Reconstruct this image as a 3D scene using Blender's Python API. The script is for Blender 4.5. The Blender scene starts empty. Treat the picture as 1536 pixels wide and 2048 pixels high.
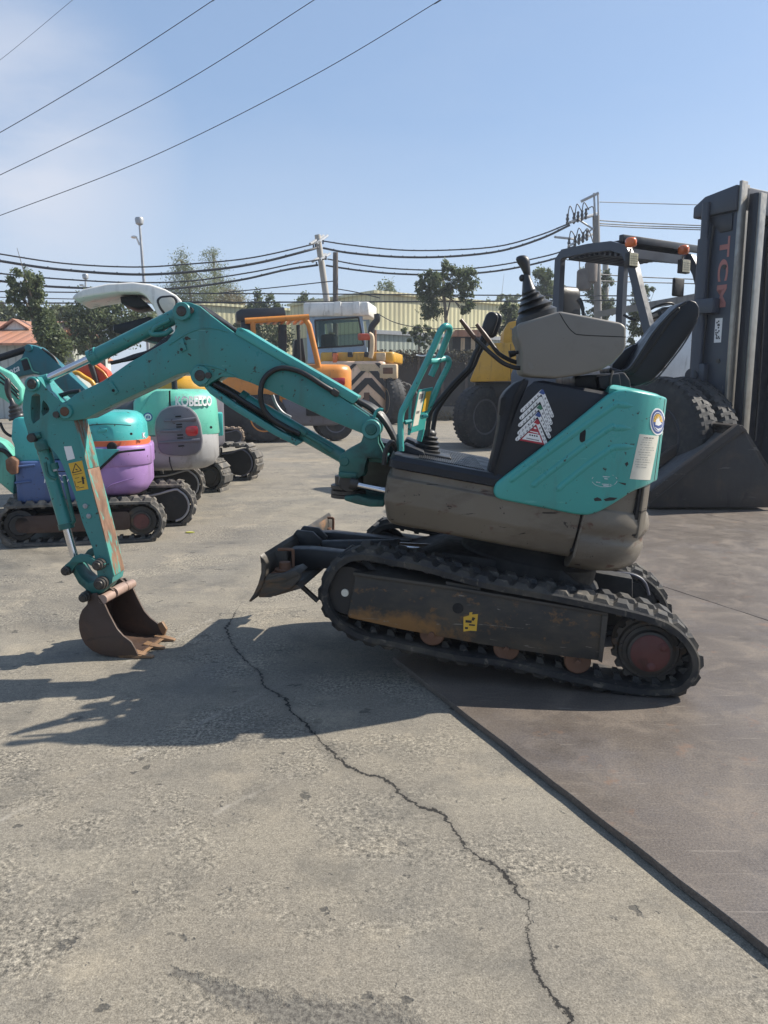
import bpy, bmesh, math, random
import numpy as np
from mathutils import Vector, Matrix, geometry, noise as mnoise

R = math.radians
SC = bpy.context.scene
COL = SC.collection
random.seed(7)
RNG = np.random.default_rng(11)

# ------------------------------------------------------------------ camera, sky, sun, exposure
CAM_H, FPX = 1.45, 1540.0
PITCH = math.atan(254 / 1540)
SP, CP = math.sin(PITCH), math.cos(PITCH)
CAM = Vector((0, 0, CAM_H))
cd = bpy.data.cameras.new('camera')
co = bpy.data.objects.new('camera', cd)
COL.objects.link(co)
co.location = CAM
co.rotation_euler = (math.pi / 2 - PITCH, 0, 0)
cd.sensor_fit = 'VERTICAL'
cd.sensor_height = 24
cd.lens = FPX / 2048 * 24
cd.clip_start, cd.clip_end = 0.05, 3000
SC.camera = co
SC.render.resolution_x, SC.render.resolution_y = 768, 1024

SUN_EL, SUN_AZ = R(41.5), R(71.0)          # azimuth from +Y towards +X
W = bpy.data.worlds.new('World')
SC.world = W
W.use_nodes = True
wn, wl = W.node_tree.nodes, W.node_tree.links
wn.clear()
wo = wn.new('ShaderNodeOutputWorld')
bg = wn.new('ShaderNodeBackground')
sky = wn.new('ShaderNodeTexSky')
sky.sky_type = 'NISHITA'
sky.sun_disc = False
sky.sun_elevation = SUN_EL
sky.sun_rotation = SUN_AZ
sky.altitude = 0
sky.air_density = 1.0
sky.dust_density = 0.9
sky.ozone_density = 3.0
tc = wn.new('ShaderNodeTexCoord')
mp = wn.new('ShaderNodeMapping')
mp.inputs['Scale'].default_value = (1.0, 1.0, 3.2)
cn = wn.new('ShaderNodeTexNoise')
cn.inputs['Scale'].default_value = 1.7
cn.inputs['Detail'].default_value = 7
cn.inputs['Roughness'].default_value = 0.55
cr = wn.new('ShaderNodeMapRange')
cr.inputs['From Min'].default_value = 0.5
cr.inputs['From Max'].default_value = 0.85
cr.inputs['To Max'].default_value = 0.25
mx = wn.new('ShaderNodeMix')
mx.data_type = 'RGBA'
mx.inputs['B'].default_value = (4.6, 4.9, 5.6, 1)
wl.new(tc.outputs['Generated'], mp.inputs['Vector'])
wl.new(mp.outputs['Vector'], cn.inputs['Vector'])
wl.new(cn.outputs['Fac'], cr.inputs['Value'])
wl.new(cr.outputs['Result'], mx.inputs['Factor'])
wl.new(sky.outputs['Color'], mx.inputs['A'])
hz = wn.new('ShaderNodeMix')
hz.data_type = 'RGBA'
hz.inputs['Factor'].default_value = 0.45
hz.inputs['B'].default_value = (2.85, 3.95, 5.75, 1)
# a soft bank of thin cloud low on the left
cd_ = wn.new('ShaderNodeVectorMath')
cd_.operation = 'DISTANCE'
cdv = Vector((-0.40, 0.885, 0.255)).normalized()
cs_ = wn.new('ShaderNodeMapping')
nm_ = wn.new('ShaderNodeVectorMath')
nm_.operation = 'NORMALIZE'
wl.new(tc.outputs['Generated'], nm_.inputs[0])
cd_.inputs[1].default_value = cdv
wl.new(nm_.outputs[0], cd_.inputs[0])
cm_ = wn.new('ShaderNodeMapRange')
cm_.inputs['From Min'].default_value = 0.04
cm_.inputs['From Max'].default_value = 0.19
cm_.inputs['To Min'].default_value = 1.0
cm_.inputs['To Max'].default_value = 0.0
wl.new(cd_.outputs['Value'], cm_.inputs['Value'])
cq_ = wn.new('ShaderNodeMapRange')
cq_.inputs['From Min'].default_value = 0.38
cq_.inputs['From Max'].default_value = 0.62
wl.new(cn.outputs['Fac'], cq_.inputs['Value'])
ct_ = wn.new('ShaderNodeMath')
ct_.operation = 'MULTIPLY'
wl.new(cm_.outputs['Result'], ct_.inputs[0])
wl.new(cq_.outputs['Result'], ct_.inputs[1])
c2_ = wn.new('ShaderNodeMath')
c2_.operation = 'MULTIPLY'
c2_.inputs[1].default_value = 0.8
wl.new(ct_.outputs[0], c2_.inputs[0])
sx_ = wn.new('ShaderNodeSeparateXYZ')
wl.new(nm_.outputs[0], sx_.inputs[0])
hm_ = wn.new('ShaderNodeMapRange')
hm_.inputs['From Min'].default_value = 0.0
hm_.inputs['From Max'].default_value = 0.30
hm_.inputs['To Min'].default_value = 0.6
hm_.inputs['To Max'].default_value = 0.0
wl.new(sx_.outputs['Z'], hm_.inputs['Value'])
hh_ = wn.new('ShaderNodeMix')
hh_.data_type = 'RGBA'
hh_.inputs['B'].default_value = (4.7, 5.3, 6.2, 1)
wl.new(hm_.outputs['Result'], hh_.inputs['Factor'])
wl.new(hz.outputs['Result'], hh_.inputs['A'])
bk_ = wn.new('ShaderNodeMix')
bk_.data_type = 'RGBA'
bk_.inputs['B'].default_value = (5.2, 5.4, 6.0, 1)
wl.new(mx.outputs['Result'], hz.inputs['A'])
wl.new(c2_.outputs[0], bk_.inputs['Factor'])
wl.new(hh_.outputs['Result'], bk_.inputs['A'])
wl.new(bk_.outputs['Result'], bg.inputs['Color'])
bg.inputs['Strength'].default_value = 0.092
wl.new(bg.outputs['Background'], wo.inputs['Surface'])

sl = bpy.data.lights.new('sun', 'SUN')
sl.energy = 5.0
sl.angle = R(0.55)
sl.color = (1.0, 0.93, 0.82)
so = bpy.data.objects.new('sun', sl)
COL.objects.link(so)
SUNV = Vector((math.sin(SUN_AZ) * math.cos(SUN_EL), math.cos(SUN_AZ) * math.cos(SUN_EL), math.sin(SUN_EL)))
so.rotation_euler = SUNV.to_track_quat('Z', 'Y').to_euler()
so.location = SUNV * 50
SC.view_settings.view_transform = 'Standard'
SC.view_settings.look = 'None'
SC.view_settings.exposure = 0.7
SC.view_settings.gamma = 1.0
SC.view_settings.use_curve_mapping = False
SC.cycles.use_denoising = True
SC.cycles.max_bounces = 6

# ------------------------------------------------------------------ geometry helpers
def ray(px, py):
    u, v = (px - 768) / FPX, (1024 - py) / FPX
    return Vector((u, CP + v * SP, -SP + v * CP))

def gnd(px, py, z=0.0):
    d = ray(px, py)
    return CAM + d * ((z - CAM_H) / d.z)

def at(px, py, Y):
    d = ray(px, py)
    return CAM + d * (Y / d.y)

class Fr:
    """A local frame: a along a machine, b across it (away from the viewer), c up."""
    def __init__(s, o, th=0.0, ph=0.0):
        s.o = Vector(o)
        c, n = math.cos(th), math.sin(th)
        s.a = Vector((c * math.cos(ph), -n * math.cos(ph), -math.sin(ph)))
        s.b = Vector((n, c, 0))
        s.c = s.a.cross(s.b)
    def w(s, a, b, c):
        return s.o + s.a * a + s.b * b + s.c * c
    def px(s, x, y, b):
        d = ray(x, y)
        t = (b - (CAM - s.o).dot(s.b)) / d.dot(s.b)
        p = CAM + d * t - s.o
        return (p.dot(s.a), p.dot(s.c))
    def poly(s, pts, b):
        return [s.px(x, y, b) for x, y in pts]
    def p3(s, x, y, b):
        a, c = s.px(x, y, b)
        return (a, b, c)

class WF(Fr):
    def __init__(s):
        super().__init__((0, 0, 0))
WORLD = WF()

def catmull(pts, n, closed=False):
    P = [Vector(p) for p in pts]
    m = len(P)
    out = []
    rng = range(m if closed else m - 1)
    for i in rng:
        if closed:
            p0, p1, p2, p3 = P[i - 1], P[i], P[(i + 1) % m], P[(i + 2) % m]
        else:
            p1, p2 = P[i], P[i + 1]
            p0 = P[i - 1] if i else p1 * 2 - p2
            p3 = P[i + 2] if i + 2 < m else p2 * 2 - p1
        for k in range(n):
            t = k / n
            out.append(0.5 * ((2 * p1) + (p2 - p0) * t + (2 * p0 - 5 * p1 + 4 * p2 - p3) * t * t + (3 * p1 - p0 - 3 * p2 + p3) * t ** 3))
    if not closed:
        out.append(P[-1])
    return out

def resample(pts, n, closed=False):
    P = [Vector(p) for p in pts]
    if closed:
        P = P + [P[0]]
    L = [0.0]
    for i in range(1, len(P)):
        L.append(L[-1] + (P[i] - P[i - 1]).length)
    out, j = [], 0
    m = n if closed else n - 1
    for k in range(n):
        d = L[-1] * k / m
        while j < len(P) - 2 and L[j + 1] < d:
            j += 1
        seg = max(L[j + 1] - L[j], 1e-9)
        out.append(P[j].lerp(P[j + 1], min(1, max(0, (d - L[j]) / seg))))
    return out

def rnd_poly(poly, r, n=3):
    """round the corners of a 2-D polygon"""
    out = []
    m = len(poly)
    for i in range(m):
        p, a, b = Vector(poly[i]), Vector(poly[i - 1]), Vector(poly[(i + 1) % m])
        da, db = (a - p), (b - p)
        rr = min(r, da.length * 0.45, db.length * 0.45)
        pa, pb = p + da.normalized() * rr, p + db.normalized() * rr
        for k in range(n + 1):
            t = k / n
            out.append(tuple(pa * (1 - t) ** 2 + p * (2 * t * (1 - t)) + pb * t * t))
    return out

class MB:
    def __init__(s, fr=WORLD):
        s.bm = bmesh.new()
        s.fr = fr
        s.mi = 0
    def V(s, p):
        return s.bm.verts.new(s.fr.w(*p))
    def face(s, vs):
        try:
            f = s.bm.faces.new(vs)
            f.material_index = s.mi
            return f
        except ValueError:
            return None
    def _bev(s, verts, off, seg, ang=0.45):
        if off <= 0:
            return
        s.bm.normal_update()
        es = set()
        for v in verts:
            for e in v.link_edges:
                if len(e.link_faces) == 2 and e.calc_face_angle(0) > ang:
                    es.add(e)
        bmesh.ops.bevel(s.bm, geom=list(es), offset=off, offset_type='OFFSET', segments=seg, profile=0.5, affect='EDGES', clamp_overlap=True)
    def prism(s, poly, b0, b1, bev=0.0, seg=2, holes=(), ang=0.45):
        """a polygon in the (a, c) plane pushed from b0 to b1"""
        loops = [list(poly)] + [list(h) for h in holes]
        lv = []
        for lp in loops:
            lv.append(([s.V((a, b0, c)) for a, c in lp], [s.V((a, b1, c)) for a, c in lp]))
        for v0, v1 in lv:
            n = len(v0)
            for i in range(n):
                s.face([v0[i], v0[(i + 1) % n], v1[(i + 1) % n], v1[i]])
        if holes:
            flat0 = [v for v0, _ in lv for v in v0]
            flat1 = [v for _, v1 in lv for v in v1]
            tri = geometry.tessellate_polygon([[Vector((a, c, 0)) for a, c in lp] for lp in loops])
            for t in tri:
                s.face([flat0[i] for i in t])
                s.face([flat1[i] for i in reversed(t)])
        else:
            s.face(lv[0][0])
            s.face(list(reversed(lv[0][1])))
        bmesh.ops.recalc_face_normals(s.bm, faces=s.bm.faces[:])
        s._bev([v for a, b in lv for v in a + b], bev, seg, ang)
        return s
    def slab(s, poly, c0, c1, bev=0.0, seg=2):
        """a polygon in the (a, b) plane pushed from c0 to c1"""
        v0 = [s.V((a, b, c0)) for a, b in poly]
        v1 = [s.V((a, b, c1)) for a, b in poly]
        n = len(poly)
        for i in range(n):
            s.face([v0[i], v0[(i + 1) % n], v1[(i + 1) % n], v1[i]])
        s.face(v0[::-1]); s.face(v1)
        bmesh.ops.recalc_face_normals(s.bm, faces=s.bm.faces[:])
        s._bev(v0 + v1, bev, seg)
        return s
    def box(s, a0, a1, b0, b1, c0, c1, bev=0.0, seg=2):
        return s.prism([(a0, c0), (a1, c0), (a1, c1), (a0, c1)], b0, b1, bev, seg)
    def hexa(s, pts, bev=0.0):
        """8 frame points: bottom 4 then top 4"""
        v = [s.V(p) for p in pts]
        for f in ((3, 2, 1, 0), (4, 5, 6, 7), (0, 1, 5, 4), (1, 2, 6, 5), (2, 3, 7, 6), (3, 0, 4, 7)):
            s.face([v[i] for i in f])
        s._bev(v, bev, 2)
        return s
    def rings(s, rings, closed=True, caps=True):
        rv = [[s.V(p) for p in r] for r in rings]
        n = len(rv[0])
        for i in range(len(rv) - 1):
            for j in range(n if closed else n - 1):
                k = (j + 1) % n
                s.face([rv[i][j], rv[i][k], rv[i + 1][k], rv[i + 1][j]])
        if caps:
            s.face(rv[0][::-1]); s.face(rv[-1])
        return s
    def tube(s, pts, r, seg=10, smooth=0, caps=True, rr=None):
        P = [Vector(p) for p in pts]
        if smooth:
            P = catmull(P, smooth)
        n = len(P)
        rad = rr if rr else ([r] * n if not isinstance(r, (list, tuple)) else r)
        if len(rad) != n:
            rad = [np.interp(i / (n - 1), np.linspace(0, 1, len(rad)), rad) for i in range(n)]
        up = None
        rings = []
        for i in range(n):
            t = (P[min(i + 1, n - 1)] - P[max(i - 1, 0)])
            if t.length < 1e-9:
                t = Vector((0, 0, 1))
            t.normalize()
            if up is None:
                up = t.orthogonal().normalized()
            up = (up - t * up.dot(t))
            up = up.normalized() if up.length > 1e-6 else t.orthogonal().normalized()
            sd = t.cross(up)
            rings.append([P[i] + (up * math.cos(2 * math.pi * k / seg) + sd * math.sin(2 * math.pi * k / seg)) * rad[i] for k in range(seg)])
        return s.rings(rings, True, caps)
    def cyl(s, p0, p1, r0, r1=None, seg=20):
        return s.tube([p0, p1], [r0, r0 if r1 is None else r1], seg)
    def lathe(s, o, ax, prof, seg=24):
        """prof: (distance along the axis, radius)"""
        o, ax = Vector(o), Vector(ax).normalized()
        u = ax.orthogonal().normalized()
        v = ax.cross(u)
        rings = [[o + ax * d + (u * math.cos(2 * math.pi * k / seg) + v * math.sin(2 * math.pi * k / seg)) * max(r, 1e-4) for k in range(seg)] for d, r in prof]
        return s.rings(rings)
    def ball(s, c, r, seg=14, sc=(1, 1, 1)):
        c = Vector(c)
        rings = []
        for i in range(seg // 2 + 1):
            t = math.pi * i / (seg // 2)
            rr = max(math.sin(t), 1e-3)
            rings.append([(c.x + r * sc[0] * rr * math.cos(2 * math.pi * k / seg), c.y + r * sc[1] * rr * math.sin(2 * math.pi * k / seg), c.z + r * sc[2] * math.cos(t)) for k in range(seg)])
        return s.rings(rings)
    def quad(s, a, b, c, d):
        return s.face([s.V(p) for p in (a, b, c, d)])

WL = {}
def root_loc(o):
    return WL.get(o.name, Vector((0, 0, 0))) if o is not None else Vector((0, 0, 0))

def thing(name, label, cat, loc, group=None, kind=None):
    o = bpy.data.objects.new(name, None)
    COL.objects.link(o)
    o.empty_display_size = 0.2
    o.location = loc
    WL[o.name] = Vector(loc)
    return tag(o, label, cat, group, kind)

def tag(o, label=None, cat=None, group=None, kind=None):
    if label: o['label'] = label
    if cat: o['category'] = cat
    if group: o['group'] = group
    if kind: o['kind'] = kind
    return o

def obj(name, mb, mats, parent=None, ang=38, loc=None, recalc=True, label=None):
    bm = mb.bm
    if recalc:
        bmesh.ops.recalc_face_normals(bm, faces=bm.faces[:])
    L = root_loc(parent) if parent is not None else Vector(loc or (0, 0, 0))
    if L.length:
        bmesh.ops.translate(bm, verts=bm.verts[:], vec=-L)
    me = bpy.data.meshes.new(name)
    bm.to_mesh(me)
    bm.free()
    return finish(name, me, mats, parent, ang, L, label)

def finish(name, me, mats, parent, ang, L, label=None):
    for m in (mats if isinstance(mats, (list, tuple)) else [mats]):
        me.materials.append(m)
    me.polygons.foreach_set('use_smooth', [True] * len(me.polygons))
    if ang is not None:
        me.set_sharp_from_angle(angle=R(ang))
    o = bpy.data.objects.new(name, me)
    COL.objects.link(o)
    if parent is not None:
        o.parent = parent
        WL[o.name] = L
    else:
        o.location = L
        WL[o.name] = Vector(L)
    if label: o['label'] = label
    return o

def text(name, s, mat, parent, org, right, up, width=None, height=None, spacing=1.0, thick=0.002, shear=0.0, bold=0.0, fn=None):
    """a word as raised lettering: org is its lower left corner in world space"""
    c = bpy.data.curves.new(name, 'FONT')
    c.body = s
    c.extrude = 0.0
    c.space_character = spacing
    c.shear = shear
    c.offset = bold
    t = bpy.data.objects.new(name, c)
    me = bpy.data.meshes.new_from_object(t)
    bpy.data.objects.remove(t)
    n = len(me.vertices)
    co_ = np.empty(n * 3); me.vertices.foreach_get('co', co_); co_ = co_.reshape(-1, 3)
    mn, mxx = co_.min(0), co_.max(0)
    sz = mxx - mn
    sx = (width / sz[0]) if width else height / sz[1]
    sy = (height / sz[1]) if height else sx
    L = root_loc(parent)
    bm = bmesh.new(); bm.from_mesh(me)
    org, right, up = Vector(org), Vector(right).normalized(), Vector(up).normalized()
    nrm = right.cross(up)
    g = bmesh.ops.extrude_face_region(bm, geom=bm.faces[:])
    top = {v for v in g['geom'] if isinstance(v, bmesh.types.BMVert)}
    for v in bm.verts:
        x, y = (v.co.x - mn[0]) * sx, (v.co.y - mn[1]) * sy
        z = thick if v in top else 0.0
        v.co = (fn(x, y, z) if fn else org + right * x + up * y + nrm * z) - L
    bmesh.ops.recalc_face_normals(bm, faces=bm.faces[:])
    bm.to_mesh(me); bm.free()
    return finish(name, me, mat, parent, 30, L)

# ------------------------------------------------------------------ materials
MATS = {}
def nodes_of(name):
    m = bpy.data.materials.new(name)
    m.use_nodes = True
    nt = m.node_tree
    b = nt.nodes['Principled BSDF']
    MATS[name] = m
    return m, nt.nodes, nt.links, b

def mapr(n, l, src, lo, hi, a=0.0, b=1.0):
    r = n.new('ShaderNodeMapRange')
    r.inputs['From Min'].default_value = lo
    r.inputs['From Max'].default_value = hi
    r.inputs['To Min'].default_value = a
    r.inputs['To Max'].default_value = b
    l.new(src, r.inputs['Value'])
    return r.outputs['Result']

def noise(n, l, vec, scale, detail=4, rough=0.55, stretch=None, dist=0.0):
    if stretch:
        q = n.new('ShaderNodeMapping')
        q.inputs['Scale'].default_value = stretch
        l.new(vec, q.inputs['Vector'])
        vec = q.outputs['Vector']
    t = n.new('ShaderNodeTexNoise')
    t.inputs['Scale'].default_value = scale
    t.inputs['Detail'].default_value = detail
    t.inputs['Roughness'].default_value = rough
    t.inputs['Distortion'].default_value = dist
    l.new(vec, t.inputs['Vector'])
    return t.outputs['Fac']

def mixc(n, l, fac, a, b, mode='MIX'):
    m = n.new('ShaderNodeMix')
    m.data_type = 'RGBA'
    m.blend_type = mode
    for k, v in (('Factor', fac), ('A', a), ('B', b)):
        if isinstance(v, (int, float)):
            m.inputs[k].default_value = v
        elif isinstance(v, (tuple, list)):
            m.inputs[k].default_value = (*v[:3], 1)
        else:
            l.new(v, m.inputs[k])
    return m.outputs['Result']

def mathn(n, l, op, a, b=None):
    m = n.new('ShaderNodeMath')
    m.operation = op
    for i, v in enumerate((a, b)):
        if v is None: continue
        if isinstance(v, (int, float)): m.inputs[i].default_value = v
        else: l.new(v, m.inputs[i])
    return m.outputs[0]

def surf(name, col, rough=0.45, metal=0.0, var=0.14, vs=3.0, layers=(), bump=None, spec=0.5, coat=0.0, rvar=0.12):
    """layers: (colour, scale, threshold, softness, stretch, strength, roughness)"""
    m, n, l, b = nodes_of(name)
    t = n.new('ShaderNodeTexCoord')
    vec = t.outputs['Object']
    f = noise(n, l, vec, vs, 5)
    dark = tuple(c * (1 - var) for c in col)
    lite = tuple(min(1, c * (1 + var)) for c in col)
    c = mixc(n, l, mapr(n, l, f, 0.3, 0.7), dark, lite)
    r = mapr(n, l, noise(n, l, vec, vs * 4, 4), 0.3, 0.7, max(0.03, rough - rvar), min(1, rough + rvar))
    for (lc, s_, th, sf, st, amt, lr) in layers:
        k = mapr(n, l, noise(n, l, vec, s_, 7, 0.62, st, 0.4), th, th + sf, 0, amt)
        c = mixc(n, l, k, c, lc)
        q = n.new('ShaderNodeMix')
        l.new(k, q.inputs['Factor']); l.new(r, q.inputs['A']); q.inputs['B'].default_value = lr
        r = q.outputs['Result']
    l.new(c, b.inputs['Base Color'])
    l.new(r, b.inputs['Roughness'])
    b.inputs['Metallic'].default_value = metal
    b.inputs['Specular IOR Level'].default_value = spec
    b.inputs['Coat Weight'].default_value = coat
    if bump:
        bp = n.new('ShaderNodeBump')
        bp.inputs['Strength'].default_value = bump[1]
        bp.inputs['Distance'].default_value = bump[2] if len(bump) > 2 else 0.01
        l.new(noise(n, l, vec, bump[0], 6, 0.6), bp.inputs['Height'])
        l.new(bp.outputs['Normal'], b.inputs['Normal'])
    return m

def emit_off(m):
    return m

RUST = (0.105, 0.045, 0.02)
DRUST = (0.04, 0.022, 0.014)
def painted(name, col, rough=0.38, chip=0.69, fade=0.5, scale=14):
    return surf(name, col, rough, 0, 0.10, 2.2, [
        (tuple(min(1, c * 0.72 + 0.05) for c in col), 2.6, 0.52, 0.22, None, fade, rough + 0.25),
        (tuple(c * 0.6 for c in col), 1.7, 0.54, 0.2, (1, 1, 0.5), 0.55, rough + 0.1),
        ((0.075, 0.062, 0.045), 4.0, 0.55, 0.2, (1.4, 1.4, 0.3), 0.6, 0.8),
        (tuple(min(1, c * 1.1 + 0.10) for c in col), 26, 0.67, 0.02, (0.25, 0.25, 2.0), 0.6, 0.6),
        (DRUST, scale * 2.4, chip - 0.075, 0.02, None, 0.9, 0.85),
        (DRUST, scale * 0.7, chip - 0.06, 0.015, (1, 1, 1.6), 0.95, 0.85)], bump=(60, 0.05, 0.004), coat=0.06)

M_TEAL = painted('teal_paint', (0.045, 0.305, 0.275), 0.36, 0.735, 0.35)
M_TEALB = painted('teal_boom_paint', (0.034, 0.218, 0.205), 0.38, 0.715, 0.4)
M_TEALD = surf('grimy_teal_paint', (0.022, 0.13, 0.112), 0.5, 0, 0.2, 4, [((0.02, 0.022, 0.02), 7, 0.5, 0.18, None, 0.8, 0.6), (RUST, 22, 0.66, 0.03, None, 0.8, 0.8)], bump=(40, 0.15, 0.006))
M_MINT = painted('mint_paint', (0.13, 0.46, 0.35), 0.35, 0.74, 0.4)
M_MINTT = painted('turquoise_paint', (0.05, 0.36, 0.35), 0.35, 0.74, 0.5)
M_DTEAL = painted('deep_teal_paint', (0.012, 0.13, 0.155), 0.35, 0.76, 0.3)
M_BLUE = painted('slate_blue_paint', (0.06, 0.105, 0.24), 0.5, 0.72, 0.5)
M_PURPLE = painted('lilac_paint', (0.31, 0.18, 0.41), 0.5, 0.76, 0.4)
M_ORSTRIPE = surf('orange_decal', (0.60, 0.13, 0.05), 0.5, layers=[((0.35, 0.3, 0.28), 18, 0.66, 0.05, None, 0.7, 0.6)])
M_GREYP = painted('warm_grey_paint', (0.12, 0.118, 0.14), 0.42, 0.74, 0.2)
M_SILVER = painted('silver_grey_paint', (0.33, 0.325, 0.325), 0.38, 0.76, 0.3)
M_TAUPE = surf('taupe_paint', (0.140, 0.120, 0.092), 0.40, 0, 0.14, 2.5, [
    ((0.185, 0.160, 0.126), 2.2, 0.52, 0.25, (1, 1, 2.5), 0.6, 0.5),
    ((0.055, 0.040, 0.028), 3.2, 0.50, 0.18, (0.8, 0.8, 1.7), 0.55, 0.6),
    ((0.20, 0.18, 0.15), 9.0, 0.60, 0.1, (0.5, 0.5, 2.2), 0.35, 0.6),
    ((0.085, 0.036, 0.024), 7.0, 0.60, 0.06, (0.7, 0.7, 1.6), 0.85, 0.75),
    ((0.022, 0.016, 0.013), 12, 0.64, 0.025, (0.35, 0.35, 2.4), 0.95, 0.8),
    ((0.022, 0.016, 0.013), 24, 0.65, 0.02, None, 0.9, 0.8)], bump=(26, 0.12, 0.006))
M_CONS = surf('taupe_plastic', (0.175, 0.162, 0.140), 0.55, 0, 0.07, 3, [((0.12, 0.10, 0.08), 4, 0.6, 0.2, None, 0.45, 0.7), ((0.09, 0.075, 0.06), 16, 0.69, 0.04, None, 0.5, 0.8)], bump=(220, 0.06, 0.002))
M_CHAR = surf('charcoal_plastic', (0.014, 0.016, 0.021), 0.48, 0, 0.15, 3, [((0.045, 0.043, 0.042), 3.0, 0.56, 0.3, None, 0.4, 0.75)], bump=(260, 0.06, 0.0015), spec=0.35)
M_BLACK = surf('black_steel', (0.013, 0.013, 0.014), 0.5, 0, 0.25, 5, [((0.05, 0.044, 0.038), 6, 0.56, 0.22, None, 0.6, 0.8), ((0.09, 0.045, 0.02), 14, 0.64, 0.05, None, 0.7, 0.85)], bump=(45, 0.1, 0.004))
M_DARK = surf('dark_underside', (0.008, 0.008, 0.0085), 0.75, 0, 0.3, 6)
M_FRAME = surf('worn_track_frame', (0.04, 0.036, 0.031), 0.6, 0, 0.2, 3, [
    ((0.095, 0.075, 0.052), 3.5, 0.48, 0.22, (1, 1, 2), 0.7, 0.85),
    ((0.21, 0.10, 0.032), 5, 0.56, 0.16, (0.8, 0.8, 1.7), 0.75, 0.85),
    ((0.22, 0.19, 0.15), 24, 0.70, 0.02, (0.2, 0.2, 3.0), 0.7, 0.6)], bump=(35, 0.2, 0.006))
M_RUBBER = surf('track_rubber', (0.016, 0.016, 0.017), 0.72, 0, 0.25, 6, [((0.11, 0.094, 0.07), 7, 0.47, 0.2, None, 0.55, 0.92), ((0.21, 0.18, 0.14), 22, 0.58, 0.08, None, 0.5, 0.95)], bump=(70, 0.25, 0.006))
M_RUBLT = surf('dusty_track_rubber', (0.07, 0.066, 0.06), 0.78, 0, 0.3, 6, [((0.27, 0.235, 0.19), 8, 0.47, 0.25, None, 0.8, 0.95)], bump=(70, 0.25, 0.006))
M_TYRE = surf('tyre_rubber', (0.026, 0.026, 0.027), 0.75, 0, 0.2, 5, [((0.13, 0.115, 0.095), 7, 0.5, 0.3, None, 0.5, 0.92)], bump=(60, 0.2, 0.005))
M_BOOT = surf('boot_rubber', (0.022, 0.023, 0.025), 0.42, 0, 0.15, 6, [((0.09, 0.088, 0.085), 7, 0.56, 0.25, None, 0.4, 0.7)])
M_VINYL = surf('seat_vinyl', (0.010, 0.011, 0.014), 0.42, 0, 0.2, 6, [((0.035, 0.035, 0.036), 5, 0.6, 0.25, None, 0.25, 0.6)], bump=(240, 0.04, 0.001), spec=0.35)
M_HOSE = surf('hose_rubber', (0.014, 0.014, 0.015), 0.45, 0, 0.2, 9, [((0.06, 0.055, 0.05), 9, 0.56, 0.2, None, 0.5, 0.7)])
M_CHROME = surf('chrome_rod', (0.62, 0.62, 0.64), 0.16, 1.0, 0.08, 8, [((0.2, 0.17, 0.14), 14, 0.66, 0.1, None, 0.4, 0.5)], rvar=0.06)
M_BROWN = surf('brown_grimed_frame', (0.06, 0.034, 0.024), 0.7, 0, 0.25, 4, [((0.11, 0.075, 0.05), 5, 0.52, 0.2, None, 0.6, 0.85), ((0.025, 0.018, 0.014), 7, 0.55, 0.15, None, 0.7, 0.8)], bump=(35, 0.2, 0.006))
M_RUST = surf('rusty_steel', (0.13, 0.062, 0.034), 0.75, 0, 0.3, 5, [((0.24, 0.15, 0.10), 8, 0.54, 0.2, None, 0.7, 0.7), ((0.045, 0.028, 0.02), 11, 0.58, 0.12, None, 0.8, 0.8)], bump=(40, 0.25, 0.006))
M_BUCKET = surf('bucket_steel', (0.062, 0.037, 0.026), 0.62, 0, 0.25, 4, [((0.13, 0.066, 0.035), 5, 0.52, 0.2, None, 0.7, 0.75), ((0.028, 0.02, 0.017), 7, 0.58, 0.12, (1, 1, 2.5), 0.7, 0.7)], bump=(30, 0.25, 0.006))
M_LIP = surf('worn_bucket_lip', (0.22, 0.13, 0.07), 0.6, 0, 0.25, 6, [((0.32, 0.17, 0.06), 7, 0.5, 0.2, None, 0.8, 0.7), ((0.07, 0.045, 0.03), 12, 0.6, 0.1, None, 0.8, 0.8)], bump=(40, 0.25, 0.005))
M_PINK = surf('bare_pinkish_steel', (0.30, 0.21, 0.17), 0.5, 0.1, 0.2, 7, [(RUST, 8, 0.58, 0.15, None, 0.7, 0.8)])
M_PIN = surf('greasy_steel', (0.05, 0.046, 0.042), 0.45, 0.3, 0.3, 12, [((0.15, 0.12, 0.09), 14, 0.55, 0.2, None, 0.6, 0.7)])
M_HUB = surf('dull_red_hub', (0.10, 0.03, 0.025), 0.6, 0, 0.25, 9, [(DRUST, 12, 0.55, 0.15, None, 0.8, 0.8)])
M_WHITE = painted('white_paint', (0.74, 0.73, 0.69), 0.35, 0.78, 0.2)
M_PAPER = surf('sticker_paper', (0.66, 0.63, 0.53), 0.6, 0, 0.05, 6, [((0.40, 0.36, 0.28), 9, 0.6, 0.2, None, 0.4, 0.8)])
M_LABELW = surf('white_decal', (0.72, 0.72, 0.71), 0.4, 0, 0.04, 8)
M_LABELY = surf('yellow_decal', (0.62, 0.37, 0.035), 0.45, 0, 0.1, 9, [((0.16, 0.11, 0.05), 30, 0.64, 0.05, None, 0.7, 0.7)])
M_LABELR = surf('red_decal', (0.36, 0.02, 0.035), 0.4, 0, 0.05, 8)
M_LABELB = surf('blue_decal', (0.03, 0.07, 0.24), 0.4, 0, 0.05, 8)
M_LABELG = surf('green_decal', (0.03, 0.15, 0.08), 0.4, 0, 0.05, 8)
M_INK = surf('black_ink', (0.015, 0.015, 0.016), 0.5, 0, 0.05, 8)
M_INKG = surf('grey_ink', (0.17, 0.165, 0.15), 0.6, 0, 0.05, 8)
M_FADEW = surf('worn_white_decal', (0.42, 0.50, 0.50), 0.5, 0, 0.2, 30, [((0.05, 0.28, 0.25), 40, 0.52, 0.05, None, 1.0, 0.5)])
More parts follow.
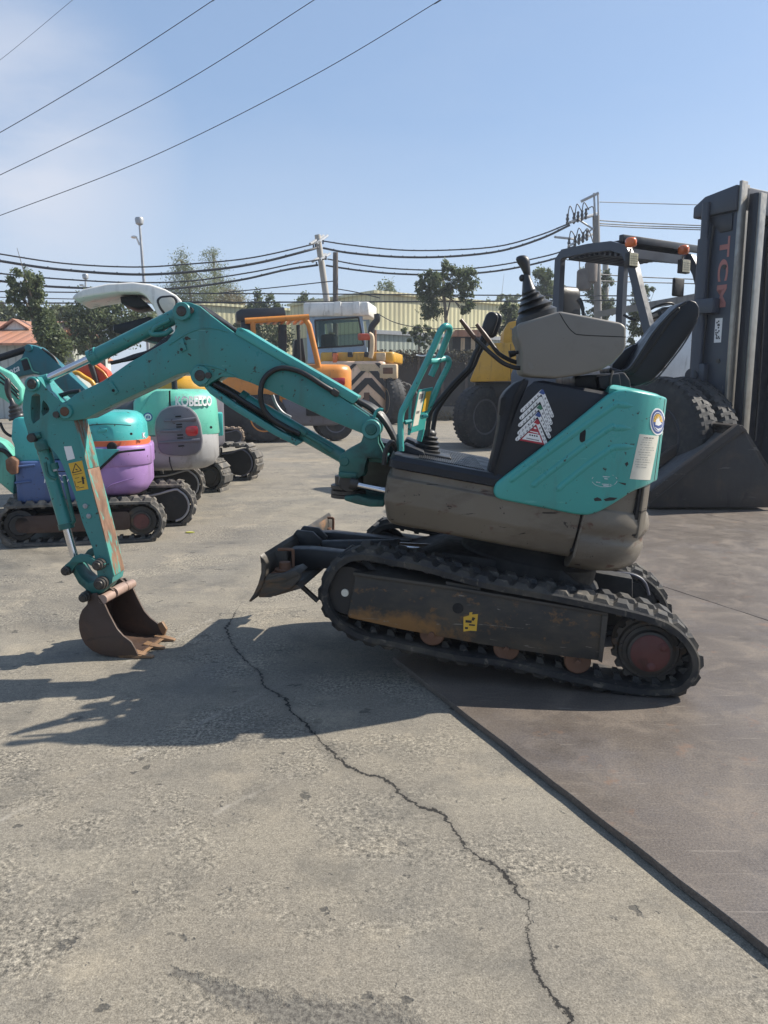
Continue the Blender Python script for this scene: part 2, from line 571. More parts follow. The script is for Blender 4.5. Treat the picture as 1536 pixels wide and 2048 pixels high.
M_GUNM = surf('gunmetal_paint', (0.038, 0.048, 0.068), 0.42, 0, 0.12, 2, [((0.07, 0.078, 0.09), 3, 0.56, 0.25, None, 0.4, 0.6), ((0.10, 0.09, 0.075), 6, 0.64, 0.15, (1, 1, 0.4), 0.4, 0.8), ((0.16, 0.16, 0.16), 20, 0.70, 0.02, (1, 1, 0.5), 0.6, 0.6)], bump=(50, 0.06, 0.004))
M_GUNMD = surf('dark_gunmetal_paint', (0.016, 0.02, 0.029), 0.45, 0, 0.15, 2, [((0.05, 0.05, 0.05), 5, 0.6, 0.2, None, 0.4, 0.7)], bump=(50, 0.06, 0.004))
M_BARE = surf('polished_rail', (0.30, 0.285, 0.255), 0.4, 0.7, 0.15, 9, [((0.14, 0.11, 0.085), 6, 0.55, 0.2, (1, 1, 0.3), 0.7, 0.6)])
M_YELLOW = painted('yellow_paint', (0.56, 0.30, 0.028), 0.4, 0.74, 0.35)
M_ORANGE = painted('orange_paint', (0.60, 0.22, 0.03), 0.4, 0.74, 0.35)
M_CREAM = painted('cream_paint', (0.56, 0.42, 0.26), 0.5, 0.72, 0.5)
M_CABB = painted('light_blue_paint', (0.26, 0.37, 0.50), 0.45, 0.75, 0.4)
M_RED = painted('red_orange_paint', (0.50, 0.07, 0.025), 0.42, 0.74, 0.3)
M_AMBER = surf('amber_lens', (0.65, 0.14, 0.03), 0.2, 0, 0.1, 9, coat=0.4)
M_REDL = surf('red_lens', (0.42, 0.015, 0.02), 0.15, 0, 0.2, 14, coat=0.6)
M_LEDS = surf('lamp_face', (0.62, 0.58, 0.42), 0.25, 0, 0.1, 40, coat=0.3)
M_CONC = surf('concrete_pole', (0.38, 0.36, 0.32), 0.85, 0, 0.12, 1.5, bump=(30, 0.2, 0.01))
M_WOODP = surf('old_wood_pole', (0.12, 0.10, 0.085), 0.85, 0, 0.25, 3, bump=(30, 0.3, 0.01))
M_GALV = surf('galvanised_steel', (0.36, 0.37, 0.38), 0.5, 0.5, 0.12, 4)
M_CABLE = surf('cable_sheath', (0.03, 0.032, 0.036), 0.6, 0, 0.1, 2)
M_BARK = surf('bark', (0.20, 0.165, 0.125), 0.9, 0, 0.3, 3, bump=(14, 0.4, 0.03))

def glassy(name, col, tr=0.55):
    m, n, l, b = nodes_of(name)
    b.inputs['Base Color'].default_value = (*col, 1)
    b.inputs['Roughness'].default_value = 0.04
    t = n.new('ShaderNodeBsdfTransparent')
    t.inputs['Color'].default_value = (0.72, 0.82, 0.78, 1)
    mxs = n.new('ShaderNodeMixShader')
    mxs.inputs['Fac'].default_value = tr
    l.new(b.outputs['BSDF'], mxs.inputs[1]); l.new(t.outputs['BSDF'], mxs.inputs[2])
    l.new(mxs.outputs['Shader'], n['Material Output'].inputs['Surface'])
    return m
M_GLASS = glassy('window_glass', (0.05, 0.07, 0.065), 0.86)

def leafmat(name, c1, c2, tr=0.25):
    m, n, l, b = nodes_of(name)
    g = n.new('ShaderNodeNewGeometry')
    t = n.new('ShaderNodeTexCoord')
    f = noise(n, l, t.outputs['Object'], 0.9, 3)
    k = mathn(n, l, 'ADD', mathn(n, l, 'MULTIPLY', g.outputs['Random Per Island'], 0.6), mathn(n, l, 'MULTIPLY', f, 0.4))
    c = mixc(n, l, k, c1, c2)
    l.new(c, b.inputs['Base Color'])
    b.inputs['Roughness'].default_value = 0.55
    d = n.new('ShaderNodeBsdfTranslucent')
    l.new(c, d.inputs['Color'])
    mxs = n.new('ShaderNodeMixShader')
    mxs.inputs['Fac'].default_value = tr
    l.new(b.outputs['BSDF'], mxs.inputs[1]); l.new(d.outputs['BSDF'], mxs.inputs[2])
    l.new(mxs.outputs['Shader'], n['Material Output'].inputs['Surface'])
    return m
M_LEAF = leafmat('leaf_green', (0.055, 0.085, 0.035), (0.17, 0.20, 0.09), 0.4)  # leaf greens lightened, putting distance haze into their colour
M_LEAFD = leafmat('dark_leaf', (0.052, 0.078, 0.042), (0.16, 0.185, 0.10), 0.45)
M_LEAFP = leafmat('pale_leaf', (0.10, 0.13, 0.06), (0.23, 0.25, 0.13), 0.35)
M_LEAFB = leafmat('dry_leaf', (0.12, 0.095, 0.05), (0.22, 0.19, 0.11))

def corrugated(name, col, pitch, axis='X', rough=0.5, dirt=(0.2, 0.17, 0.12)):
    m, n, l, b = nodes_of(name)
    t = n.new('ShaderNodeTexCoord')
    w = n.new('ShaderNodeTexWave')
    w.wave_type = 'BANDS'
    w.bands_direction = axis
    w.wave_profile = 'SIN'
    w.inputs['Scale'].default_value = 1.0 / pitch * 0.314
    l.new(t.outputs['Object'], w.inputs['Vector'])
    f = noise(n, l, t.outputs['Object'], 0.4, 5, 0.6, (1, 1, 0.3))
    c = mixc(n, l, mapr(n, l, f, 0.48, 0.75, 0, 0.55), col, dirt)
    g = mapr(n, l, w.outputs['Fac'], 0.0, 0.22, 0.55, 0)
    c = mixc(n, l, g, c, tuple(x * 0.45 for x in col))
    l.new(c, b.inputs['Base Color'])
    b.inputs['Roughness'].default_value = rough
    bp = n.new('ShaderNodeBump')
    bp.inputs['Strength'].default_value = 0.6
    bp.inputs['Distance'].default_value = 0.03
    l.new(w.outputs['Fac'], bp.inputs['Height'])
    l.new(bp.outputs['Normal'], b.inputs['Normal'])
    return m
M_SHED = corrugated('pale_yellow_sheeting', (0.66, 0.62, 0.38), 0.26)
M_SHEDG = corrugated('grey_green_sheeting', (0.36, 0.40, 0.34), 0.26)
M_HUTW = corrugated('grey_white_sheeting', (0.42, 0.45, 0.43), 0.34)
M_HUTR = corrugated('orange_roof_sheeting', (0.46, 0.21, 0.12), 0.5)
M_GROOF = corrugated('grey_roof_sheeting', (0.10, 0.105, 0.11), 0.4)
M_FENCE = surf('weathered_fence_sheet', (0.05, 0.048, 0.046), 0.8, 0, 0.3, 0.7, [((0.095, 0.085, 0.07), 0.7, 0.5, 0.2, (1, 1, 0.3), 0.7, 0.9), ((0.03, 0.045, 0.02), 1.6, 0.58, 0.15, None, 0.7, 0.9)], bump=(6, 0.4, 0.05))
M_VINE = leafmat('dry_vine', (0.035, 0.035, 0.022), (0.11, 0.10, 0.06), 0.15)
M_KERB = surf('kerb_stone', (0.19, 0.175, 0.145), 0.9, 0, 0.3, 1.5, bump=(9, 0.4, 0.03))

def frame_mat(centre):
    """track frame steel with its shaped patch of rust at the front lower corner"""
    m, n, l, b = nodes_of('rust_patched_frame')
    t = n.new('ShaderNodeTexCoord'); v = t.outputs['Object']
    c = mixc(n, l, mapr(n, l, noise(n, l, v, 3.5, 6, 0.6, (1, 1, 2)), 0.42, 0.68), (0.030, 0.028, 0.025), (0.075, 0.060, 0.042))
    q = n.new('ShaderNodeMapping'); q.vector_type = 'POINT'
    q.inputs['Location'].default_value = (-centre.x / 0.42, 0, -centre.z / 0.085)
    q.inputs['Scale'].default_value = (1 / 0.42, 0.0, 1 / 0.085)
    l.new(v, q.inputs['Vector'])
    ln = n.new('ShaderNodeVectorMath'); ln.operation = 'LENGTH'; l.new(q.outputs['Vector'], ln.inputs[0])
    k = mathn(n, l, 'ADD', mapr(n, l, ln.outputs['Value'], 0.2, 1.5, 0.62, 0.0), mathn(n, l, 'SUBTRACT', noise(n, l, v, 11, 7, 0.66), 0.5))
    c = mixc(n, l, mapr(n, l, k, 0.25, 0.5, 0, 0.95), c, (0.23, 0.115, 0.035))
    k2 = mapr(n, l, noise(n, l, v, 13, 7, 0.7, (1, 1, 1.4)), 0.57, 0.64, 0, 0.7)
    c = mixc(n, l, k2, c, (0.16, 0.085, 0.03))
    k3 = mapr(n, l, noise(n, l, v, 26, 5, 0.6, (0.16, 1, 2.6), 1.2), 0.66, 0.69, 0, 0.75)
    c = mixc(n, l, k3, c, (0.22, 0.20, 0.165))
    l.new(c, b.inputs['Base Color']); b.inputs['Roughness'].default_value = 0.65
    bp = n.new('ShaderNodeBump'); bp.inputs['Strength'].default_value = 0.3; bp.inputs['Distance'].default_value = 0.005
    l.new(noise(n, l, v, 35, 6), bp.inputs['Height']); l.new(bp.outputs['Normal'], b.inputs['Normal'])
    return m

# ================================================================== GROUND
def polyline_sd(X, Y, pts):
    """signed distance of grid points to a polyline, and how far along it they are"""
    best = np.full(X.shape, 9.0); sgn = np.ones(X.shape); along = np.zeros(X.shape); acc = 0.0
    for (x0, y0), (x1, y1) in zip(pts[:-1], pts[1:]):
        dx, dy = x1 - x0, y1 - y0
        L = math.hypot(dx, dy)
        t = np.clip(((X - x0) * dx + (Y - y0) * dy) / (L * L), 0, 1)
        d = np.hypot(X - x0 - t * dx, Y - y0 - t * dy)
        s_ = np.sign(dx * (Y - y0) - dy * (X - x0))
        m = d < best
        best = np.where(m, d, best); sgn = np.where(m, s_, sgn); along = np.where(m, acc + t * L, along)
        acc += L
    return np.clip(best, 0, 1.5) * sgn, along / acc

crack_px = [(470, 1228), (452, 1256), (465, 1290), (482, 1312), (520, 1345), (526, 1372), (574, 1400), (578, 1422), (610, 1446), (640, 1482), (690, 1530), (722, 1546), (768, 1557), (816, 1600), (838, 1613), (886, 1626), (910, 1664), (926, 1690), (962, 1716), (1002, 1742), (1030, 1776), (1061, 1816), (1056, 1846), (1050, 1866), (1066, 1902), (1070, 1950), (1096, 1986), (1130, 2022), (1150, 2090)]
spall_px = [(325, 1935), (395, 1962), (470, 1994), (560, 2022), (640, 2036), (770, 2060)]
thin_px = [(385, 1224), (440, 1227), (490, 1226), (550, 1220), (625, 1210), (700, 1190)]
crack = [gnd(x, y).xy[:] for x, y in crack_px]
spall = [gnd(x, y).xy[:] for x, y in spall_px]
thin = [gnd(x, y).xy[:] for x, y in thin_px]
scr = [[gnd(x, y).xy[:] for x, y in q] for q in ([(0, 1640), (200, 1545), (420, 1437), (560, 1370)], [(300, 1690), (420, 1632), (560, 1560), (640, 1520)], [(250, 1325), (330, 1288), (430, 1235)])]

def geo_ax(lo, hi, step, far):
    a = list(np.arange(lo, hi, step))
    g, s_ = [], step
    x = hi
    while x < far:
        g.append(x); s_ *= 1.35; x += s_
    h, s_ = [], step
    x = lo - step
    while x > -far:
        h.append(x); s_ *= 1.35; x -= s_
    return np.array(h[::-1] + a + g + [far])

gx, gy = geo_ax(-2.0, 1.0, 0.025, 420), geo_ax(1.0, 6.2, 0.03, 420)
GX, GY = np.meshgrid(gx, gy)
nv = GX.size
gm = bpy.data.meshes.new('ground')
idx = np.arange(nv).reshape(GX.shape)
quads = np.stack([idx[:-1, :-1], idx[:-1, 1:], idx[1:, 1:], idx[1:, :-1]], -1).reshape(-1, 4)
gm.vertices.add(nv)
gm.vertices.foreach_set('co', np.stack([GX, GY, np.zeros_like(GX)], -1).reshape(-1).astype(np.float32))
gm.loops.add(quads.size)
gm.loops.foreach_set('vertex_index', quads.reshape(-1).astype(np.int32))
gm.polygons.add(len(quads))
gm.polygons.foreach_set('loop_start', (np.arange(len(quads)) * 4).astype(np.int32))
gm.polygons.foreach_set('loop_total', np.full(len(quads), 4, np.int32))
gm.update(); gm.validate()
def attr(name, arr):
    gm.attributes.new(name, 'FLOAT', 'POINT').data.foreach_set('value', arr.reshape(-1).astype(np.float32))
d, al = polyline_sd(GX, GY, crack); attr('crack', d)
d, al = polyline_sd(GX, GY, spall); attr('spall', d); attr('spall_t', np.where(np.abs(d) < 1.4, al, 0))
d, al = polyline_sd(GX, GY, thin); attr('thin', d)
dd = np.full(GX.shape, 9.0)
for q in scr:
    d, al = polyline_sd(GX, GY, q)
    dd = np.where((np.abs(d) < np.abs(dd)), d, dd)
attr('scratch', dd)

def ground_mat():
    m, n, l, b = nodes_of('weathered_concrete')
    t = n.new('ShaderNodeTexCoord')
    v = t.outputs['Object']
    def A(name):
        a = n.new('ShaderNodeAttribute'); a.attribute_name = name
        return a.outputs['Fac']
    big = noise(n, l, v, 0.35, 4)
    mid = noise(n, l, v, 1.7, 6, 0.6)
    fine = noise(n, l, v, 70, 5, 0.7)
    grit = noise(n, l, v, 190, 3, 0.7)
    c = mixc(n, l, mapr(n, l, big, 0.35, 0.68), (0.1518, 0.1292, 0.0979), (0.1976, 0.1732, 0.1355))
    c = mixc(n, l, mapr(n, l, mid, 0.42, 0.70, 0, 0.8), c, (0.2509, 0.2164, 0.1580))
    cool = noise(n, l, v, 0.8, 5, 0.6, (1, 0.5, 1))
    c = mixc(n, l, mapr(n, l, cool, 0.48, 0.64, 0, 0.8), c, (0.1286, 0.1223, 0.1098))
    # aggregate showing where the skin has worn off
    worn = mapr(n, l, noise(n, l, v, 1.0, 8, 0.68, (1.0, 1.3, 1), 0.3), 0.49, 0.58)
    ag = mixc(n, l, mapr(n, l, fine, 0.36, 0.64), (0.0470, 0.0427, 0.0345), (0.2948, 0.2572, 0.1976))
    c = mixc(n, l, mathn(n, l, 'MULTIPLY', worn, 0.9), c, ag)
    c = mixc(n, l, mapr(n, l, fine, 0.30, 0.70), mixc(n, l, 0.30, c, (0.0564, 0.0502, 0.0408)), mixc(n, l, 0.26, c, (0.3763, 0.3450, 0.2822)))
    c = mixc(n, l, mapr(n, l, grit, 0.30, 0.70), mixc(n, l, 0.34, c, (0.0439, 0.0389, 0.0314)), mixc(n, l, 0.24, c, (0.4140, 0.3826, 0.3199)))
    # pits and oil spots
    mott = mapr(n, l, noise(n, l, v, 3.2, 8, 0.7), 0.50, 0.66, 0, 0.55)
    c = mixc(n, l, mott, c, (0.0952, 0.0885, 0.0762))
    pits = mapr(n, l, noise(n, l, v, 8.0, 4, 0.55, (1, 1.2, 1), 0.0), 0.655, 0.69, 0, 0.8)
    c = mixc(n, l, pits, c, (0.0533, 0.0502, 0.0439))
    pit2 = mapr(n, l, noise(n, l, v, 26.0, 3, 0.6), 0.68, 0.73, 0, 0.65)
    c = mixc(n, l, pit2, c, (0.0815, 0.0765, 0.0678))
    oil = mapr(n, l, noise(n, l, v, 0.55, 6, 0.66, None, 0.5), 0.52, 0.66, 0, 0.55)
    c = mixc(n, l, oil, c, (0.0815, 0.0765, 0.0678))
    lt = mapr(n, l, noise(n, l, v, 2.1, 8, 0.68, (1, 1, 1)), 0.55, 0.68, 0, 0.6)
    c = mixc(n, l, lt, c, (0.3080, 0.2666, 0.1994))
    # streaks where machines dragged
    st = mapr(n, l, noise(n, l, v, 0.9, 6, 0.65, (0.5, 3.5, 1), 0.4), 0.53, 0.72, 0, 0.42)
    c = mixc(n, l, st, c, (0.2697, 0.2415, 0.1882))
    dry = mapr(n, l, noise(n, l, v, 0.28, 5, 0.6, (1, 1.6, 1)), 0.60, 0.72, 0, 0.5)
    c = mixc(n, l, dry, c, (0.3136, 0.2509, 0.1631))
    f28 = noise(n, l, v, 30, 4, 0.65)
    gr = mathn(n, l, 'ADD', mathn(n, l, 'MULTIPLY', mapr(n, l, fine, 0.32, 0.68, -1, 1), mapr(n, l, worn, 0, 1, 0.12, 0.44)), mathn(n, l, 'MULTIPLY', mapr(n, l, f28, 0.32, 0.68, -1, 1), mapr(n, l, worn, 0, 1, 0.08, 0.30)))
    gr = mathn(n, l, 'ADD', gr, mathn(n, l, 'MULTIPLY', mapr(n, l, grit, 0.3, 0.7, -1, 1), 0.20))
    gv = n.new('ShaderNodeCombineColor')
    gq = mathn(n, l, 'MAXIMUM', mathn(n, l, 'ADD', gr, 1.0), 0.18)
    for k_ in range(3): l.new(gq, gv.inputs[k_])
    c = mixc(n, l, 1.0, c, gv.outputs[0], 'MULTIPLY')
    # hairline crazing
    vo = n.new('ShaderNodeTexVoronoi')
    vo.feature = 'DISTANCE_TO_EDGE'
    vo.inputs['Scale'].default_value = 9.0
    wv = n.new('ShaderNodeVectorMath'); wv.operation = 'ADD'
    nt_ = n.new('ShaderNodeTexNoise'); nt_.inputs['Scale'].default_value = 5.0; nt_.inputs['Detail'].default_value = 4
    l.new(v, nt_.inputs['Vector'])
    sc_ = n.new('ShaderNodeVectorMath'); sc_.operation = 'SCALE'; sc_.inputs['Scale'].default_value = 0.25
    l.new(nt_.outputs['Color'], sc_.inputs[0]); l.new(v, wv.inputs[0]); l.new(sc_.outputs[0], wv.inputs[1])
    l.new(wv.outputs[0], vo.inputs['Vector'])
    craze = mathn(n, l, 'MULTIPLY', mapr(n, l, vo.outputs['Distance'], 0.0, 0.016, 0.42, 0.0), mapr(n, l, noise(n, l, v, 0.7, 3), 0.48, 0.6))
    c = mixc(n, l, craze, c, (0.0627, 0.0596, 0.0514))
    # the long crack, its spalled lips, and the second broken line
    wob = mathn(n, l, 'MULTIPLY', mathn(n, l, 'SUBTRACT', noise(n, l, v, 22, 6, 0.7), 0.5), 0.075)
    wob2 = mathn(n, l, 'MULTIPLY', mathn(n, l, 'SUBTRACT', noise(n, l, v, 75, 4, 0.7), 0.5), 0.014)
    wid = mapr(n, l, noise(n, l, v, 3.4, 4), 0.36, 0.66, 0.0016, 0.0115)
    def line(name, w_, wobs):
        q = A(name)
        for k in wobs: q = mathn(n, l, 'ADD', q, k)
        q = mathn(n, l, 'ABSOLUTE', q)
        q = mathn(n, l, 'DIVIDE', q, w_)
        return q
    q1 = line('crack', wid, (wob, wob2))
    lip = mapr(n, l, q1, 1.2, 6.0, 0.55, 0.0)
    lip = mathn(n, l, 'MULTIPLY', lip, mapr(n, l, fine, 0.4, 0.6))
    c = mixc(n, l, lip, c, (0.0753, 0.0690, 0.0596))
    core = mapr(n, l, q1, 0.55, 1.1, 1.0, 0.0)
    c = mixc(n, l, core, c, (0.0113, 0.0101, 0.0087))
    q2 = line('thin', 0.0026, (mathn(n, l, 'MULTIPLY', wob, 0.7), wob2))
    c = mixc(n, l, mapr(n, l, q2, 0.5, 1.3, 0.85, 0), c, (0.0220, 0.0188, 0.0164))
    spw = mapr(n, l, A('spall_t'), 0.0, 1.0, 0.008, 0.075)
    q3 = line('spall', spw, (mathn(n, l, 'MULTIPLY', wob, 1.2), wob2))
    spm = mathn(n, l, 'MULTIPLY', mapr(n, l, q3, 0.5, 1.2, 0.85, 0), mapr(n, l, A('spall_t'), 0.0, 0.06))
    c = mixc(n, l, spm, c, mixc(n, l, mapr(n, l, fine, 0.4, 0.62), (0.0627, 0.0564, 0.0489), (0.1693, 0.1568, 0.1317)))
    q4 = line('scratch', 0.014, (mathn(n, l, 'MULTIPLY', wob, 0.6), wob2))
    c = mixc(n, l, mathn(n, l, 'MULTIPLY', mapr(n, l, q4, 0.1, 1.3, 0.6, 0), mapr(n, l, noise(n, l, v, 6, 4), 0.45, 0.6)), c, (0.3261, 0.3011, 0.2572))
    l.new(c, b.inputs['Base Color'])
    rg = mapr(n, l, oil, 0, 0.5, 0.9, 0.6)
    l.new(rg, b.inputs['Roughness'])
    h = mathn(n, l, 'ADD', mathn(n, l, 'MULTIPLY', fine, mapr(n, l, worn, 0, 1, 0.25, 0.9)), mathn(n, l, 'MULTIPLY', grit, 0.3))
    h = mathn(n, l, 'SUBTRACT', h, mathn(n, l, 'MULTIPLY', mathn(n, l, 'ADD', pits, pit2), 0.9))
    h = mathn(n, l, 'SUBTRACT', h, mathn(n, l, 'MULTIPLY', mathn(n, l, 'ADD', core, spm), 2.0))
    bp = n.new('ShaderNodeBump')
    bp.inputs['Strength'].default_value = 0.55
    bp.inputs['Distance'].default_value = 0.009
    l.new(h, bp.inputs['Height'])
    l.new(bp.outputs['Normal'], b.inputs['Normal'])
    return m
gm.materials.append(ground_mat())
ground = bpy.data.objects.new('ground', gm)
COL.objects.link(ground)
tag(ground, 'sunlit worn grey concrete yard with a long jagged crack', kind='structure')

def plate_mat():
    m, n, l, b = nodes_of('worn_steel_plate')
    t = n.new('ShaderNodeTexCoord')
    v = t.outputs['Object']
    f1 = noise(n, l, v, 0.8, 6, 0.6)
    f2 = noise(n, l, v, 4.0, 7, 0.68, (1, 1, 1), 0.6)
    f3 = noise(n, l, v, 130, 3, 0.6)
    f4 = noise(n, l, v, 12, 6, 0.7, (0.35, 2.2, 1), 1.4)
    c = mixc(n, l, mapr(n, l, f1, 0.35, 0.68), (0.0838, 0.0688, 0.0589), (0.1313, 0.1107, 0.0936))
    c = mixc(n, l, mapr(n, l, f2, 0.5, 0.68, 0, 0.6), c, (0.1916, 0.1525, 0.1170))
    c = mixc(n, l, mapr(n, l, f4, 0.58, 0.70, 0, 0.5), c, (0.2129, 0.1810, 0.1419))
    c = mixc(n, l, mapr(n, l, noise(n, l, v, 1.4, 5, 0.6), 0.52, 0.70, 0, 0.6), c, (0.0887, 0.0851, 0.0958))
    c = mixc(n, l, mapr(n, l, noise(n, l, v, 2.6, 6, 0.65), 0.54, 0.68, 0, 0.65), c, (0.0439, 0.0355, 0.0312))
    c = mixc(n, l, mapr(n, l, f3, 0.35, 0.68), mixc(n, l, 0.26, c, (0.0213, 0.0177, 0.0156)), mixc(n, l, 0.2, c, (0.2980, 0.2484, 0.1987)))
    scr_ = mapr(n, l, noise(n, l, v, 18, 5, 0.6, (0.10, 2.6, 1), 2.2), 0.64, 0.68, 0, 0.45)
    c = mixc(n, l, scr_, c, (0.27, 0.235, 0.20))
    rs_ = mapr(n, l, noise(n, l, v, 5.5, 8, 0.72), 0.60, 0.67, 0, 0.6)
    c = mixc(n, l, rs_, c, (0.17, 0.105, 0.07))
    l.new(c, b.inputs['Base Color'])
    l.new(mapr(n, l, f2, 0.3, 0.7, 0.36, 0.62), b.inputs['Roughness'])
    b.inputs['Specular IOR Level'].default_value = 0.45
    bp = n.new('ShaderNodeBump'); bp.inputs['Strength'].default_value = 0.35; bp.inputs['Distance'].default_value = 0.004
    l.new(mathn(n, l, 'ADD', mathn(n, l, 'MULTIPLY', f3, 0.5), f4), bp.inputs['Height'])
    l.new(bp.outputs['Normal'], b.inputs['Normal'])
    return m
M_PLATE = plate_mat()
PZ = 0.03
pA, pA2 = gnd(1536, 1895, PZ), gnd(785, 1313, PZ)
pdir = (pA2 - pA); pdir.z = 0; pdir.normalize()
pnr = Vector((pdir.y, -pdir.x, 0))
PF = Fr((pA.x, pA.y, 0)); PF.a, PF.b = pnr, pdir
def along(p): return (p - pA).dot(pdir)
wB = (gnd(1320, 1170, PZ) - pA).dot(pnr)
wC = (gnd(1360, 1018, PZ) - pA).dot(pnr)
endA = along(pA2)
specs = [(0.0, wB - 0.012, endA - 6.1, endA, 'near brown steel road plate edging the concrete, under the teal mini excavator'),
         (wB, wC - 0.012, 0.9, 7.2, 'second brown steel road plate, behind the excavator tracks and before the shovel'),
         (wC, wC + 2.6, 1.2, 8.2, 'third brown steel road plate, in the shade under the dark shovel bucket'),
         (wC + 2.61, wC + 5.2, 3.0, 9.2, 'farthest brown steel road plate, beneath the grey forklift mast')]
for i, (a0, a1, b0, b1, lb) in enumerate(specs):
    mb = MB(PF)
    nseg = 60
    rng = random.Random(i)
    e0 = [(a0 + rng.uniform(-0.0025, 0.0025), b0 + (b1 - b0) * k / nseg) for k in range(nseg + 1)]
    e1 = [(a1 + rng.uniform(-0.003, 0.003), b0 + (b1 - b0) * k / nseg) for k in range(nseg + 1)]
    if i == 0: e1 = [(a, b + (along(gnd(1325, 1163, PZ)) - endA) * k / nseg) for k, (a, b) in enumerate(e1)]
    mb.slab(e0 + e1[::-1], 0.002, PZ - 0.0015 * i, 0.0018, 1)
    o = obj('steel_road_plate', mb, M_PLATE, loc=PF.w((a0 + a1) / 2, (b0 + b1) / 2, 0))
    tag(o, lb, 'steel plate', 'steel plates laid over the yard')

# ================================================================== FAR SETTING
# dark overgrown boundary fence
YF = 33.0
def run_wall(name, p0, p1, z0, z1, th, mat, label=None, cat=None, group=None, seg=1, parent=None, jag=0.0):
    mb = MB()
    p0, p1 = Vector((*p0, 0)), Vector((*p1, 0))
    dr = (p1 - p0).normalized(); nr = Vector((-dr.y, dr.x, 0)) * th
    rings = []
    rng = random.Random(len(name) * 7 + int(z1 * 10))
    for k in range(seg + 1):
        p = p0.lerp(p1, k / seg)
        zt = z1 + rng.uniform(-jag, jag)
        rings.append([p + Vector((0, 0, z0)), p + nr + Vector((0, 0, z0)), p + nr + Vector((0, 0, zt)), p + Vector((0, 0, zt))])
    mb.rings(rings)
    o = obj(name, mb, mat, parent, ang=30, loc=p0)
    if label: tag(o, label, cat, group)
    return o
def X_at(px, Y): return at(px, 900, Y).x
def Z_at(py, Y, px=768): return at(px, py, Y).z

fz = Z_at(706, YF)
fence = thing('boundary_fence', 'dark weathered yard fence overgrown with dry creepers, behind the yellow counterweight', 'fence', (X_at(900, YF), YF, 0))
run_wall('fence_sheet', (X_at(735, YF), YF), (X_at(1420, YF), YF), 0.3, fz, 0.12, M_FENCE, seg=60, parent=fence, jag=0.06)
for k in range(15):
    x = X_at(742, YF) + k * (X_at(1400, YF) - X_at(742, YF)) / 14
    mb = MB(); mb.box(x - 0.05, x + 0.05, YF - 0.1, YF - 0.002, 0, fz + 0.05)
    obj('fence_post', mb, M_WOODP, fence)
mb = MB(); mb.box(X_at(735, YF), X_at(1420, YF), YF - 0.25, YF + 0.25, 0, 0.55, 0.03)
obj('kerb_base', mb, M_KERB, fence)

def leaves(P, N, size, rng, asp=0.6, up=0.3):
    size = size * 0.62
    """small bent two-triangle-pair leaves at points P"""
    n = len(P)
    a = rng.normal(size=(n, 3)); a /= np.linalg.norm(a, axis=1)[:, None]
    b = rng.normal(size=(n, 3)); b[:, 2] += up
    b -= a * (a * b).sum(1)[:, None]; b /= np.maximum(np.linalg.norm(b, axis=1), 1e-6)[:, None]
    s_ = size * rng.uniform(0.55, 1.35, (n, 1))
    v = np.stack([P - a * s_, P + b * s_ * asp, P + a * s_, P - b * s_ * asp], 1).reshape(-1, 3)
    return v
def leaf_obj(name, V, mat, parent, loc=None):
    L = root_loc(parent) if parent is not None else Vector(loc)
    me = bpy.data.meshes.new(name)
    n = len(V)
    me.vertices.add(n)
    me.vertices.foreach_set('co', (V - np.array(L)).reshape(-1).astype(np.float32))
    me.loops.add(n); me.loops.foreach_set('vertex_index', np.arange(n, dtype=np.int32))
    me.polygons.add(n // 4)
    me.polygons.foreach_set('loop_start', (np.arange(n // 4) * 4).astype(np.int32))
    me.polygons.foreach_set('loop_total', np.full(n // 4, 4, np.int32))
    me.update(); me.validate()
    return finish(name, me, mat, parent, None, L)

rng = np.random.default_rng(5)
n = 5200
P = np.stack([rng.uniform(X_at(735, YF), X_at(1420, YF), n), YF - rng.uniform(0.05, 0.55, n), fz + 0.12 - np.abs(rng.normal(0, 0.28, n)) ** 1.0], 1)
P[: n // 3, 2] = rng.uniform(0.6, fz, n // 3)
keep = np.array([mnoise.noise(Vector((p[0] * 0.8, p[2] * 0.9, 3))) > (-0.1 if i > n // 3 else 0.22) for i, p in enumerate(P)])
leaf_obj('creeper', leaves(P[keep], None, 0.09, rng), M_VINE, fence)
n = 1600
P = np.stack([rng.uniform(X_at(800, YF), X_at(1010, YF), n), YF - 0.5 - rng.uniform(0.0, 0.5, n), np.abs(rng.normal(0, 0.16, n))], 1)
o = leaf_obj('weeds', leaves(P, None, 0.07, rng), M_LEAFB, None, (X_at(900, YF), YF - 0.7, 0))
tag(o, 'dry weeds growing along the foot of the dark fence', 'weeds', kind='stuff')

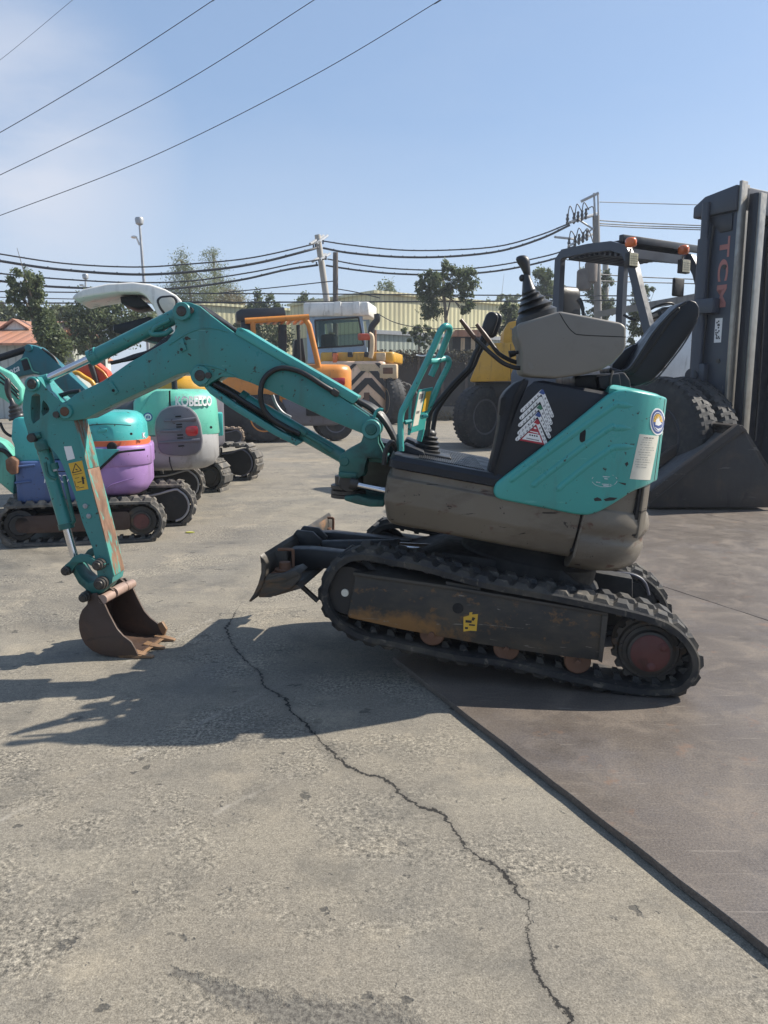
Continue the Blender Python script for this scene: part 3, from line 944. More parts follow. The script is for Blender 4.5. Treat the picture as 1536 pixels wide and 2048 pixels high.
# sheds
def shed(label, px0, px1, ytop, ymid, Y, depth, turn=38):
    p0 = at(px0, 760, Y)
    fr = Fr((p0.x, Y, 0), -R(turn))
    d = ray(px1, 760); d = d / d.y                     # right end: where its sight line meets the turned wall
    t = (Y * fr.a.x - p0.x * fr.a.y) / (fr.a.x - d.x * fr.a.y) if abs(fr.a.x - d.x * fr.a.y) > 1e-6 else Y
    ln = (d.x * t - p0.x) / fr.a.x
    Ym = Y + ln * fr.a.y * 0.5
    zt, zm = Z_at(ytop, Ym), Z_at(ymid, Ym)
    r = thing('industrial_shed', label, 'shed', fr.w(ln / 2, 0, 0), 'sheds beyond the yard')
    mb = MB(fr); mb.box(0, ln, 0, depth, zm, zt)
    obj('wall', mb, M_SHED, r)
    mb = MB(fr); mb.box(0.05, ln - 0.05, 0.08, depth - 0.08, 0, zm - 0.004)
    obj('lower_wall', mb, M_SHEDG, r)
    mb = MB(fr); mb.box(-0.15, ln + 0.15, -0.15, depth + 0.15, zt + 0.002, zt + 0.16)
    obj('roof', mb, M_SHED, r)
    mb = MB(fr); mb.box(-0.03, ln + 0.03, -0.06, -0.004, zm - 0.12, zm + 0.1)
    obj('flashing', mb, M_GALV, r)
    return r
shed('pale yellow corrugated shed, the wider one, behind the tree and the dark fence', 750, 1052, 602, 672, 44, 9)
shed('pale yellow corrugated shed half hidden behind the orange forklift mast', 410, 738, 622, 712, 50, 9)
# orange roofed hut on the left
Yh = 34.0
hut = thing('roofed_hut', 'corrugated hut with an orange sheet roof, left of the leaning tree', 'hut', (X_at(30, Yh), Yh, 0))
hx0, hx1 = X_at(-160, Yh), X_at(98, Yh)
mb = MB(); mb.box(hx0, hx1, Yh, Yh + 8, 0, Z_at(690, Yh)); obj('wall', mb, M_HUTW, hut)
ze, zr = Z_at(692, Yh), Z_at(660, Yh + 4) + 0.3
mb = MB()
mb.prism([(Yh - 0.5, ze), (Yh - 0.5, ze + 0.1), (Yh + 4, zr + 0.1), (Yh + 8.5, ze + 0.1), (Yh + 8.5, ze), (Yh + 4, zr)], hx0 - 0.3, hx1 + 0.3)
for v in mb.bm.verts: v.co = Vector((v.co.y, v.co.x, v.co.z))
obj('roof', mb, M_HUTR, hut)
mb = MB()
xg0, xg1 = X_at(42, Yh + 3), X_at(86, Yh + 3)
mb.prism([(xg0, zr - 0.42), (xg1, zr - 0.42), ((xg0 + xg1) / 2, zr - 0.02)], Yh + 2.2, Yh + 2.4)
obj('gable', mb, M_WHITE, hut)
mb = MB()
xm_ = (xg0 + xg1) / 2
mb.prism([(xg0 - 0.2, zr - 0.46), (xg0 - 0.2, zr - 0.38), (xm_, zr + 0.08), (xg1 + 0.2, zr - 0.38), (xg1 + 0.2, zr - 0.46), (xm_, zr)], Yh + 2.0, Yh + 5.5)
obj('gable_roof', mb, M_HUTR, hut)
# another white gable and a tiled hut behind the yellow counterweight
Yt = 40.0
ht = thing('tiled_hut', 'small hut with a salmon roof edge seen beyond the control levers', 'hut', (X_at(930, Yt), Yt, 0))
mb = MB(); mb.box(X_at(902, Yt), X_at(975, Yt), Yt, Yt + 4, 0, Z_at(674, Yt)); obj('wall', mb, M_DARK, ht)
for px in (918, 938, 957):
    mb = MB(); mb.box(X_at(px, Yt), X_at(px + 8, Yt), Yt - 0.06, Yt - 0.004, 0.6, Z_at(676, Yt)); obj('pillar', mb, M_CREAM, ht)
mb = MB(); mb.prism([(X_at(898, Yt), Z_at(674, Yt) + 0.004), (X_at(980, Yt), Z_at(674, Yt) + 0.004), (X_at(962, Yt), Z_at(661, Yt)), (X_at(906, Yt), Z_at(661, Yt))], Yt - 0.5, Yt + 4.5); obj('roof', mb, M_HUTR, ht)
wg = thing('white_hut', 'white gabled hut showing behind the leaning tree and orange excavator', 'hut', (X_at(140, 44), 44, 0), 'sheds beyond the yard')
mb = MB(); mb.prism([(X_at(120, 44), 0), (X_at(158, 44), 0), (X_at(158, 44), Z_at(716, 44)), (X_at(128, 44), Z_at(690, 44)), (X_at(120, 44), Z_at(694, 44))], 44, 50); obj('wall', mb, M_WHITE, wg)
mb = MB(); mb.prism([(X_at(162, 44), Z_at(718, 44)), (X_at(128, 44), Z_at(691, 44)), (X_at(120, 44), Z_at(695, 44)), (X_at(120, 44), Z_at(691, 44)), (X_at(128, 44), Z_at(687, 44)), (X_at(164, 44), Z_at(715, 44))], 43.8, 50.2); obj('roof', mb, M_HUTR, wg)

# ------------------------------------------------------------------ trees
def tree(label, px, Y, ybase, trunk, blobs, nleaf, mat, leaf=0.2, r0=0.16, name='tree', group='trees beyond the yard', limbs=True, seed=1, spread=1.0, asp=0.55):
    """trunk: pixel path from the ground up; blobs: pixel (x, y, half width, half height)"""
    rng = np.random.default_rng(seed)
    base = at(px, ybase, Y); base.z = 0
    r = thing(name, label, 'tree', base, group)
    pts = [base] + [at(x, y, Y + 0.3 * k) for k, (x, y) in enumerate(trunk)]
    mb = MB()
    mb.tube(pts, [r0, r0 * 0.75, r0 * 0.4], 8, 4)
    s_ = Y / FPX
    centres = []
    for (bx, by, bw, bh) in blobs:
        c = at(bx, by, Y + rng.uniform(-0.5, 0.5) * bw * s_)
        centres.append((c, bw * s_, bh * s_))
        if limbs:
            k = int(rng.integers(len(pts) // 2, len(pts)))
            p = pts[min(k, len(pts) - 1)]
            mid = p.lerp(c, 0.5) + Vector((rng.uniform(-0.2, 0.2), rng.uniform(-0.2, 0.2), 0.1)) * bw * s_
            mb.tube([p, mid, c], [r0 * 0.42, r0 * 0.26, r0 * 0.1], 6, 3)
            for q in range(3):
                e = c + Vector(rng.normal(size=3)) * bw * s_ * 0.5
                mb.tube([mid, mid.lerp(e, 0.6), e], [r0 * 0.18, r0 * 0.1, r0 * 0.05], 5, 2)
    obj('trunk', mb, M_BARK, r, ang=60)
    tot = sum(w * h for _, w, h in centres)
    Ps = []
    for c, w, h in centres:
        m = max(40, int(2.9 * nleaf * w * h / tot))
        ncl = max(6, int(m / 75))
        cl = rng.normal(size=(ncl, 3)); cl /= np.linalg.norm(cl, axis=1)[:, None]
        cl *= (rng.uniform(0.25, 1.0, (ncl, 1)) ** 0.5)
        cl = cl * np.array([w, w * 0.8, h]) + np.array(c)
        k = rng.integers(0, ncl, m)
        Ps.append(cl[k] + rng.normal(size=(m, 3)) * min(w, h) * 0.20 * spread * rng.uniform(0.5, 1.3, ncl)[k][:, None])
    P = np.concatenate(Ps)
    leaf_obj('crown', leaves(P, None, leaf, rng, asp), mat, r)
    return r

tree('leaning broad-leaved tree rising left of the white canopy, beside the orange roofed hut', 100, 30, 760, [(92, 720), (72, 660), (62, 610), (50, 560)],
     [(50, 560, 34, 18), (36, 578, 20, 16), (66, 590, 20, 20), (34, 605, 20, 14), (60, 615, 28, 14), (86, 640, 20, 22), (100, 668, 24, 26), (112, 690, 24, 30), (88, 655, 18, 30), (120, 712, 18, 18), (72, 575, 16, 16)], 3400, M_LEAF, 0.11, 0.15, seed=3, spread=1.2)
tree('dense dark tree beneath the open front of the white canopy', 205, 37, 760, [(205, 700), (200, 650), (200, 610)],
     [(175, 620, 36, 26), (215, 625, 36, 26), (250, 640, 30, 24), (170, 655, 34, 30), (205, 660, 42, 30), (245, 668, 34, 24), (150, 635, 20, 20), (280, 640, 26, 20), (185, 692, 40, 18)], 3600, M_LEAF, 0.13, 0.14, seed=4, spread=1.5)
tree('greyish bushy tree low at the left edge of the yard', 15, 48, 760, [(15, 700), (12, 640)],
     [(0, 640, 34, 26), (30, 636, 24, 22), (60, 640, 26, 22), (100, 628, 26, 20), (130, 630, 26, 20), (10, 612, 20, 14)], 3600, M_LEAFP, 0.14, 0.2, seed=5)
tree('tall feathery bamboo-like tree behind the white canopy, the broader one', 385, 56, 770, [(385, 640), (375, 560), (362, 520)],
     [(362, 528, 18, 20), (372, 560, 34, 24), (400, 580, 40, 28), (360, 590, 34, 24), (430, 596, 36, 22), (385, 610, 50, 14)], 4200, M_LEAFP, 0.13, 0.14, seed=6, spread=1.9, asp=0.3)
tree('thin feathery tree with sparse top, right of the tallest feathery tree', 428, 60, 770, [(428, 640), (430, 560), (425, 508)],
     [(422, 512, 18, 12), (432, 540, 22, 18), (440, 570, 26, 20), (455, 596, 30, 18)], 1500, M_LEAFP, 0.13, 0.11, seed=7, spread=2.2, asp=0.3)
tree('dry brownish bare-twigged bush right of the feathery trees', 470, 54, 770, [(468, 640), (470, 600)],
     [(462, 602, 36, 16), (445, 612, 26, 10), (480, 612, 16, 8)], 1500, M_LEAFB, 0.12, 0.1, seed=8, spread=1.8, asp=0.3)
tree('dark leafy tree with knobbly top behind the pale shed, above the boom', 525, 47, 770, [(520, 690), (515, 630), (510, 600)],
     [(508, 600, 16, 16), (545, 605, 18, 16), (520, 618, 26, 12), (540, 660, 30, 26), (510, 650, 26, 20), (490, 665, 22, 30), (560, 690, 26, 26)], 2600, M_LEAF, 0.13, 0.16, seed=9, spread=1.3)
tree('small round tree standing right behind the white cab roof', 615, 58, 770, [(615, 690), (616, 620)],
     [(615, 600, 16, 14), (625, 608, 16, 12), (604, 608, 12, 10)], 1000, M_LEAF, 0.14, 0.12, seed=10)
tree('pale wispy tree at the left end of the wide yellow shed', 778, 62, 770, [(775, 690), (772, 610)],
     [(770, 582, 16, 16), (780, 598, 22, 14), (800, 605, 20, 8), (762, 604, 14, 10)], 1200, M_LEAFP, 0.14, 0.12, seed=11, spread=1.6)
tree('tall open-branched tree standing before the wide yellow shed', 893, 38, 770, [(893, 680), (892, 640), (888, 590), (885, 545)],
     [(890, 530, 12, 12), (862, 560, 26, 16), (905, 548, 22, 14), (938, 556, 18, 20), (850, 590, 20, 18), (880, 572, 26, 18), (915, 575, 28, 16), (860, 618, 22, 20), (935, 600, 14, 16), (840, 566, 14, 8), (930, 620, 10, 12)], 3000, M_LEAF, 0.12, 0.12, seed=12, spread=1.2)
for k, (dx, tx) in enumerate([(-8, -40), (4, 26), (10, 44)]): pass
tree('low spreading shrub with yellowish leaves against the shed, left of the open-branched tree', 835, 40, 770, [(838, 690), (845, 660)],
     [(818, 664, 18, 8), (845, 656, 20, 10), (868, 668, 18, 12), (830, 680, 20, 8), (855, 690, 20, 8)], 1300, M_LEAF, 0.11, 0.07, seed=13)
tree('round green tree rising above the yellow counterweight', 1018, 42, 770, [(1020, 690), (1022, 640)],
     [(1020, 620, 16, 18), (1030, 640, 14, 16), (1000, 650, 22, 16), (985, 660, 14, 10)], 1900, M_LEAF, 0.12, 0.1, seed=14)
tree('leafy tree seen between the black joystick and the forklift rear pillar', 1088, 48, 770, [(1090, 690), (1090, 600)],
     [(1085, 555, 18, 20), (1100, 575, 22, 20), (1075, 590, 18, 18), (1110, 600, 22, 20)], 1800, M_LEAF, 0.14, 0.14, seed=15)
tree('climber-clad tree around the transformer pole', 1192, 44, 770, [(1195, 680), (1192, 600)],
     [(1182, 548, 18, 18), (1215, 560, 12, 14), (1190, 590, 16, 22), (1218, 610, 16, 22), (1195, 630, 24, 16)], 1700, M_LEAFD, 0.13, 0.1, seed=16, spread=1.2)
tree('dense shrub seen through the forklift guard, below the dark shed roof', 1282, 40, 770, [(1285, 690), (1285, 650)],
     [(1275, 585, 22, 12), (1300, 580, 16, 8), (1270, 620, 16, 24), (1285, 650, 26, 20), (1250, 690, 22, 10)], 2000, M_LEAF, 0.12, 0.1, seed=17)
tree('hazy green treetops low behind the tall open-branched tree', 1000, 75, 770, [(1000, 690), (1000, 640)],
     [(1000, 604, 40, 10), (1035, 600, 30, 9)], 1200, M_LEAFP, 0.17, 0.2, seed=18)

# ------------------------------------------------------------------ poles, lamps, wires
def pole(name, label, px_top, px_bot, Y, r, mat, group=None, part='shaft'):
    b_ = at(*px_bot, Y); t_ = at(*px_top, Y)
    dr = (t_ - b_).normalized()
    base = b_ - dr * (b_.z / dr.z)
    root = thing(name, label, 'pole', base, group)
    mb = MB(); mb.tube([base, t_], [r * 1.25, r], 12); obj(part, mb, mat, root)
    return root, base, t_
Yp = 42.0
pr, pb, ptp = pole('utility_pole', 'leaning pale concrete utility pole with two pairs of slanting crossarms', (635, 470), (654, 605), Yp, 0.16, M_CONC)
for (x0, y0, x1, y1) in ((620, 488, 647, 471), (633, 487, 655, 471), (625, 523, 651, 508), (640, 520, 660, 507)):
    mb = MB(); mb.tube([at(x0, y0, Yp - 1.3), at(x1, y1, Yp + 1.4)], 0.07, 6); obj('crossarm', mb, M_GALV, pr)
for (x, y) in ((627, 493), (631, 491), (633, 527), (646, 483), (652, 515)):
    mb = MB(); mb.cyl(at(x, y - 3, Yp - 0.4), at(x, y + 5, Yp - 0.4), 0.04, seg=8); obj('insulator', mb, M_CABLE, pr)
pole('utility_pole', 'short dark weathered pole standing just right of the leaning concrete pole', (671, 505), (671, 600), 40.0, 0.13, M_WOODP)
Yq = 40.0
M_CONCD = surf('dark_concrete_pole', (0.21, 0.20, 0.185), 0.85, 0, 0.15, 1.5, bump=(30, 0.2, 0.01))  # darker grey version of the pole concrete
qr, qb, qt = pole('transformer_pole', 'tall concrete pole carrying transformers and looped jumper wires, above the forklift guard', (1192, 432), (1196, 640), Yq, 0.17, M_CONCD)
mb = MB()
mb.tube([at(1188, 386, Yq), at(1190, 436, Yq)], 0.05, 6); mb.tube([at(1196, 386, Yq), at(1197, 436, Yq)], 0.05, 6); mb.tube([at(1162, 403, Yq), at(1197, 386, Yq)], 0.07, 6)
obj('top_bracket', mb, M_GALV, qr)
for (x0, y0, x1, y1) in ((1137, 446, 1190, 430), (1140, 444, 1194, 427), (1137, 492, 1190, 466), (1110, 474, 1150, 478)):
    mb = MB(); mb.tube([at(x0, y0, Yq - 1.0), at(x1, y1, Yq + 0.6)], 0.06, 6); obj('crossarm', mb, M_GALV, qr)
for (x0, y0, x1, y1) in ((1158, 440, 1192, 462), (1160, 478, 1192, 452)):
    mb = MB(); mb.tube([at(x0, y0, Yq - 0.6), at(x1, y1, Yq)], 0.045, 6); obj('brace', mb, M_GALV, qr)
for x, y in ((1148, 436), (1156, 433), (1164, 430), (1172, 427), (1150, 482), (1158, 478), (1166, 474), (1174, 470), (1135, 438), (1138, 486)):
    mb = MB(); mb.lathe(at(x, y, Yq - 0.7), (0, 0, 1), [(-0.28, 0.03), (-0.2, 0.08), (-0.1, 0.05), (0, 0.09), (0.1, 0.05), (0.2, 0.07), (0.25, 0.02)], 8); obj('insulator', mb, M_CABLE, qr)
for (x0, y0, xm, ym, x1, y1) in ((1135, 436, 1140, 412, 1148, 430), (1150, 432, 1154, 408, 1164, 424), (1164, 424, 1168, 405, 1178, 420), (1172, 420, 1186, 414, 1188, 440), (1138, 484, 1142, 462, 1152, 476), (1152, 476, 1158, 456, 1166, 470), (1166, 468, 1176, 458, 1188, 490), (1130, 500, 1135, 520, 1160, 505)):
    mb = MB(); mb.tube([at(x0, y0, Yq - 0.7), at(xm, ym, Yq - 0.8), at(x1, y1, Yq - 0.7)], 0.025, 6, 5); obj('jumper_wire', mb, M_CABLE, qr)
mb = MB(); mb.lathe(at(1168, 560, Yq - 0.7), (0, 0, 1), [(-0.5, 0.3), (-0.45, 0.36), (0.4, 0.36), (0.48, 0.3), (0.55, 0.1)], 14); obj('transformer', mb, M_WOODP, qr)
mb = MB(); mb.lathe(at(1182, 545, Yq - 0.8), (0, 0, 1), [(-0.5, 0.26), (-0.45, 0.31), (0.4, 0.31), (0.48, 0.26), (0.55, 0.1)], 14); obj('transformer', mb, M_WOODP, qr)
pole('utility_pole', 'second concrete pole close behind the transformer pole', (1211, 505), (1211, 640), 45.0, 0.16, M_CONC)
pole('guy_pole', 'very thin steel pole left of the transformer pole', (1159, 520), (1159, 600), 45.0, 0.035, M_GALV)

def lamp(label, px, top, bot, Y, arm):
    b_ = at(*bot, Y); base = Vector((b_.x + 0.1, Y, 0))
    r = thing('street_lamp', label, 'street lamp', base, 'street lamps behind the yard')
    t_ = at(*top, Y)
    mb = MB(); mb.tube([base, b_, t_], [0.11, 0.09, 0.06], 10); obj('pole', mb, M_GALV, r)
    mb = MB(); mb.lathe(t_ - Vector((0, 0, 0.1)), (0, 0, 1), [(-0.02, 0.08), (0.05, 0.2), (0.28, 0.24), (0.38, 0.2), (0.42, 0.02)], 14); obj('lamp_head', mb, M_GALV, r)
    mb = MB(); q = at(*arm[0], Y); e = at(*arm[1], Y)
    mb.tube([q, q.lerp(e, 0.5) + Vector((0, 0, 0.15)), e], 0.05, 8, 4); mb.ball(e, 0.14, 10, (1.3, 1, 0.6)); obj('side_lamp', mb, M_WHITE, r)
lamp('tall grey street lamp with a side arm, standing above the white canopy', 280, (279, 446), (288, 562), 44, ((279, 490), (268, 474)))
lamp('short distant street lamp left of the white canopy', 170, (171, 556), (171, 585), 60, ((171, 585), (163, 570)))

def wire(label, pts, r, Y0, Y1=None, knobs=0, group='overhead cables', name='overhead_cable', seg=6):
    Y1 = Y0 if Y1 is None else Y1
    m = len(pts)
    r = r * 0.62 if knobs else r
    P = [at(x, y, Y0 + (Y1 - Y0) * k / (m - 1)) for k, (x, y) in enumerate(pts)]
    ext = 9.0 if min(pts[0][0], 0) < 0 else 0.0
    if ext: P = [P[0] + (P[0] - P[1]).normalized() * ext] + P
    if name == 'high_wire': P = P + [P[-1] + (P[-1] - P[-2]).normalized() * 12.0]
    mb = MB()
    C_ = catmull(P, 10)
    mb.tube(C_, r, seg)
    if knobs:
        for q in resample(C_, knobs)[1:-1]:
            mb.ball(q + Vector((0, 0, r * 0.85)), r * 0.75, 6)
    o = obj(name, mb, M_CABLE, loc=P[0], ang=60)
    return tag(o, label, 'cable', group)
wire('highest bundled cable sagging from the left edge to the leaning pole', [(-30, 503), (0, 508), (130, 527), (270, 534), (380, 528), (500, 516), (612, 492), (640, 483)], 0.055, 36, 41, 26)
wire('second and thickest bundled cable left of the leaning pole', [(-30, 516), (0, 522), (120, 539), (280, 549), (420, 540), (520, 525), (612, 502), (636, 495)], 0.095, 36, 41, 26)
wire('third bundled cable left of the leaning pole, crossing the tree top', [(-30, 543), (0, 547), (120, 558), (260, 565), (380, 562), (500, 545), (590, 527), (650, 518)], 0.055, 36, 41, 26)
wire('lowest bundled cable left of the leaning pole, running behind the white canopy', [(-30, 556), (0, 562), (100, 573), (250, 578), (360, 576), (480, 560), (570, 540), (636, 530)], 0.085, 36, 41, 26)
wire('highest bundled cable from the leaning pole to the transformer pole', [(646, 482), (700, 490), (800, 500), (900, 500), (1000, 492), (1080, 470), (1138, 447)], 0.055, 41, 39, 22)
wire('thick second bundled cable from the leaning pole to the transformer pole', [(646, 496), (700, 506), (800, 514), (900, 513), (1000, 502), (1080, 478), (1140, 450)], 0.085, 41, 39, 22)
wire('third bundled cable right of the leaning pole, sagging past the joystick', [(655, 518), (720, 530), (800, 538), (900, 540), (1000, 530), (1100, 510), (1150, 492)], 0.055, 41, 39, 22)
wire('lowest bundled cable right of the leaning pole, sagging behind the joystick', [(652, 531), (720, 541), (800, 548), (900, 549), (1000, 541), (1100, 520), (1150, 500)], 0.075, 41, 39, 22)
for lb, pts, r_ in (('thin horizontal wire crossing behind the white canopy and the leaning pole', [(-20, 583), (300, 586), (640, 588), (900, 590), (1300, 592)], 0.03),
                    ('thin wire just below the bundled cables at the left, faint and level', [(-20, 594), (100, 597), (240, 600), (420, 604)], 0.022),
                    ('thin level wire grazing the top of the white cab roof', [(-20, 606), (300, 606), (620, 604), (900, 603), (1300, 600)], 0.035),
                    ('thin wire rising from the left to the short dark pole', [(420, 588), (540, 576), (668, 562)], 0.025),
                    ('thin wire drooping right of the short dark pole to the pale wispy tree', [(676, 578), (710, 584), (760, 596)], 0.025),
                    ('thin wire crossing the wide yellow shed diagonally', [(752, 626), (800, 648), (880, 658), (1000, 652)], 0.022)):
    wire(lb, pts, r_, 39, name='thin_wire', group='thin wires over the yard edge')
for k, (lb, y0, y1) in enumerate((('lone top wire from the pole bracket to the forklift mast', 404, 408), ('upper wire of three running right from the transformer pole', 441, 451), ('middle wire of three running right from the transformer pole', 447, 455), ('lower wire of three running right from the transformer pole', 451, 459),
                                  ('wire crossing the sky inside the forklift guard, upper', 549, 559), ('wire crossing the sky inside the forklift guard, lower', 562, 566))):
    wire(lb, [(1200, y0), (1300, (y0 + y1) / 2 + 1), (1560, y1 + 6)], 0.028 if k else 0.02, 40, 46, name='thin_wire', group='wires right of the transformer pole')
for lb, pts in (('high wire at the far upper left corner of the sky, faintest', [(-60, 155), (0, 120), (145, 0), (230, -70)]),
                ('high wire crossing the upper left sky, leftmost of the three long ones', [(-60, 292), (0, 265), (220, 135), (427, 0), (540, -80)]),
                ('high wire crossing the upper left sky, middle of the three long ones', [(-60, 376), (0, 350), (330, 186), (628, 0), (760, -90)]),
                ('high wire crossing the upper left sky, longest and lowest of the three', [(-60, 452), (0, 431), (300, 315), (620, 155), (880, 0), (1000, -80)])):
    wire(lb, pts, 0.006 if 'faint' not in lb else 0.003, 15, 13, name='high_wire', group='high wires across the sky')

# ================================================================== TRACK BUILDER
def track_mesh(mb, path, b0, b1, npitch, th=0.035, lug=0.026, style='stagger', inner=True, dusty=False):
    """a rubber track: closed (a, c) outer path; chevron lugs outside, guide lugs inside"""
    sub = 4
    N = npitch * sub
    P = [Vector((p[0], p[1])) for p in resample([Vector((p[0], p[1], 0)) for p in catmull([Vector((a, c, 0)) for a, c in path], 8, True)], N, True)]
    area = sum(P[i].x * P[(i + 1) % N].y - P[(i + 1) % N].x * P[i].y for i in range(N))
    sg = 1 if area > 0 else -1
    nor = []
    for i in range(N):
        t = (P[(i + 1) % N] - P[i - 1]).normalized()
        nor.append(Vector((t.y, -t.x)) * sg)
    ch = 0.008
    sec = []
    for i in range(N):
        o, q = P[i], P[i] - nor[i] * th
        o2 = P[i] - nor[i] * ch
        sec.append([mb.V((o.x, b0 + ch, o.y)), mb.V((o.x, b1 - ch, o.y)), mb.V((o2.x, b1, o2.y)), mb.V((q.x, b1, q.y)), mb.V((q.x, b0, q.y)), mb.V((o2.x, b0, o2.y))])
    for i in range(N):
        A, B = sec[i], sec[(i + 1) % N]
        for j in range(6):
            mb.face([A[j], B[j], B[(j + 1) % 6], A[(j + 1) % 6]])
    w = b1 - b0
    def block(k0, k1, kt0, kt1, ba, bb, h, taper, skew=0.0):
        def pt(k, b, hh):
            i0 = int(math.floor(k)); f = k - i0
            p = P[i0 % N].lerp(P[(i0 + 1) % N], f); n_ = nor[i0 % N].lerp(nor[(i0 + 1) % N], f)
            p = p + n_ * hh
            return (p.x, b, p.y)
        e = -0.004 if h > 0 else 0.004
        s0, s1 = (0, skew)
        pts = [pt(k0 + s0, ba, e), pt(k1 + s0, ba, e), pt(k1 + s1, bb, e), pt(k0 + s1, bb, e),
               pt(kt0 + s0, ba + taper, h), pt(kt1 + s0, ba + taper, h), pt(kt1 + s1, bb - taper, h), pt(kt0 + s1, bb - taper, h)]
        mb.hexa(pts)
    for k in range(npitch):
        c = k * sub
        if style == 'stagger':
            block(c - 1.75, c + 1.75, c - 0.9, c + 0.9, b0 + 0.006, b0 + w * 0.50, lug, 0.014, 0.6)
            block(c + 0.25, c + 3.75, c + 1.1, c + 2.9, b0 + w * 0.50, b1 - 0.006, lug, 0.014, -0.6)
        else:
            block(c - 1.2, c + 1.2, c - 0.9, c + 0.9, b0 + 0.004, b1 - 0.004, lug, 0.004)
            block(c + 1.4, c + 2.6, c + 1.6, c + 2.4, b0 + 0.02, b1 - 0.02, lug * 0.4, 0.004)
        if inner:
            def pin(k, b, hh):
                i0 = int(math.floor(k)); p = P[i0 % N] - nor[i0 % N] * (th + hh)
                return (p.x, b, p.y)
            for (ba, bb) in ((b0 + w * 0.30, b0 + w * 0.42), (b0 + w * 0.58, b0 + w * 0.70)):
                mb.hexa([pin(c - 1, ba, -0.004), pin(c + 1, ba, -0.004), pin(c + 1, bb, -0.004), pin(c - 1, bb, -0.004),
                         pin(c - 0.0, ba + 0.006, 0.028), pin(c + 1, ba + 0.006, 0.028), pin(c + 1, bb - 0.006, 0.028), pin(c - 0.0, bb - 0.006, 0.028)])
    return mb

# ================================================================== MACHINES BEHIND
def rrect(a0, a1, b0, b1, rf, rr, n=8):
    """plan outline: small round corners at a0, big ones at a1"""
    pts = []
    for (ca, cb, r, t0) in ((a0 + rf, b0 + rf, rf, math.pi), (a1 - rr, b0 + rr, rr, 1.5 * math.pi), (a1 - rr, b1 - rr, rr, 0), (a0 + rf, b1 - rf, rf, 0.5 * math.pi)):
        for k in range(n + 1):
            t = t0 + 0.5 * math.pi * k / n
            pts.append((ca + r * math.cos(t), cb + r * math.sin(t)))
    return pts
def blockf(mb, fr, a0, a1, b0, b1, c0, c1, rf, rr, ed=0.05, top=None, taper=0.0):
    top = ed if top is None else top
    L = [(c0, ed), (c0 + ed * 0.3, ed * 0.45), (c0 + ed, 0.0), (c1 - top, 0.0), (c1 - top * 0.35, top * 0.3), (c1 - top * 0.08, top * 0.7), (c1, top * 1.2)]
    rings = []
    for c, i in L:
        k = taper * (c - c0) / (c1 - c0)
        rings.append([(a, b, c) for a, b in rrect(a0 + i + k, a1 - i - k, b0 + i, b1 - i, max(0.01, rf - i * .5), max(0.02, rr - i * .5))])
    return mb.rings(rings)
def hblock(name, fr, x0, x1, yt, yb, b0, b1, rf, rr, mat, parent, ed=0.05, top=None, taper=0.0, ang=40):
    a0 = fr.px(x0, (yt + yb) / 2, b0)[0]; a1 = fr.px(x1, (yt + yb) / 2, b0 + min(rr, 0.3) * 0.6)[0]
    xm = x0 * 0.5 + x1 * 0.5
    c0, c1 = fr.px(xm, yb, b0)[1], fr.px(xm, yt, b0)[1]
    mb = MB(fr); blockf(mb, fr, a0, a1, b0, b1, c0, c1, rf, rr, ed, top, taper)
    o = obj(name, mb, mat, parent, ang)
    o['_c'] = 0
    del o['_c']
    return o, (a0, a1, c0, c1)
def pprism(name, fr, px, b0, b1, mat, parent, bev=0.0, at_b=None, seg=2, rnd=0, ang=38):
    mb = MB(fr)
    q = fr.poly(px, b0 if at_b is None else at_b)
    if rnd: q = rnd_poly(q, rnd, 3)
    mb.prism(q, b0, b1, bev, seg)
    return obj(name, mb, mat, parent, ang)
def ptube(name, fr, px, b, r, mat, parent, smooth=0, seg=10):
    mb = MB(fr); mb.tube([fr.p3(x, y, bb) if not isinstance(bb, type(None)) else None for (x, y), bb in zip(px, b if isinstance(b, (list, tuple)) else [b] * len(px))], r, seg, smooth)
    return obj(name, mb, mat, parent, 60)

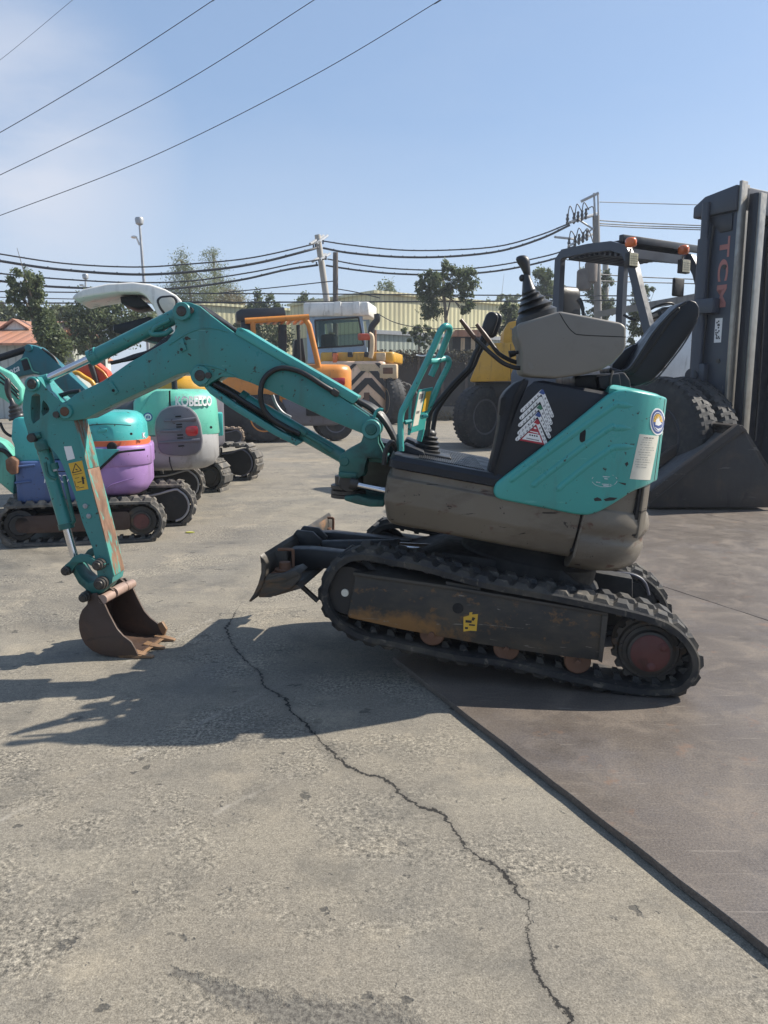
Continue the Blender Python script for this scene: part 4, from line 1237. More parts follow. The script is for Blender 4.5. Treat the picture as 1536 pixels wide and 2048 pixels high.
def capsule(fr, x0, x1, y0, y1, b):
    """pixel box -> closed oval path in the plane b"""
    a0, c1 = fr.px(x0, (y0 + y1) / 2, b)[0], fr.px((x0 + x1) / 2, y0, b)[1]
    a1 = fr.px(x1, (y0 + y1) / 2, b)[0]
    r = c1 / 2
    pts = []
    for ca, t0 in ((a1 - r, -90), (a0 + r, 90)):
        for k in range(7):
            t = R(t0 + 30 * k)
            pts.append((ca + r * math.cos(t), r + r * math.sin(t)))
    return pts, a0, a1, r
def crawler(fr, root, x0, x1, y0, y1, b0, w, n, style='stagger', mat=None, fmat=None, hub=None, rim=None, dust=True, open_=False):
    path, a0, a1, r = capsule(fr, x0, x1, y0, y1, b0)
    mb = MB(fr)
    track_mesh(mb, path, b0, b0 + w, n, th=0.03, lug=0.028, style=style, inner=True)
    obj('rubber_track', mb, mat or M_RUBLT, root, 30)
    mb = MB(fr)
    q = [(a0 + r * 0.9, r * 0.62), (a0 + r * 0.75, r * 1.0), (a0 + r * 0.9, r * 1.42), (a1 - r * 1.5, r * 1.5), (a1 - r * 1.5, r * 0.6)]
    mb.prism(rnd_poly(q, 0.05), b0 + 0.03, b0 + w - 0.03, 0.006)
    f = obj('roller_frame', mb, fmat or M_FRAME, root)
    for nm, ac, m_ in (('drive_sprocket', a1 - r, M_FRAME), ('idler_wheel', a0 + r, M_BLACK)):
        mb = MB(fr)
        mb.lathe((ac, b0 + 0.03, r), (0, 1, 0), [(0, 0.01), (0, r * 0.45), (0.01, r * 0.5), (0.02, r * 0.5), (0.025, r * 0.7), (0.05, r * 0.74), (w - 0.06, r * 0.74), (w - 0.04, r * 0.3), (w - 0.04, 0.01)], 26)
        s_ = obj(nm, mb, m_, root)
        if hub and nm == 'drive_sprocket':
            mb = MB(fr); mb.lathe((ac, b0 + 0.02, r), (0, 1, 0), [(0, 0.01), (0, r * 0.36), (0.012, r * 0.38)], 22); obj('hub_cover', mb, hub, s_)
    if rim:
        mb = MB(fr)
        pl = [(a1 - r - 0.5, r * 1.45), (a1 - r - 0.2, r * 1.5)]
        for k in range(9):
            t = R(80 - 20 * k); pl.append((a1 - r + r * 0.76 * math.cos(t), r + r * 0.76 * math.sin(t)))
        mb.tube([(a, b0 + 0.01, c) for a, c in pl], 0.012, 8, 3)
        q = [(a1 - r - 0.5, r * 1.45), (a1 - r - 0.5, r * .5), (a1 - r, r * 0.28)] + [(a1 - r + r * 0.75 * math.cos(R(t)), r + r * 0.75 * math.sin(R(t))) for t in range(-80, 90, 20)]
        mb2 = MB(fr); mb2.prism(q, b0 + 0.008, b0 + 0.03)
        g = obj('guard_plate', mb2, M_BLACK, root)
        obj('guard_rim', mb, rim, g, 60)
    return a0, a1, r

GRP = 'excavators parked at the left of the yard'
# ---- lilac and turquoise excavator, nearest of the parked row
o1 = gnd(300, 1084)
E1 = Fr((o1.x, o1.y, 0), R(-13))
m1 = thing('parked_excavator', 'parked mini excavator with lilac counterweight, turquoise hood and blue skirt, behind the bucket arm', 'excavator', o1, GRP)
crawler(E1, m1, -10, 326, 1006, 1092, 0.0, 0.25, 34, hub=M_HUB, fmat=M_BROWN)
crawler(E1, m1, 12, 314, 985, 1062, 0.80, 0.25, 34)
mb = MB(E1); mb.box(-1.1, -0.35, 0.25, 0.8, 0.12, 0.5, 0.03); mb.lathe((-0.75, 0.53, 0.4), (0, 0, 1), [(0, 0.3), (0.22, 0.3)], 24); obj('undercarriage', mb, M_DARK, m1)
hb0, hb1 = 0.06, 1.02
pu, (pa0, pa1, pc0, pc1) = hblock('counterweight', E1, 120, 302, 905, 996, hb0, hb1, 0.05, 0.34, M_PURPLE, m1, 0.11, 0.02)
hblock('upper_band', E1, 140, 303, 893, 936, hb0 - 0.012, hb1 + 0.012, 0.05, 0.34, M_PURPLE, pu, 0.02, 0.02)
bl1, _ = hblock('blue_skirt', E1, 28, 200, 921, 1010, hb0 - 0.01, hb1, 0.09, 0.06, M_BLUE, m1, 0.05, 0.02)
for (x0, y0, x1, y1) in ((32, 934, 70, 930), (30, 966, 62, 962)):
    mb = MB(E1); mb.tube([E1.p3(x0, y0, hb0 - 0.012), E1.p3(x1, y1, hb0 - 0.012)], 0.012, 8); obj('skirt_rib', mb, M_BLUE, bl1, 60)
hd1, _ = hblock('engine_hood', E1, 150, 292, 824, 912, hb0 + 0.02, hb1 - 0.02, 0.06, 0.33, M_MINTT, m1, 0.03, 0.12, 0.02)
mb = MB(E1)
rr_ = rrect(pa0 + 0.02, pa1 - 0.02, hb0 + 0.01, hb1 - 0.01, 0.05, 0.335)
c_s0, c_s1 = E1.px(240, 901, hb0)[1], E1.px(240, 885, hb0)[1]
mb.rings([[(a, b, c) for a, b in rrect(pa0 + 0.1, E1.px(295, 890, hb0 + .16)[0], hb0 + 0.0, hb1 - 0.0, 0.05, 0.345)] for c in (c_s0 - 0.01, c_s1 + 0.012)])
obj('orange_stripe', mb, M_ORSTRIPE, hd1)
mb = MB(E1); mb.rings([[(a, b, c) for a, b in rrect(pa0 + 0.1, E1.px(297, 890, hb0 + .18)[0], hb0 + 0.006, hb1 - 0.006, 0.05, 0.335)] for c in (c_s0 - 0.035, c_s0 - 0.004)]); obj('dark_gap', mb, M_DARK, hd1)
a, c = E1.px(224, 894, hb0); mb = MB(E1); mb.lathe((a, hb0 - 0.004, c), (0, 1, 0), [(-0.012, 0.02), (-0.012, 0.034), (-0.008, 0.044), (0.012, 0.046)], 20); obj('cap_hole', mb, M_DARK, hd1)
a, c = E1.px(275, 836, hb0); 
tw = pprism('console_tower', E1, [(24, 840), (36, 834), (66, 836), (74, 850), (78, 880), (90, 900), (90, 924), (30, 926), (28, 890), (22, 880)], hb0 + 0.02, hb0 + 0.36, M_MINTT, m1, 0.02)
pprism('side_panel', E1, [(74, 880), (150, 870), (160, 912), (80, 924)], hb0 + 0.03, hb0 + 0.9, M_DTEAL, m1, 0.01)
mb = MB(E1)
base = E1.p3(36, 838, hb0 + 0.14)
mb.lathe(base, (-0.25, 0, 1), [(0, 0.075), (0.015, 0.08), (0.03, 0.065), (0.05, 0.07), (0.065, 0.052), (0.085, 0.058), (0.1, 0.04), (0.12, 0.045), (0.135, 0.028), (0.19, 0.016)], 18)
bt = obj('joystick_boot', mb, M_BOOT, tw, 60)
mb = MB(E1); mb.tube([E1.p3(x, y, hb0 + .14) for x, y in ((24, 805), (18, 792), (15, 778), (16, 766), (14, 757))], [0.014, 0.022, 0.026, 0.028, 0.018], 12, 3); obj('joystick', mb, M_BOOT, tw, 60)
pprism('mint_boom', E1, [(-90, 690), (0, 736), (24, 748), (44, 776), (46, 800), (30, 816), (8, 800), (-90, 745)], 0.40, 0.58, M_MINT, m1, 0.02)
mb = MB(E1)
for k in range(3): mb.tube([E1.p3(-40, 722 + 10 * k, 0.4), E1.p3(4, 748 + 9 * k, 0.398), E1.p3(38, 784 + 7 * k, 0.398)], 0.008, 6, 3)
obj('hose_line', mb, M_HOSE, m1, 60)
pprism('swing_post', E1, [(-40, 870), (0, 888), (24, 918), (30, 950), (28, 992), (0, 968), (-40, 950)], 0.3, 0.7, M_MINT, m1, 0.03)
mb = MB(E1); mb.tube([E1.p3(x, y, 0.3) for x, y in ((-20, 905), (4, 900), (22, 915), (30, 935))], 0.02, 10, 4); mb.tube([E1.p3(x, y, 0.2) for x, y in ((0, 845), (8, 862), (22, 872), (30, 866))], 0.013, 8, 4); obj('hydraulic_hose', mb, M_HOSE, m1, 60)
pprism('work_lamp', E1, [(10, 920), (22, 913), (34, 922), (34, 948), (22, 950), (12, 940)], hb0 - 0.08, hb0 + 0.05, M_RUST, m1, 0.01)
text('lettering', 'NISSAN', M_LABELW, bl1, E1.w(*E1.p3(88, 966, hb0 - 0.012)), E1.a, E1.c, height=0.07, thick=0.002, shear=0.2)
p_ = E1.p3(268, 832, hb0 + 0.1)
text('lettering', 'K', M_LABELW, hd1, E1.w(*E1.p3(284, 876, hb0 + 0.12)), E1.a * 0.5 + E1.b * 0.8, E1.c, height=0.05, thick=0.012)

def near_line(name, fr, pts, b, r, mat, parent):
    return ptube(name, fr, pts, b, r, mat, parent, 4, 6)
pprism('side_panel', E1, [(150, 896), (240, 899), (228, 908), (197, 937), (150, 940)], hb0 - 0.022, hb0 + 0.05, M_MINTT, hd1, 0.004)
near_line('dark_gap', E1, [(190, 945), (200, 938), (230, 910), (242, 904), (290, 899)], hb0 - 0.018, 0.011, M_DARK, m1)
near_line('panel_seam', E1, [(140, 992), (205, 979), (222, 970), (250, 961), (268, 957)], hb0 - 0.002, 0.005, M_PURPLE, pu)
near_line('panel_seam', E1, [(170, 851), (215, 848), (262, 851)], hb0 + 0.018, 0.004, M_DARK, hd1)
near_line('panel_seam', E1, [(82, 946), (120, 943), (190, 940)], hb0 - 0.012, 0.004, M_DARK, bl1)
for (x, y) in ((180, 866), (262, 868)):
    a, c = E1.px(x, y, hb0); mb = MB(E1); mb.lathe((a, hb0 + (0.012 if y < 890 else -0.016), c), (0, 1, 0), [(0, 0.004), (0, 0.012), (0.02, 0.013)], 10); obj('cover_bolt', mb, M_PIN, m1)
mb = MB(E1); mb.prism(E1.poly([(196, 858), (214, 856), (214, 863), (196, 865)], hb0 + 0.02), hb0 + 0.006, hb0 + 0.03, 0.004); obj('hood_latch', mb, M_MINTT, hd1)
# ---- mint and silver excavator with white canopy
o2 = gnd(372, 1052)
E2 = Fr((o2.x, o2.y, 0), R(-12))
m2 = thing('parked_excavator', 'parked mint excavator with grey vented side panel, red tail light and a white canopy', 'excavator', o2, GRP)
crawler(E2, m2, 60, 388, 972, 1054, 0.0, 0.3, 36, rim=M_SILVER)
crawler(E2, m2, 110, 406, 934, 1001, 1.6, 0.3, 36, rim=M_SILVER)
kb0, kb1 = 0.2, 1.7
hblock('silver_belly', E2, 180, 438, 866, 944, kb0, kb1, 0.08, 0.42, M_SILVER, m2, 0.13, 0.012)
hd2, (ka0, ka1, kc0, kc1) = hblock('engine_hood', E2, 262, 438, 779, 872, kb0 + 0.01, kb1 - 0.01, 0.08, 0.42, M_MINT, m2, 0.01, 0.13, 0.03)
pprism('front_cowl', E2, [(270, 838), (303, 786), (312, 781), (338, 780), (338, 872), (266, 872)], kb0 - 0.004, kb1 - 0.1, M_MINT, m2, 0.015)
mb = MB(E2); mb.box(E2.px(338, 800, kb0)[0], E2.px(341, 800, kb0)[0], kb0 + 0.004, kb1 - 0.05, E2.px(340, 812, kb0)[1], E2.px(340, 782, kb0)[1] + 0.004); obj('hood_seam', mb, M_DARK, hd2)
egg = [(314, 880), (310, 860), (312, 840), (322, 823), (338, 814), (360, 811), (378, 816), (392, 830), (400, 850), (405, 880), (402, 898), (392, 908), (370, 912), (340, 911), (322, 906), (316, 896)]
pprism('edge_trim', E2, [(x + (1.3 if x > 360 else -1.3), y + (1.5 if y > 862 else -1.5)) for x, y in egg], kb0 - 0.012, kb0 + 0.1, M_SILVER, m2, 0.004, rnd=0.03)
vp = pprism('vent_panel', E2, egg, kb0 - 0.03, kb0 + 0.1, M_GREYP, m2, 0.012, rnd=0.03)
mb = MB(E2)
for (x0, y0, x1, y1) in ((328, 842, 392, 838), (320, 862, 362, 861), (318, 885, 400, 880)):
    mb.tube([E2.p3(x0, y0, kb0 - 0.03), E2.p3(x1, y1, kb0 - 0.03)], [0.012, 0.022], 10)
obj('pressed_rib', mb, M_GREYP, vp, 60)
mb = MB(E2)
for (x, y) in ((350, 832), (352, 848), (352, 853), (354, 869), (354, 875), (356, 891)):
    mb.prism(E2.poly([(x, y), (x + 12, y - 1), (x + 13, y + 2), (x + 1, y + 3)], kb0 - 0.031), kb0 - 0.033, kb0 - 0.02)
obj('vent_slot', mb, M_DARK, vp)
mb = MB(E2); mb.prism(rnd_poly(E2.poly([(371, 855), (378, 852), (394, 852), (396, 858), (396, 868), (390, 872), (376, 872), (371, 866)], kb0 - 0.03), 0.02), kb0 - 0.045, kb0 - 0.01, 0.008); obj('tail_light', mb, M_REDL, vp)
mb = MB(E2); a, c = E2.px(296, 834, kb0); mb.lathe((a, kb0 - 0.007, c), (0, 1, 0), [(0, 0.01), (0, 0.045), (0.003, 0.046)], 22); bg_ = obj('round_badge', mb, M_LABELB, m2)
mb = MB(E2)
ring_ = [(a + 0.034 * math.cos(2 * math.pi * k / 20), c + 0.034 * math.sin(2 * math.pi * k / 20)) for k in range(20)]
mb.prism(ring_, kb0 - 0.009, kb0 - 0.006); obj('badge_field', mb, M_LABELW, bg_)
mb = MB(E2)
for k in range(3): mb.box(a - 0.02 + 0.015 * k, a - 0.01 + 0.015 * k, kb0 - 0.0105, kb0 - 0.008, c - 0.015, c + 0.018 - 0.006 * abs(k - 1))
obj('badge_mark', mb, M_LABELB, bg_)
text('model_number', '13', M_LABELW, m2, E2.w(*E2.p3(296, 890, kb0 - 0.012)), E2.a, E2.c, height=0.055, thick=0.012, bold=0.02)
# name round the rear corner of the hood
RC = (ka1 - 0.42, kb0 + 0.43)
def wrapk(x, y, z):
    s0 = -0.02 + x
    cc_ = E2.px(400, 812, kb0 + 0.1)[1] + y
    if s0 < 0: q = (RC[0] + s0, RC[1] - 0.42 - z, cc_)
    else:
        t = s0 / 0.42; q = (RC[0] + (0.42 + z) * math.sin(t), RC[1] - (0.42 + z) * math.cos(t), cc_)
    return E2.w(*q)
text('lettering', 'KOBELCO', M_LABELW, hd2, (0, 0, 0), (1, 0, 0), (0, 1, 0), width=0.42, height=0.105, thick=0.012, bold=0.03, fn=lambda x, y, z: wrapk(x, y, z - 0.006))
mb = MB(E2); mb.box(ka1 - 0.05, ka1 + 0.04, 0.9, 1.3, E2.px(436, 872, .9)[1], E2.px(436, 826, .9)[1], 0.015); obj('blue_cover', mb, M_MINTT, m2)
cn0 = 0.28
can = pprism('canopy', E2, [(143, 596), (150, 588), (166, 578), (215, 567), (265, 564), (300, 568), (330, 578), (352, 590), (364, 602), (366, 640), (360, 668), (332, 668), (324, 650), (306, 612), (292, 592), (278, 584), (230, 585), (172, 594), (150, 600)], cn0, cn0 + 1.0, M_WHITE, m2, 0.05, seg=3)
pprism('window_rim', E2, [(312, 600), (320, 592), (346, 590), (356, 600), (352, 636), (338, 640), (318, 618)], cn0 - 0.008, cn0 + 0.02, M_BLACK, can, 0.004, rnd=0.05)
pprism('window_pane', E2, [(317, 602), (322, 596), (344, 594), (351, 602), (347, 630), (338, 634), (322, 615)], cn0 - 0.012, cn0 + 0.02, surf('hazy_pane', (0.50, 0.49, 0.43), 0.25), can, 0.002, rnd=0.05)
pprism('headliner', E2, [(240, 593), (276, 592), (300, 612), (270, 616), (242, 606)], cn0 + 0.2, cn0 + 0.8, M_CHAR, can, 0.01)
pprism('seat_back', E2, [(226, 650), (300, 632), (330, 660), (330, 690), (226, 664)], cn0 + 0.2, cn0 + 0.8, M_CHAR, m2, 0.02)
ptube('canopy_post', E2, [(340, 660), (345, 720), (350, 785)], cn0 + 0.12, 0.03, M_CHAR, m2)
ptube('canopy_post', E2, [(340, 660), (345, 720), (350, 785)], cn0 + 0.88, 0.03, M_CHAR, m2)
pprism('mudguard', E2, [(180, 800), (270, 795), (278, 838), (200, 860)], 0.7, 1.3, M_GREYP, m2, 0.03)
pprism('work_lamp', E2, [(277, 794), (289, 794), (289, 803), (277, 803)], 0.3, 0.36, M_WHITE, m2, 0.005)

near_line('panel_seam', E2, [(339, 914), (340, 926), (345, 941)], kb0 - 0.002, 0.006, M_DARK, m2)
near_line('panel_seam', E2, [(268, 873), (300, 872), (316, 872)], kb0 - 0.0, 0.005, M_DARK, m2)
near_line('hood_handle', E2, [(276, 846), (280, 842), (286, 842), (288, 846)], kb0 - 0.02, 0.008, M_BLACK, m2)
a, c = E2.px(305, 903, kb0); mb = MB(E2); mb.lathe((a, kb0 - 0.006, c), (0, 1, 0), [(0, 0.01), (0, 0.03), (0.02, 0.034)], 16); obj('filler_cap', mb, M_BLACK, m2)
for (x, y) in ((300, 800), (296, 862), (330, 800), (422, 855)):
    a, c = E2.px(x, y, kb0); mb = MB(E2); mb.lathe((a, kb0 + (0.004 if x < 400 else 0.02), c), (0, 1, 0), [(0, 0.004), (0, 0.014), (0.02, 0.015)], 10); obj('cover_bolt', mb, M_PIN, m2)
# ---- yellow excavator behind it
o3 = gnd(430, 985)
E3 = Fr((o3.x, o3.y, 0), R(9))
m3 = thing('parked_excavator', 'parked yellow topped excavator with broad flat track lugs, half hidden by the mint one', 'excavator', o3, GRP)
crawler(E3, m3, 190, 446, 922, 987, 0.0, 0.34, 24, style='flat', mat=M_RUBLT)
crawler(E3, m3, 270, 512, 889, 963, 1.35, 0.34, 24, style='flat', mat=M_RUBLT, rim=M_GREYP)
hblock('lower_body', E3, 270, 408, 784, 905, 0.2, 1.5, 0.08, 0.4, M_GREYP, m3, 0.08, 0.01)
hblock('engine_hood', E3, 300, 412, 751, 786, 0.22, 1.48, 0.06, 0.5, M_YELLOW, m3, 0.01, 0.16)
hblock('cab_post', E3, 342, 362, 700, 752, 0.25, 0.4, 0.02, 0.03, M_GREYP, m3, 0.01)
mb = MB(E3); mb.box(-1.3, -0.4, 0.3, 1.4, 0.15, 0.5, 0.02); obj('undercarriage', mb, M_DARK, m3)
pprism('side_grille', E3, [(396, 800), (428, 798), (428, 832), (396, 836)], 0.19, 0.25, M_BLACK, m3, 0.005)

# ---- blue carrier on steel tracks, mostly hidden
o4 = gnd(470, 890)
E4 = Fr((o4.x, o4.y, 0), R(-8))
m4 = thing('tracked_carrier', 'small tracked carrier with bright steel track shoes showing beside the mint excavator', 'carrier', o4)
crawler(E4, m4, 330, 487, 857, 889, 0.0, 0.4, 26, style='flat', mat=surf('steel_track_shoe', (0.22, 0.17, 0.13), 0.6, 0.3, 0.3, 8), rim=M_GREYP)
hblock('body', E4, 330, 442, 815, 872, 0.1, 1.4, 0.05, 0.1, M_CABB, m4, 0.03)

# ---- deep teal excavator boom
o5 = at(150, 800, 9.9); o5.z = 0
E5 = Fr(o5, R(-6))
m5 = thing('parked_excavator', 'parked deep teal excavator, its cranked lettered boom rising at the left edge', 'excavator', o5, GRP)
bo5 = pprism('boom', E5, [(-60, 760), (0, 742), (26, 728), (42, 716), (50, 700), (56, 692), (66, 691), (78, 694), (100, 712), (125, 735), (175, 782), (215, 830), (185, 840), (150, 806), (112, 768), (86, 752), (66, 748), (44, 752), (0, 772), (-60, 798)], 0.0, 0.22, M_DTEAL, m5, 0.012)
pprism('boom_opening', E5, [(42, 722), (54, 718), (62, 738), (48, 742)], -0.006, 0.1, M_CHAR, bo5, 0.003)
ptube('boom_rim', E5, [(41, 720), (54, 716), (60, 728), (66, 742), (78, 746)], -0.006, 0.008, M_MINT, bo5, 4)
ptube('arm_cylinder', E5, [(-60, 735), (54, 698)], 0.11, 0.045, M_BLACK, m5)
ptube('hydraulic_hose', E5, [(84, 698), (105, 712), (116, 728), (124, 744)], 0.02, 0.018, M_HOSE, m5, 4)
pin5 = MB(E5); a, c = E5.px(58, 696, 0); pin5.lathe((a, -0.03, c), (0, 1, 0), [(0, 0.01), (0, 0.04), (0.004, 0.045), (0.28, 0.045)], 18); obj('pivot_pin', pin5, M_DTEAL, m5)
text('lettering', 'kubota', M_LABELW, bo5, E5.w(*E5.p3(-8, 762, -0.004)), E5.w(*E5.p3(33, 744, 0)) - E5.w(*E5.p3(-8, 762, 0)), E5.c, height=0.085, thick=0.002, bold=0.012)
hblock('house', E5, 170, 300, 790, 905, -0.4, 0.8, 0.06, 0.4, M_DTEAL, m5, 0.06)
hblock('base', E5, 120, 300, 915, 960, -0.4, 0.8, 0.06, 0.06, M_DARK, m5, 0.03)
crawler(E5, m5, 90, 320, 918, 975, -0.5, 0.3, 26)
crawler(E5, m5, 90, 320, 918, 975, 0.6, 0.3, 26)

# ---- red machine with yellow hose guard
o6 = at(180, 850, 14.0); o6.z = 0
E6 = Fr(o6, R(-8))
m6 = thing('parked_excavator', 'parked red orange excavator, its folded boom and yellow guard behind the deep teal boom', 'excavator', o6, GRP)
pprism('boom', E6, [(150, 738), (158, 722), (170, 715), (186, 720), (214, 742), (222, 762), (210, 772), (186, 762), (160, 756)], 0.0, 0.4, M_RED, m6, 0.03)
ptube('boom_cylinder', E6, [(180, 724), (186, 742), (194, 766)], -0.05, 0.05, M_BLACK, m6)
ptube('hose_guard', E6, [(146, 746), (156, 746), (168, 754), (184, 764), (190, 778)], -0.15, 0.04, M_YELLOW, m6, 3)
ptube('hydraulic_hose', E6, [(190, 732), (206, 744), (216, 758)], -0.04, 0.02, M_ORANGE, m6, 3)
hblock('house', E6, 140, 260, 780, 850, -0.3, 0.9, 0.05, 0.3, M_RED, m6, 0.06)
hblock('base', E6, 130, 260, 852, 880, -0.3, 0.9, 0.05, 0.05, M_DARK, m6, 0.03)

# ------------------------------------------------------------------ wheels
def wheel(name, fr, a, b, c, r, w, parent, rimmat, side=1, lugs=26, rim=0.56, tmat=None, lugd=0.022):
    """tyre with lugs plus rim; b is the outer face, side = +1 if the tyre goes to larger b"""
    tyre = MB(fr)
    s = side
    rt = r * (1 - lugd)
    prof = [(0.06 * w, r * rim), (0.02 * w, r * rim * 1.06), (0.0, r * 0.72), (0.03 * w, r * 0.86), (0.10 * w, rt * 0.95), (0.2 * w, rt), (0.5 * w, rt * 1.006), (0.8 * w, rt), (0.90 * w, rt * 0.95), (0.97 * w, r * 0.86), (w, r * 0.72), (0.98 * w, r * rim * 1.06), (0.94 * w, r * rim)]
    tyre.lathe((a, b, c), (0, s, 0), prof, 48)
    for k in range(lugs):
        for half in (0, 1):
            t0 = 2 * math.pi * (k + 0.5 * half) / lugs
            dt = 2 * math.pi / lugs * 0.30
            f0, f1 = (0.06, 0.52) if half == 0 else (0.48, 0.94)
            def pt(f, t, rr): return (a + rr * math.cos(t), b + s * f * w, c + rr * math.sin(t))
            ri = rt * 0.97; ro = r
            edge = 0.92 if True else 1
            fe, fm = (f0, f1) if half == 0 else (f1, f0)
            sk = dt * 0.9
            tyre.hexa([pt(fe, t0 - dt, ri * 0.93), pt(fe, t0 + dt, ri * 0.93), pt(fm, t0 + dt + sk, ri), pt(fm, t0 - dt + sk, ri),
                       pt(fe, t0 - dt * .8, ro * 0.965), pt(fe, t0 + dt * .8, ro * 0.965), pt(fm, t0 + dt * .8 + sk, ro), pt(fm, t0 - dt * .8 + sk, ro)])
    root = obj(name, tyre, tmat or M_TYRE, parent, 34)
    m_ = MB(fr)
    m_.lathe((a, b, c), (0, s, 0), [(0.30 * w, 0.01), (0.26 * w, r * 0.12), (0.20 * w, r * 0.13), (0.20 * w, r * 0.16), (0.30 * w, r * 0.18), (0.24 * w, r * 0.40), (0.14 * w, r * 0.44), (0.05 * w, r * 0.52), (0.02 * w, r * rim * 0.99), (0.06 * w, r * rim * 1.03), (0.5 * w, r * rim * 1.0), (0.5 * w, 0.01)], 36)
    rm = obj('rim', m_, rimmat, root, 34)
    m_ = MB(fr)
    for k in range(8):
        t = 2 * math.pi * k / 8
        m_.cyl((a + r * 0.29 * math.cos(t), b + s * 0.22 * w, c + r * 0.29 * math.sin(t)), (a + r * 0.29 * math.cos(t), b + s * 0.3 * w, c + r * 0.29 * math.sin(t)), r * 0.032, seg=6)
    obj('wheel_nut', m_, M_BLACK, rm)
    return root

# ---- orange forklift
of = gnd(600, 884)
F3 = Fr((of.x, of.y, 0), R(-12))
fk3 = thing('orange_forklift', 'orange forklift seen from behind, open overhead guard and rounded counterweight with a red tail light', 'forklift', of, 'forklifts across the yard')
s3 = of.y / CP
def Y3(x, y, b=0.0): return F3.px(x, y, b)
hblock('counterweight', F3, 560, 706, 728, 800, 0.0, 1.5, 0.1, 0.45, M_ORANGE, fk3, 0.06, 0.16)
hblock('lower_counterweight', F3, 562, 690, 796, 852, 0.03, 1.47, 0.1, 0.4, M_GREYP, fk3, 0.08, 0.02)
hblock('side_body', F3, 446, 570, 748, 852, 0.05, 1.45, 0.05, 0.05, M_ORANGE, fk3, 0.05)
hblock('step_box', F3, 440, 560, 790, 880, -0.02, 1.5, 0.05, 0.05, M_BLACK, fk3, 0.03)
mb = MB(F3); a, c = F3.px(672, 763, 0.0); mb.box(a - 0.16, a + 0.24, -0.01, 0.3, c - 0.09, c + 0.1, 0.03); obj('tail_light', mb, M_REDL, fk3)
mb = MB(F3); a, c = F3.px(640, 822, 0.0); mb.box(a - 0.35, a + 0.3, -0.02, 0.1, c - 0.12, c + 0.1, 0.02); obj('tow_slot', mb, M_DARK, fk3)
for (xl, xr, b_) in ((487, 640, 0.1), (487, 640, 1.3)):
    ptube('guard_post', F3, [(xr - 30, 638), (xr - 22, 650), (xr - 2, 735)], b_, 0.075, M_ORANGE, fk3)
    ptube('guard_post', F3, [(505, 640), (507, 668), (500, 745)], b_, 0.065, M_ORANGE, fk3)
    ptube('guard_rail', F3, [(490, 642), (618, 634)], b_, 0.075, M_ORANGE, fk3)
mb = MB(F3)
for k in range(9): 
    a, c = F3.px(500 + 14 * k, 640, 0.1); mb.box(a - 0.05, a + 0.02, 0.1, 1.3, c - 0.03, c + 0.03)
obj('guard_slats', mb, M_ORANGE, fk3)
for b_ in (0.25, 1.15):
    pprism('mast_rail', F3, [(482, 625), (506, 618), (508, 880), (484, 880)], b_, b_ + 0.16, M_GUNMD, fk3, 0.01)
    ptube('lift_cylinder', F3, [(565, 650), (565, 860)], b_, 0.11, M_BLACK, fk3)
pprism('mast_head', F3, [(472, 624), (482, 618), (568, 614), (572, 628), (568, 640), (474, 642)], 0.2, 1.36, M_GUNMD, fk3, 0.02)
pprism('seat', F3, [(590, 680), (606, 676), (612, 726), (586, 730)], 0.4, 0.9, M_VINYL, fk3, 0.03)
ptube('grab_pole', F3, [(596, 650), (600, 735)], 0.2, 0.05, M_BLACK, fk3)
a, c = F3.px(690, 842, 0.2); mbw = 0
wheel('wheel', F3, F3.px(672, 840, 0.1)[0], 0.12, 0.5, 0.5, 0.3, fk3, M_GREYP, 1, 22)
wheel('wheel', F3, F3.px(672, 840, 0.1)[0], 1.4, 0.5, 0.5, 0.3, fk3, M_GREYP, -1, 22)
wheel('wheel', F3, F3.px(528, 830, 0.0)[0], -0.06, 0.62, 0.62, 0.4, fk3, M_ORANGE, 1, 22)
wheel('wheel', F3, F3.px(528, 830, 0.0)[0], 1.55, 0.62, 0.62, 0.4, fk3, M_ORANGE, -1, 22)

M_PEACH = painted('faded_peach_paint', (0.74, 0.52, 0.36), 0.55, 0.74, 0.4)
# ---- big yellow handler with blue cab and chevrons
oy = at(745, 842, 29.0); oy.z = 0
F4 = Fr(oy, R(8))
fk4 = thing('container_handler', 'large yellow handler with pale blue cab, white roof and black chevron stripes', 'heavy forklift', oy, 'forklifts across the yard')
q = hblock('tail_body', F4, 640, 772, 722, 826, 0.0, 3.2, 0.1, 0.25, M_PEACH, fk4, 0.1)[0]
hblock('deck', F4, 640, 790, 704, 726, 0.25, 3.0, 0.1, 0.2, M_YELLOW, fk4, 0.06)
mb = MB(F4)
for px in ([(712, 728), (748, 728), (768, 744), (768, 760), (752, 750), (722, 742)], [(640, 728), (688, 728), (680, 750), (640, 760)]): mb.prism(F4.poly(px, 0.0), -0.015, 0.02)
obj('cream_stripes', mb, M_CREAM, q)
mb = MB(F4)
def stripe(px, d=0.03): mb.prism(F4.poly(px, 0.0), -d, 0.02)
for px in ([(690, 776), (722, 742), (732, 742), (690, 786)], [(692, 794), (730, 756), (744, 756), (770, 786), (770, 800), (736, 768), (694, 812)], [(738, 742), (756, 742), (772, 766), (772, 778)], [(750, 726), (760, 726), (776, 746), (770, 748)], [(702, 822), (736, 786), (768, 818), (768, 830), (736, 800), (716, 824)], [(690, 742), (706, 728), (714, 728), (694, 748)], [(770, 748), (780, 748), (788, 762), (778, 762)]):
    stripe(px)
obj('chevron_stripes', mb, M_BLACK, q)
mb = MB(F4); mb.prism(F4.poly([(728, 785), (739, 785), (739, 806), (728, 806)], 0), -0.05, 0.1, 0.02); obj('tow_pocket', mb, M_RUST, q)
for x in (672, 774):
    mb = MB(F4); mb.prism(F4.poly([(x - 8, 735), (x + 12, 735), (x + 12, 748), (x - 8, 748)], 0), -0.06, 0.1, 0.03); obj('tail_light', mb, M_REDL if x < 700 else M_RUST, fk4)
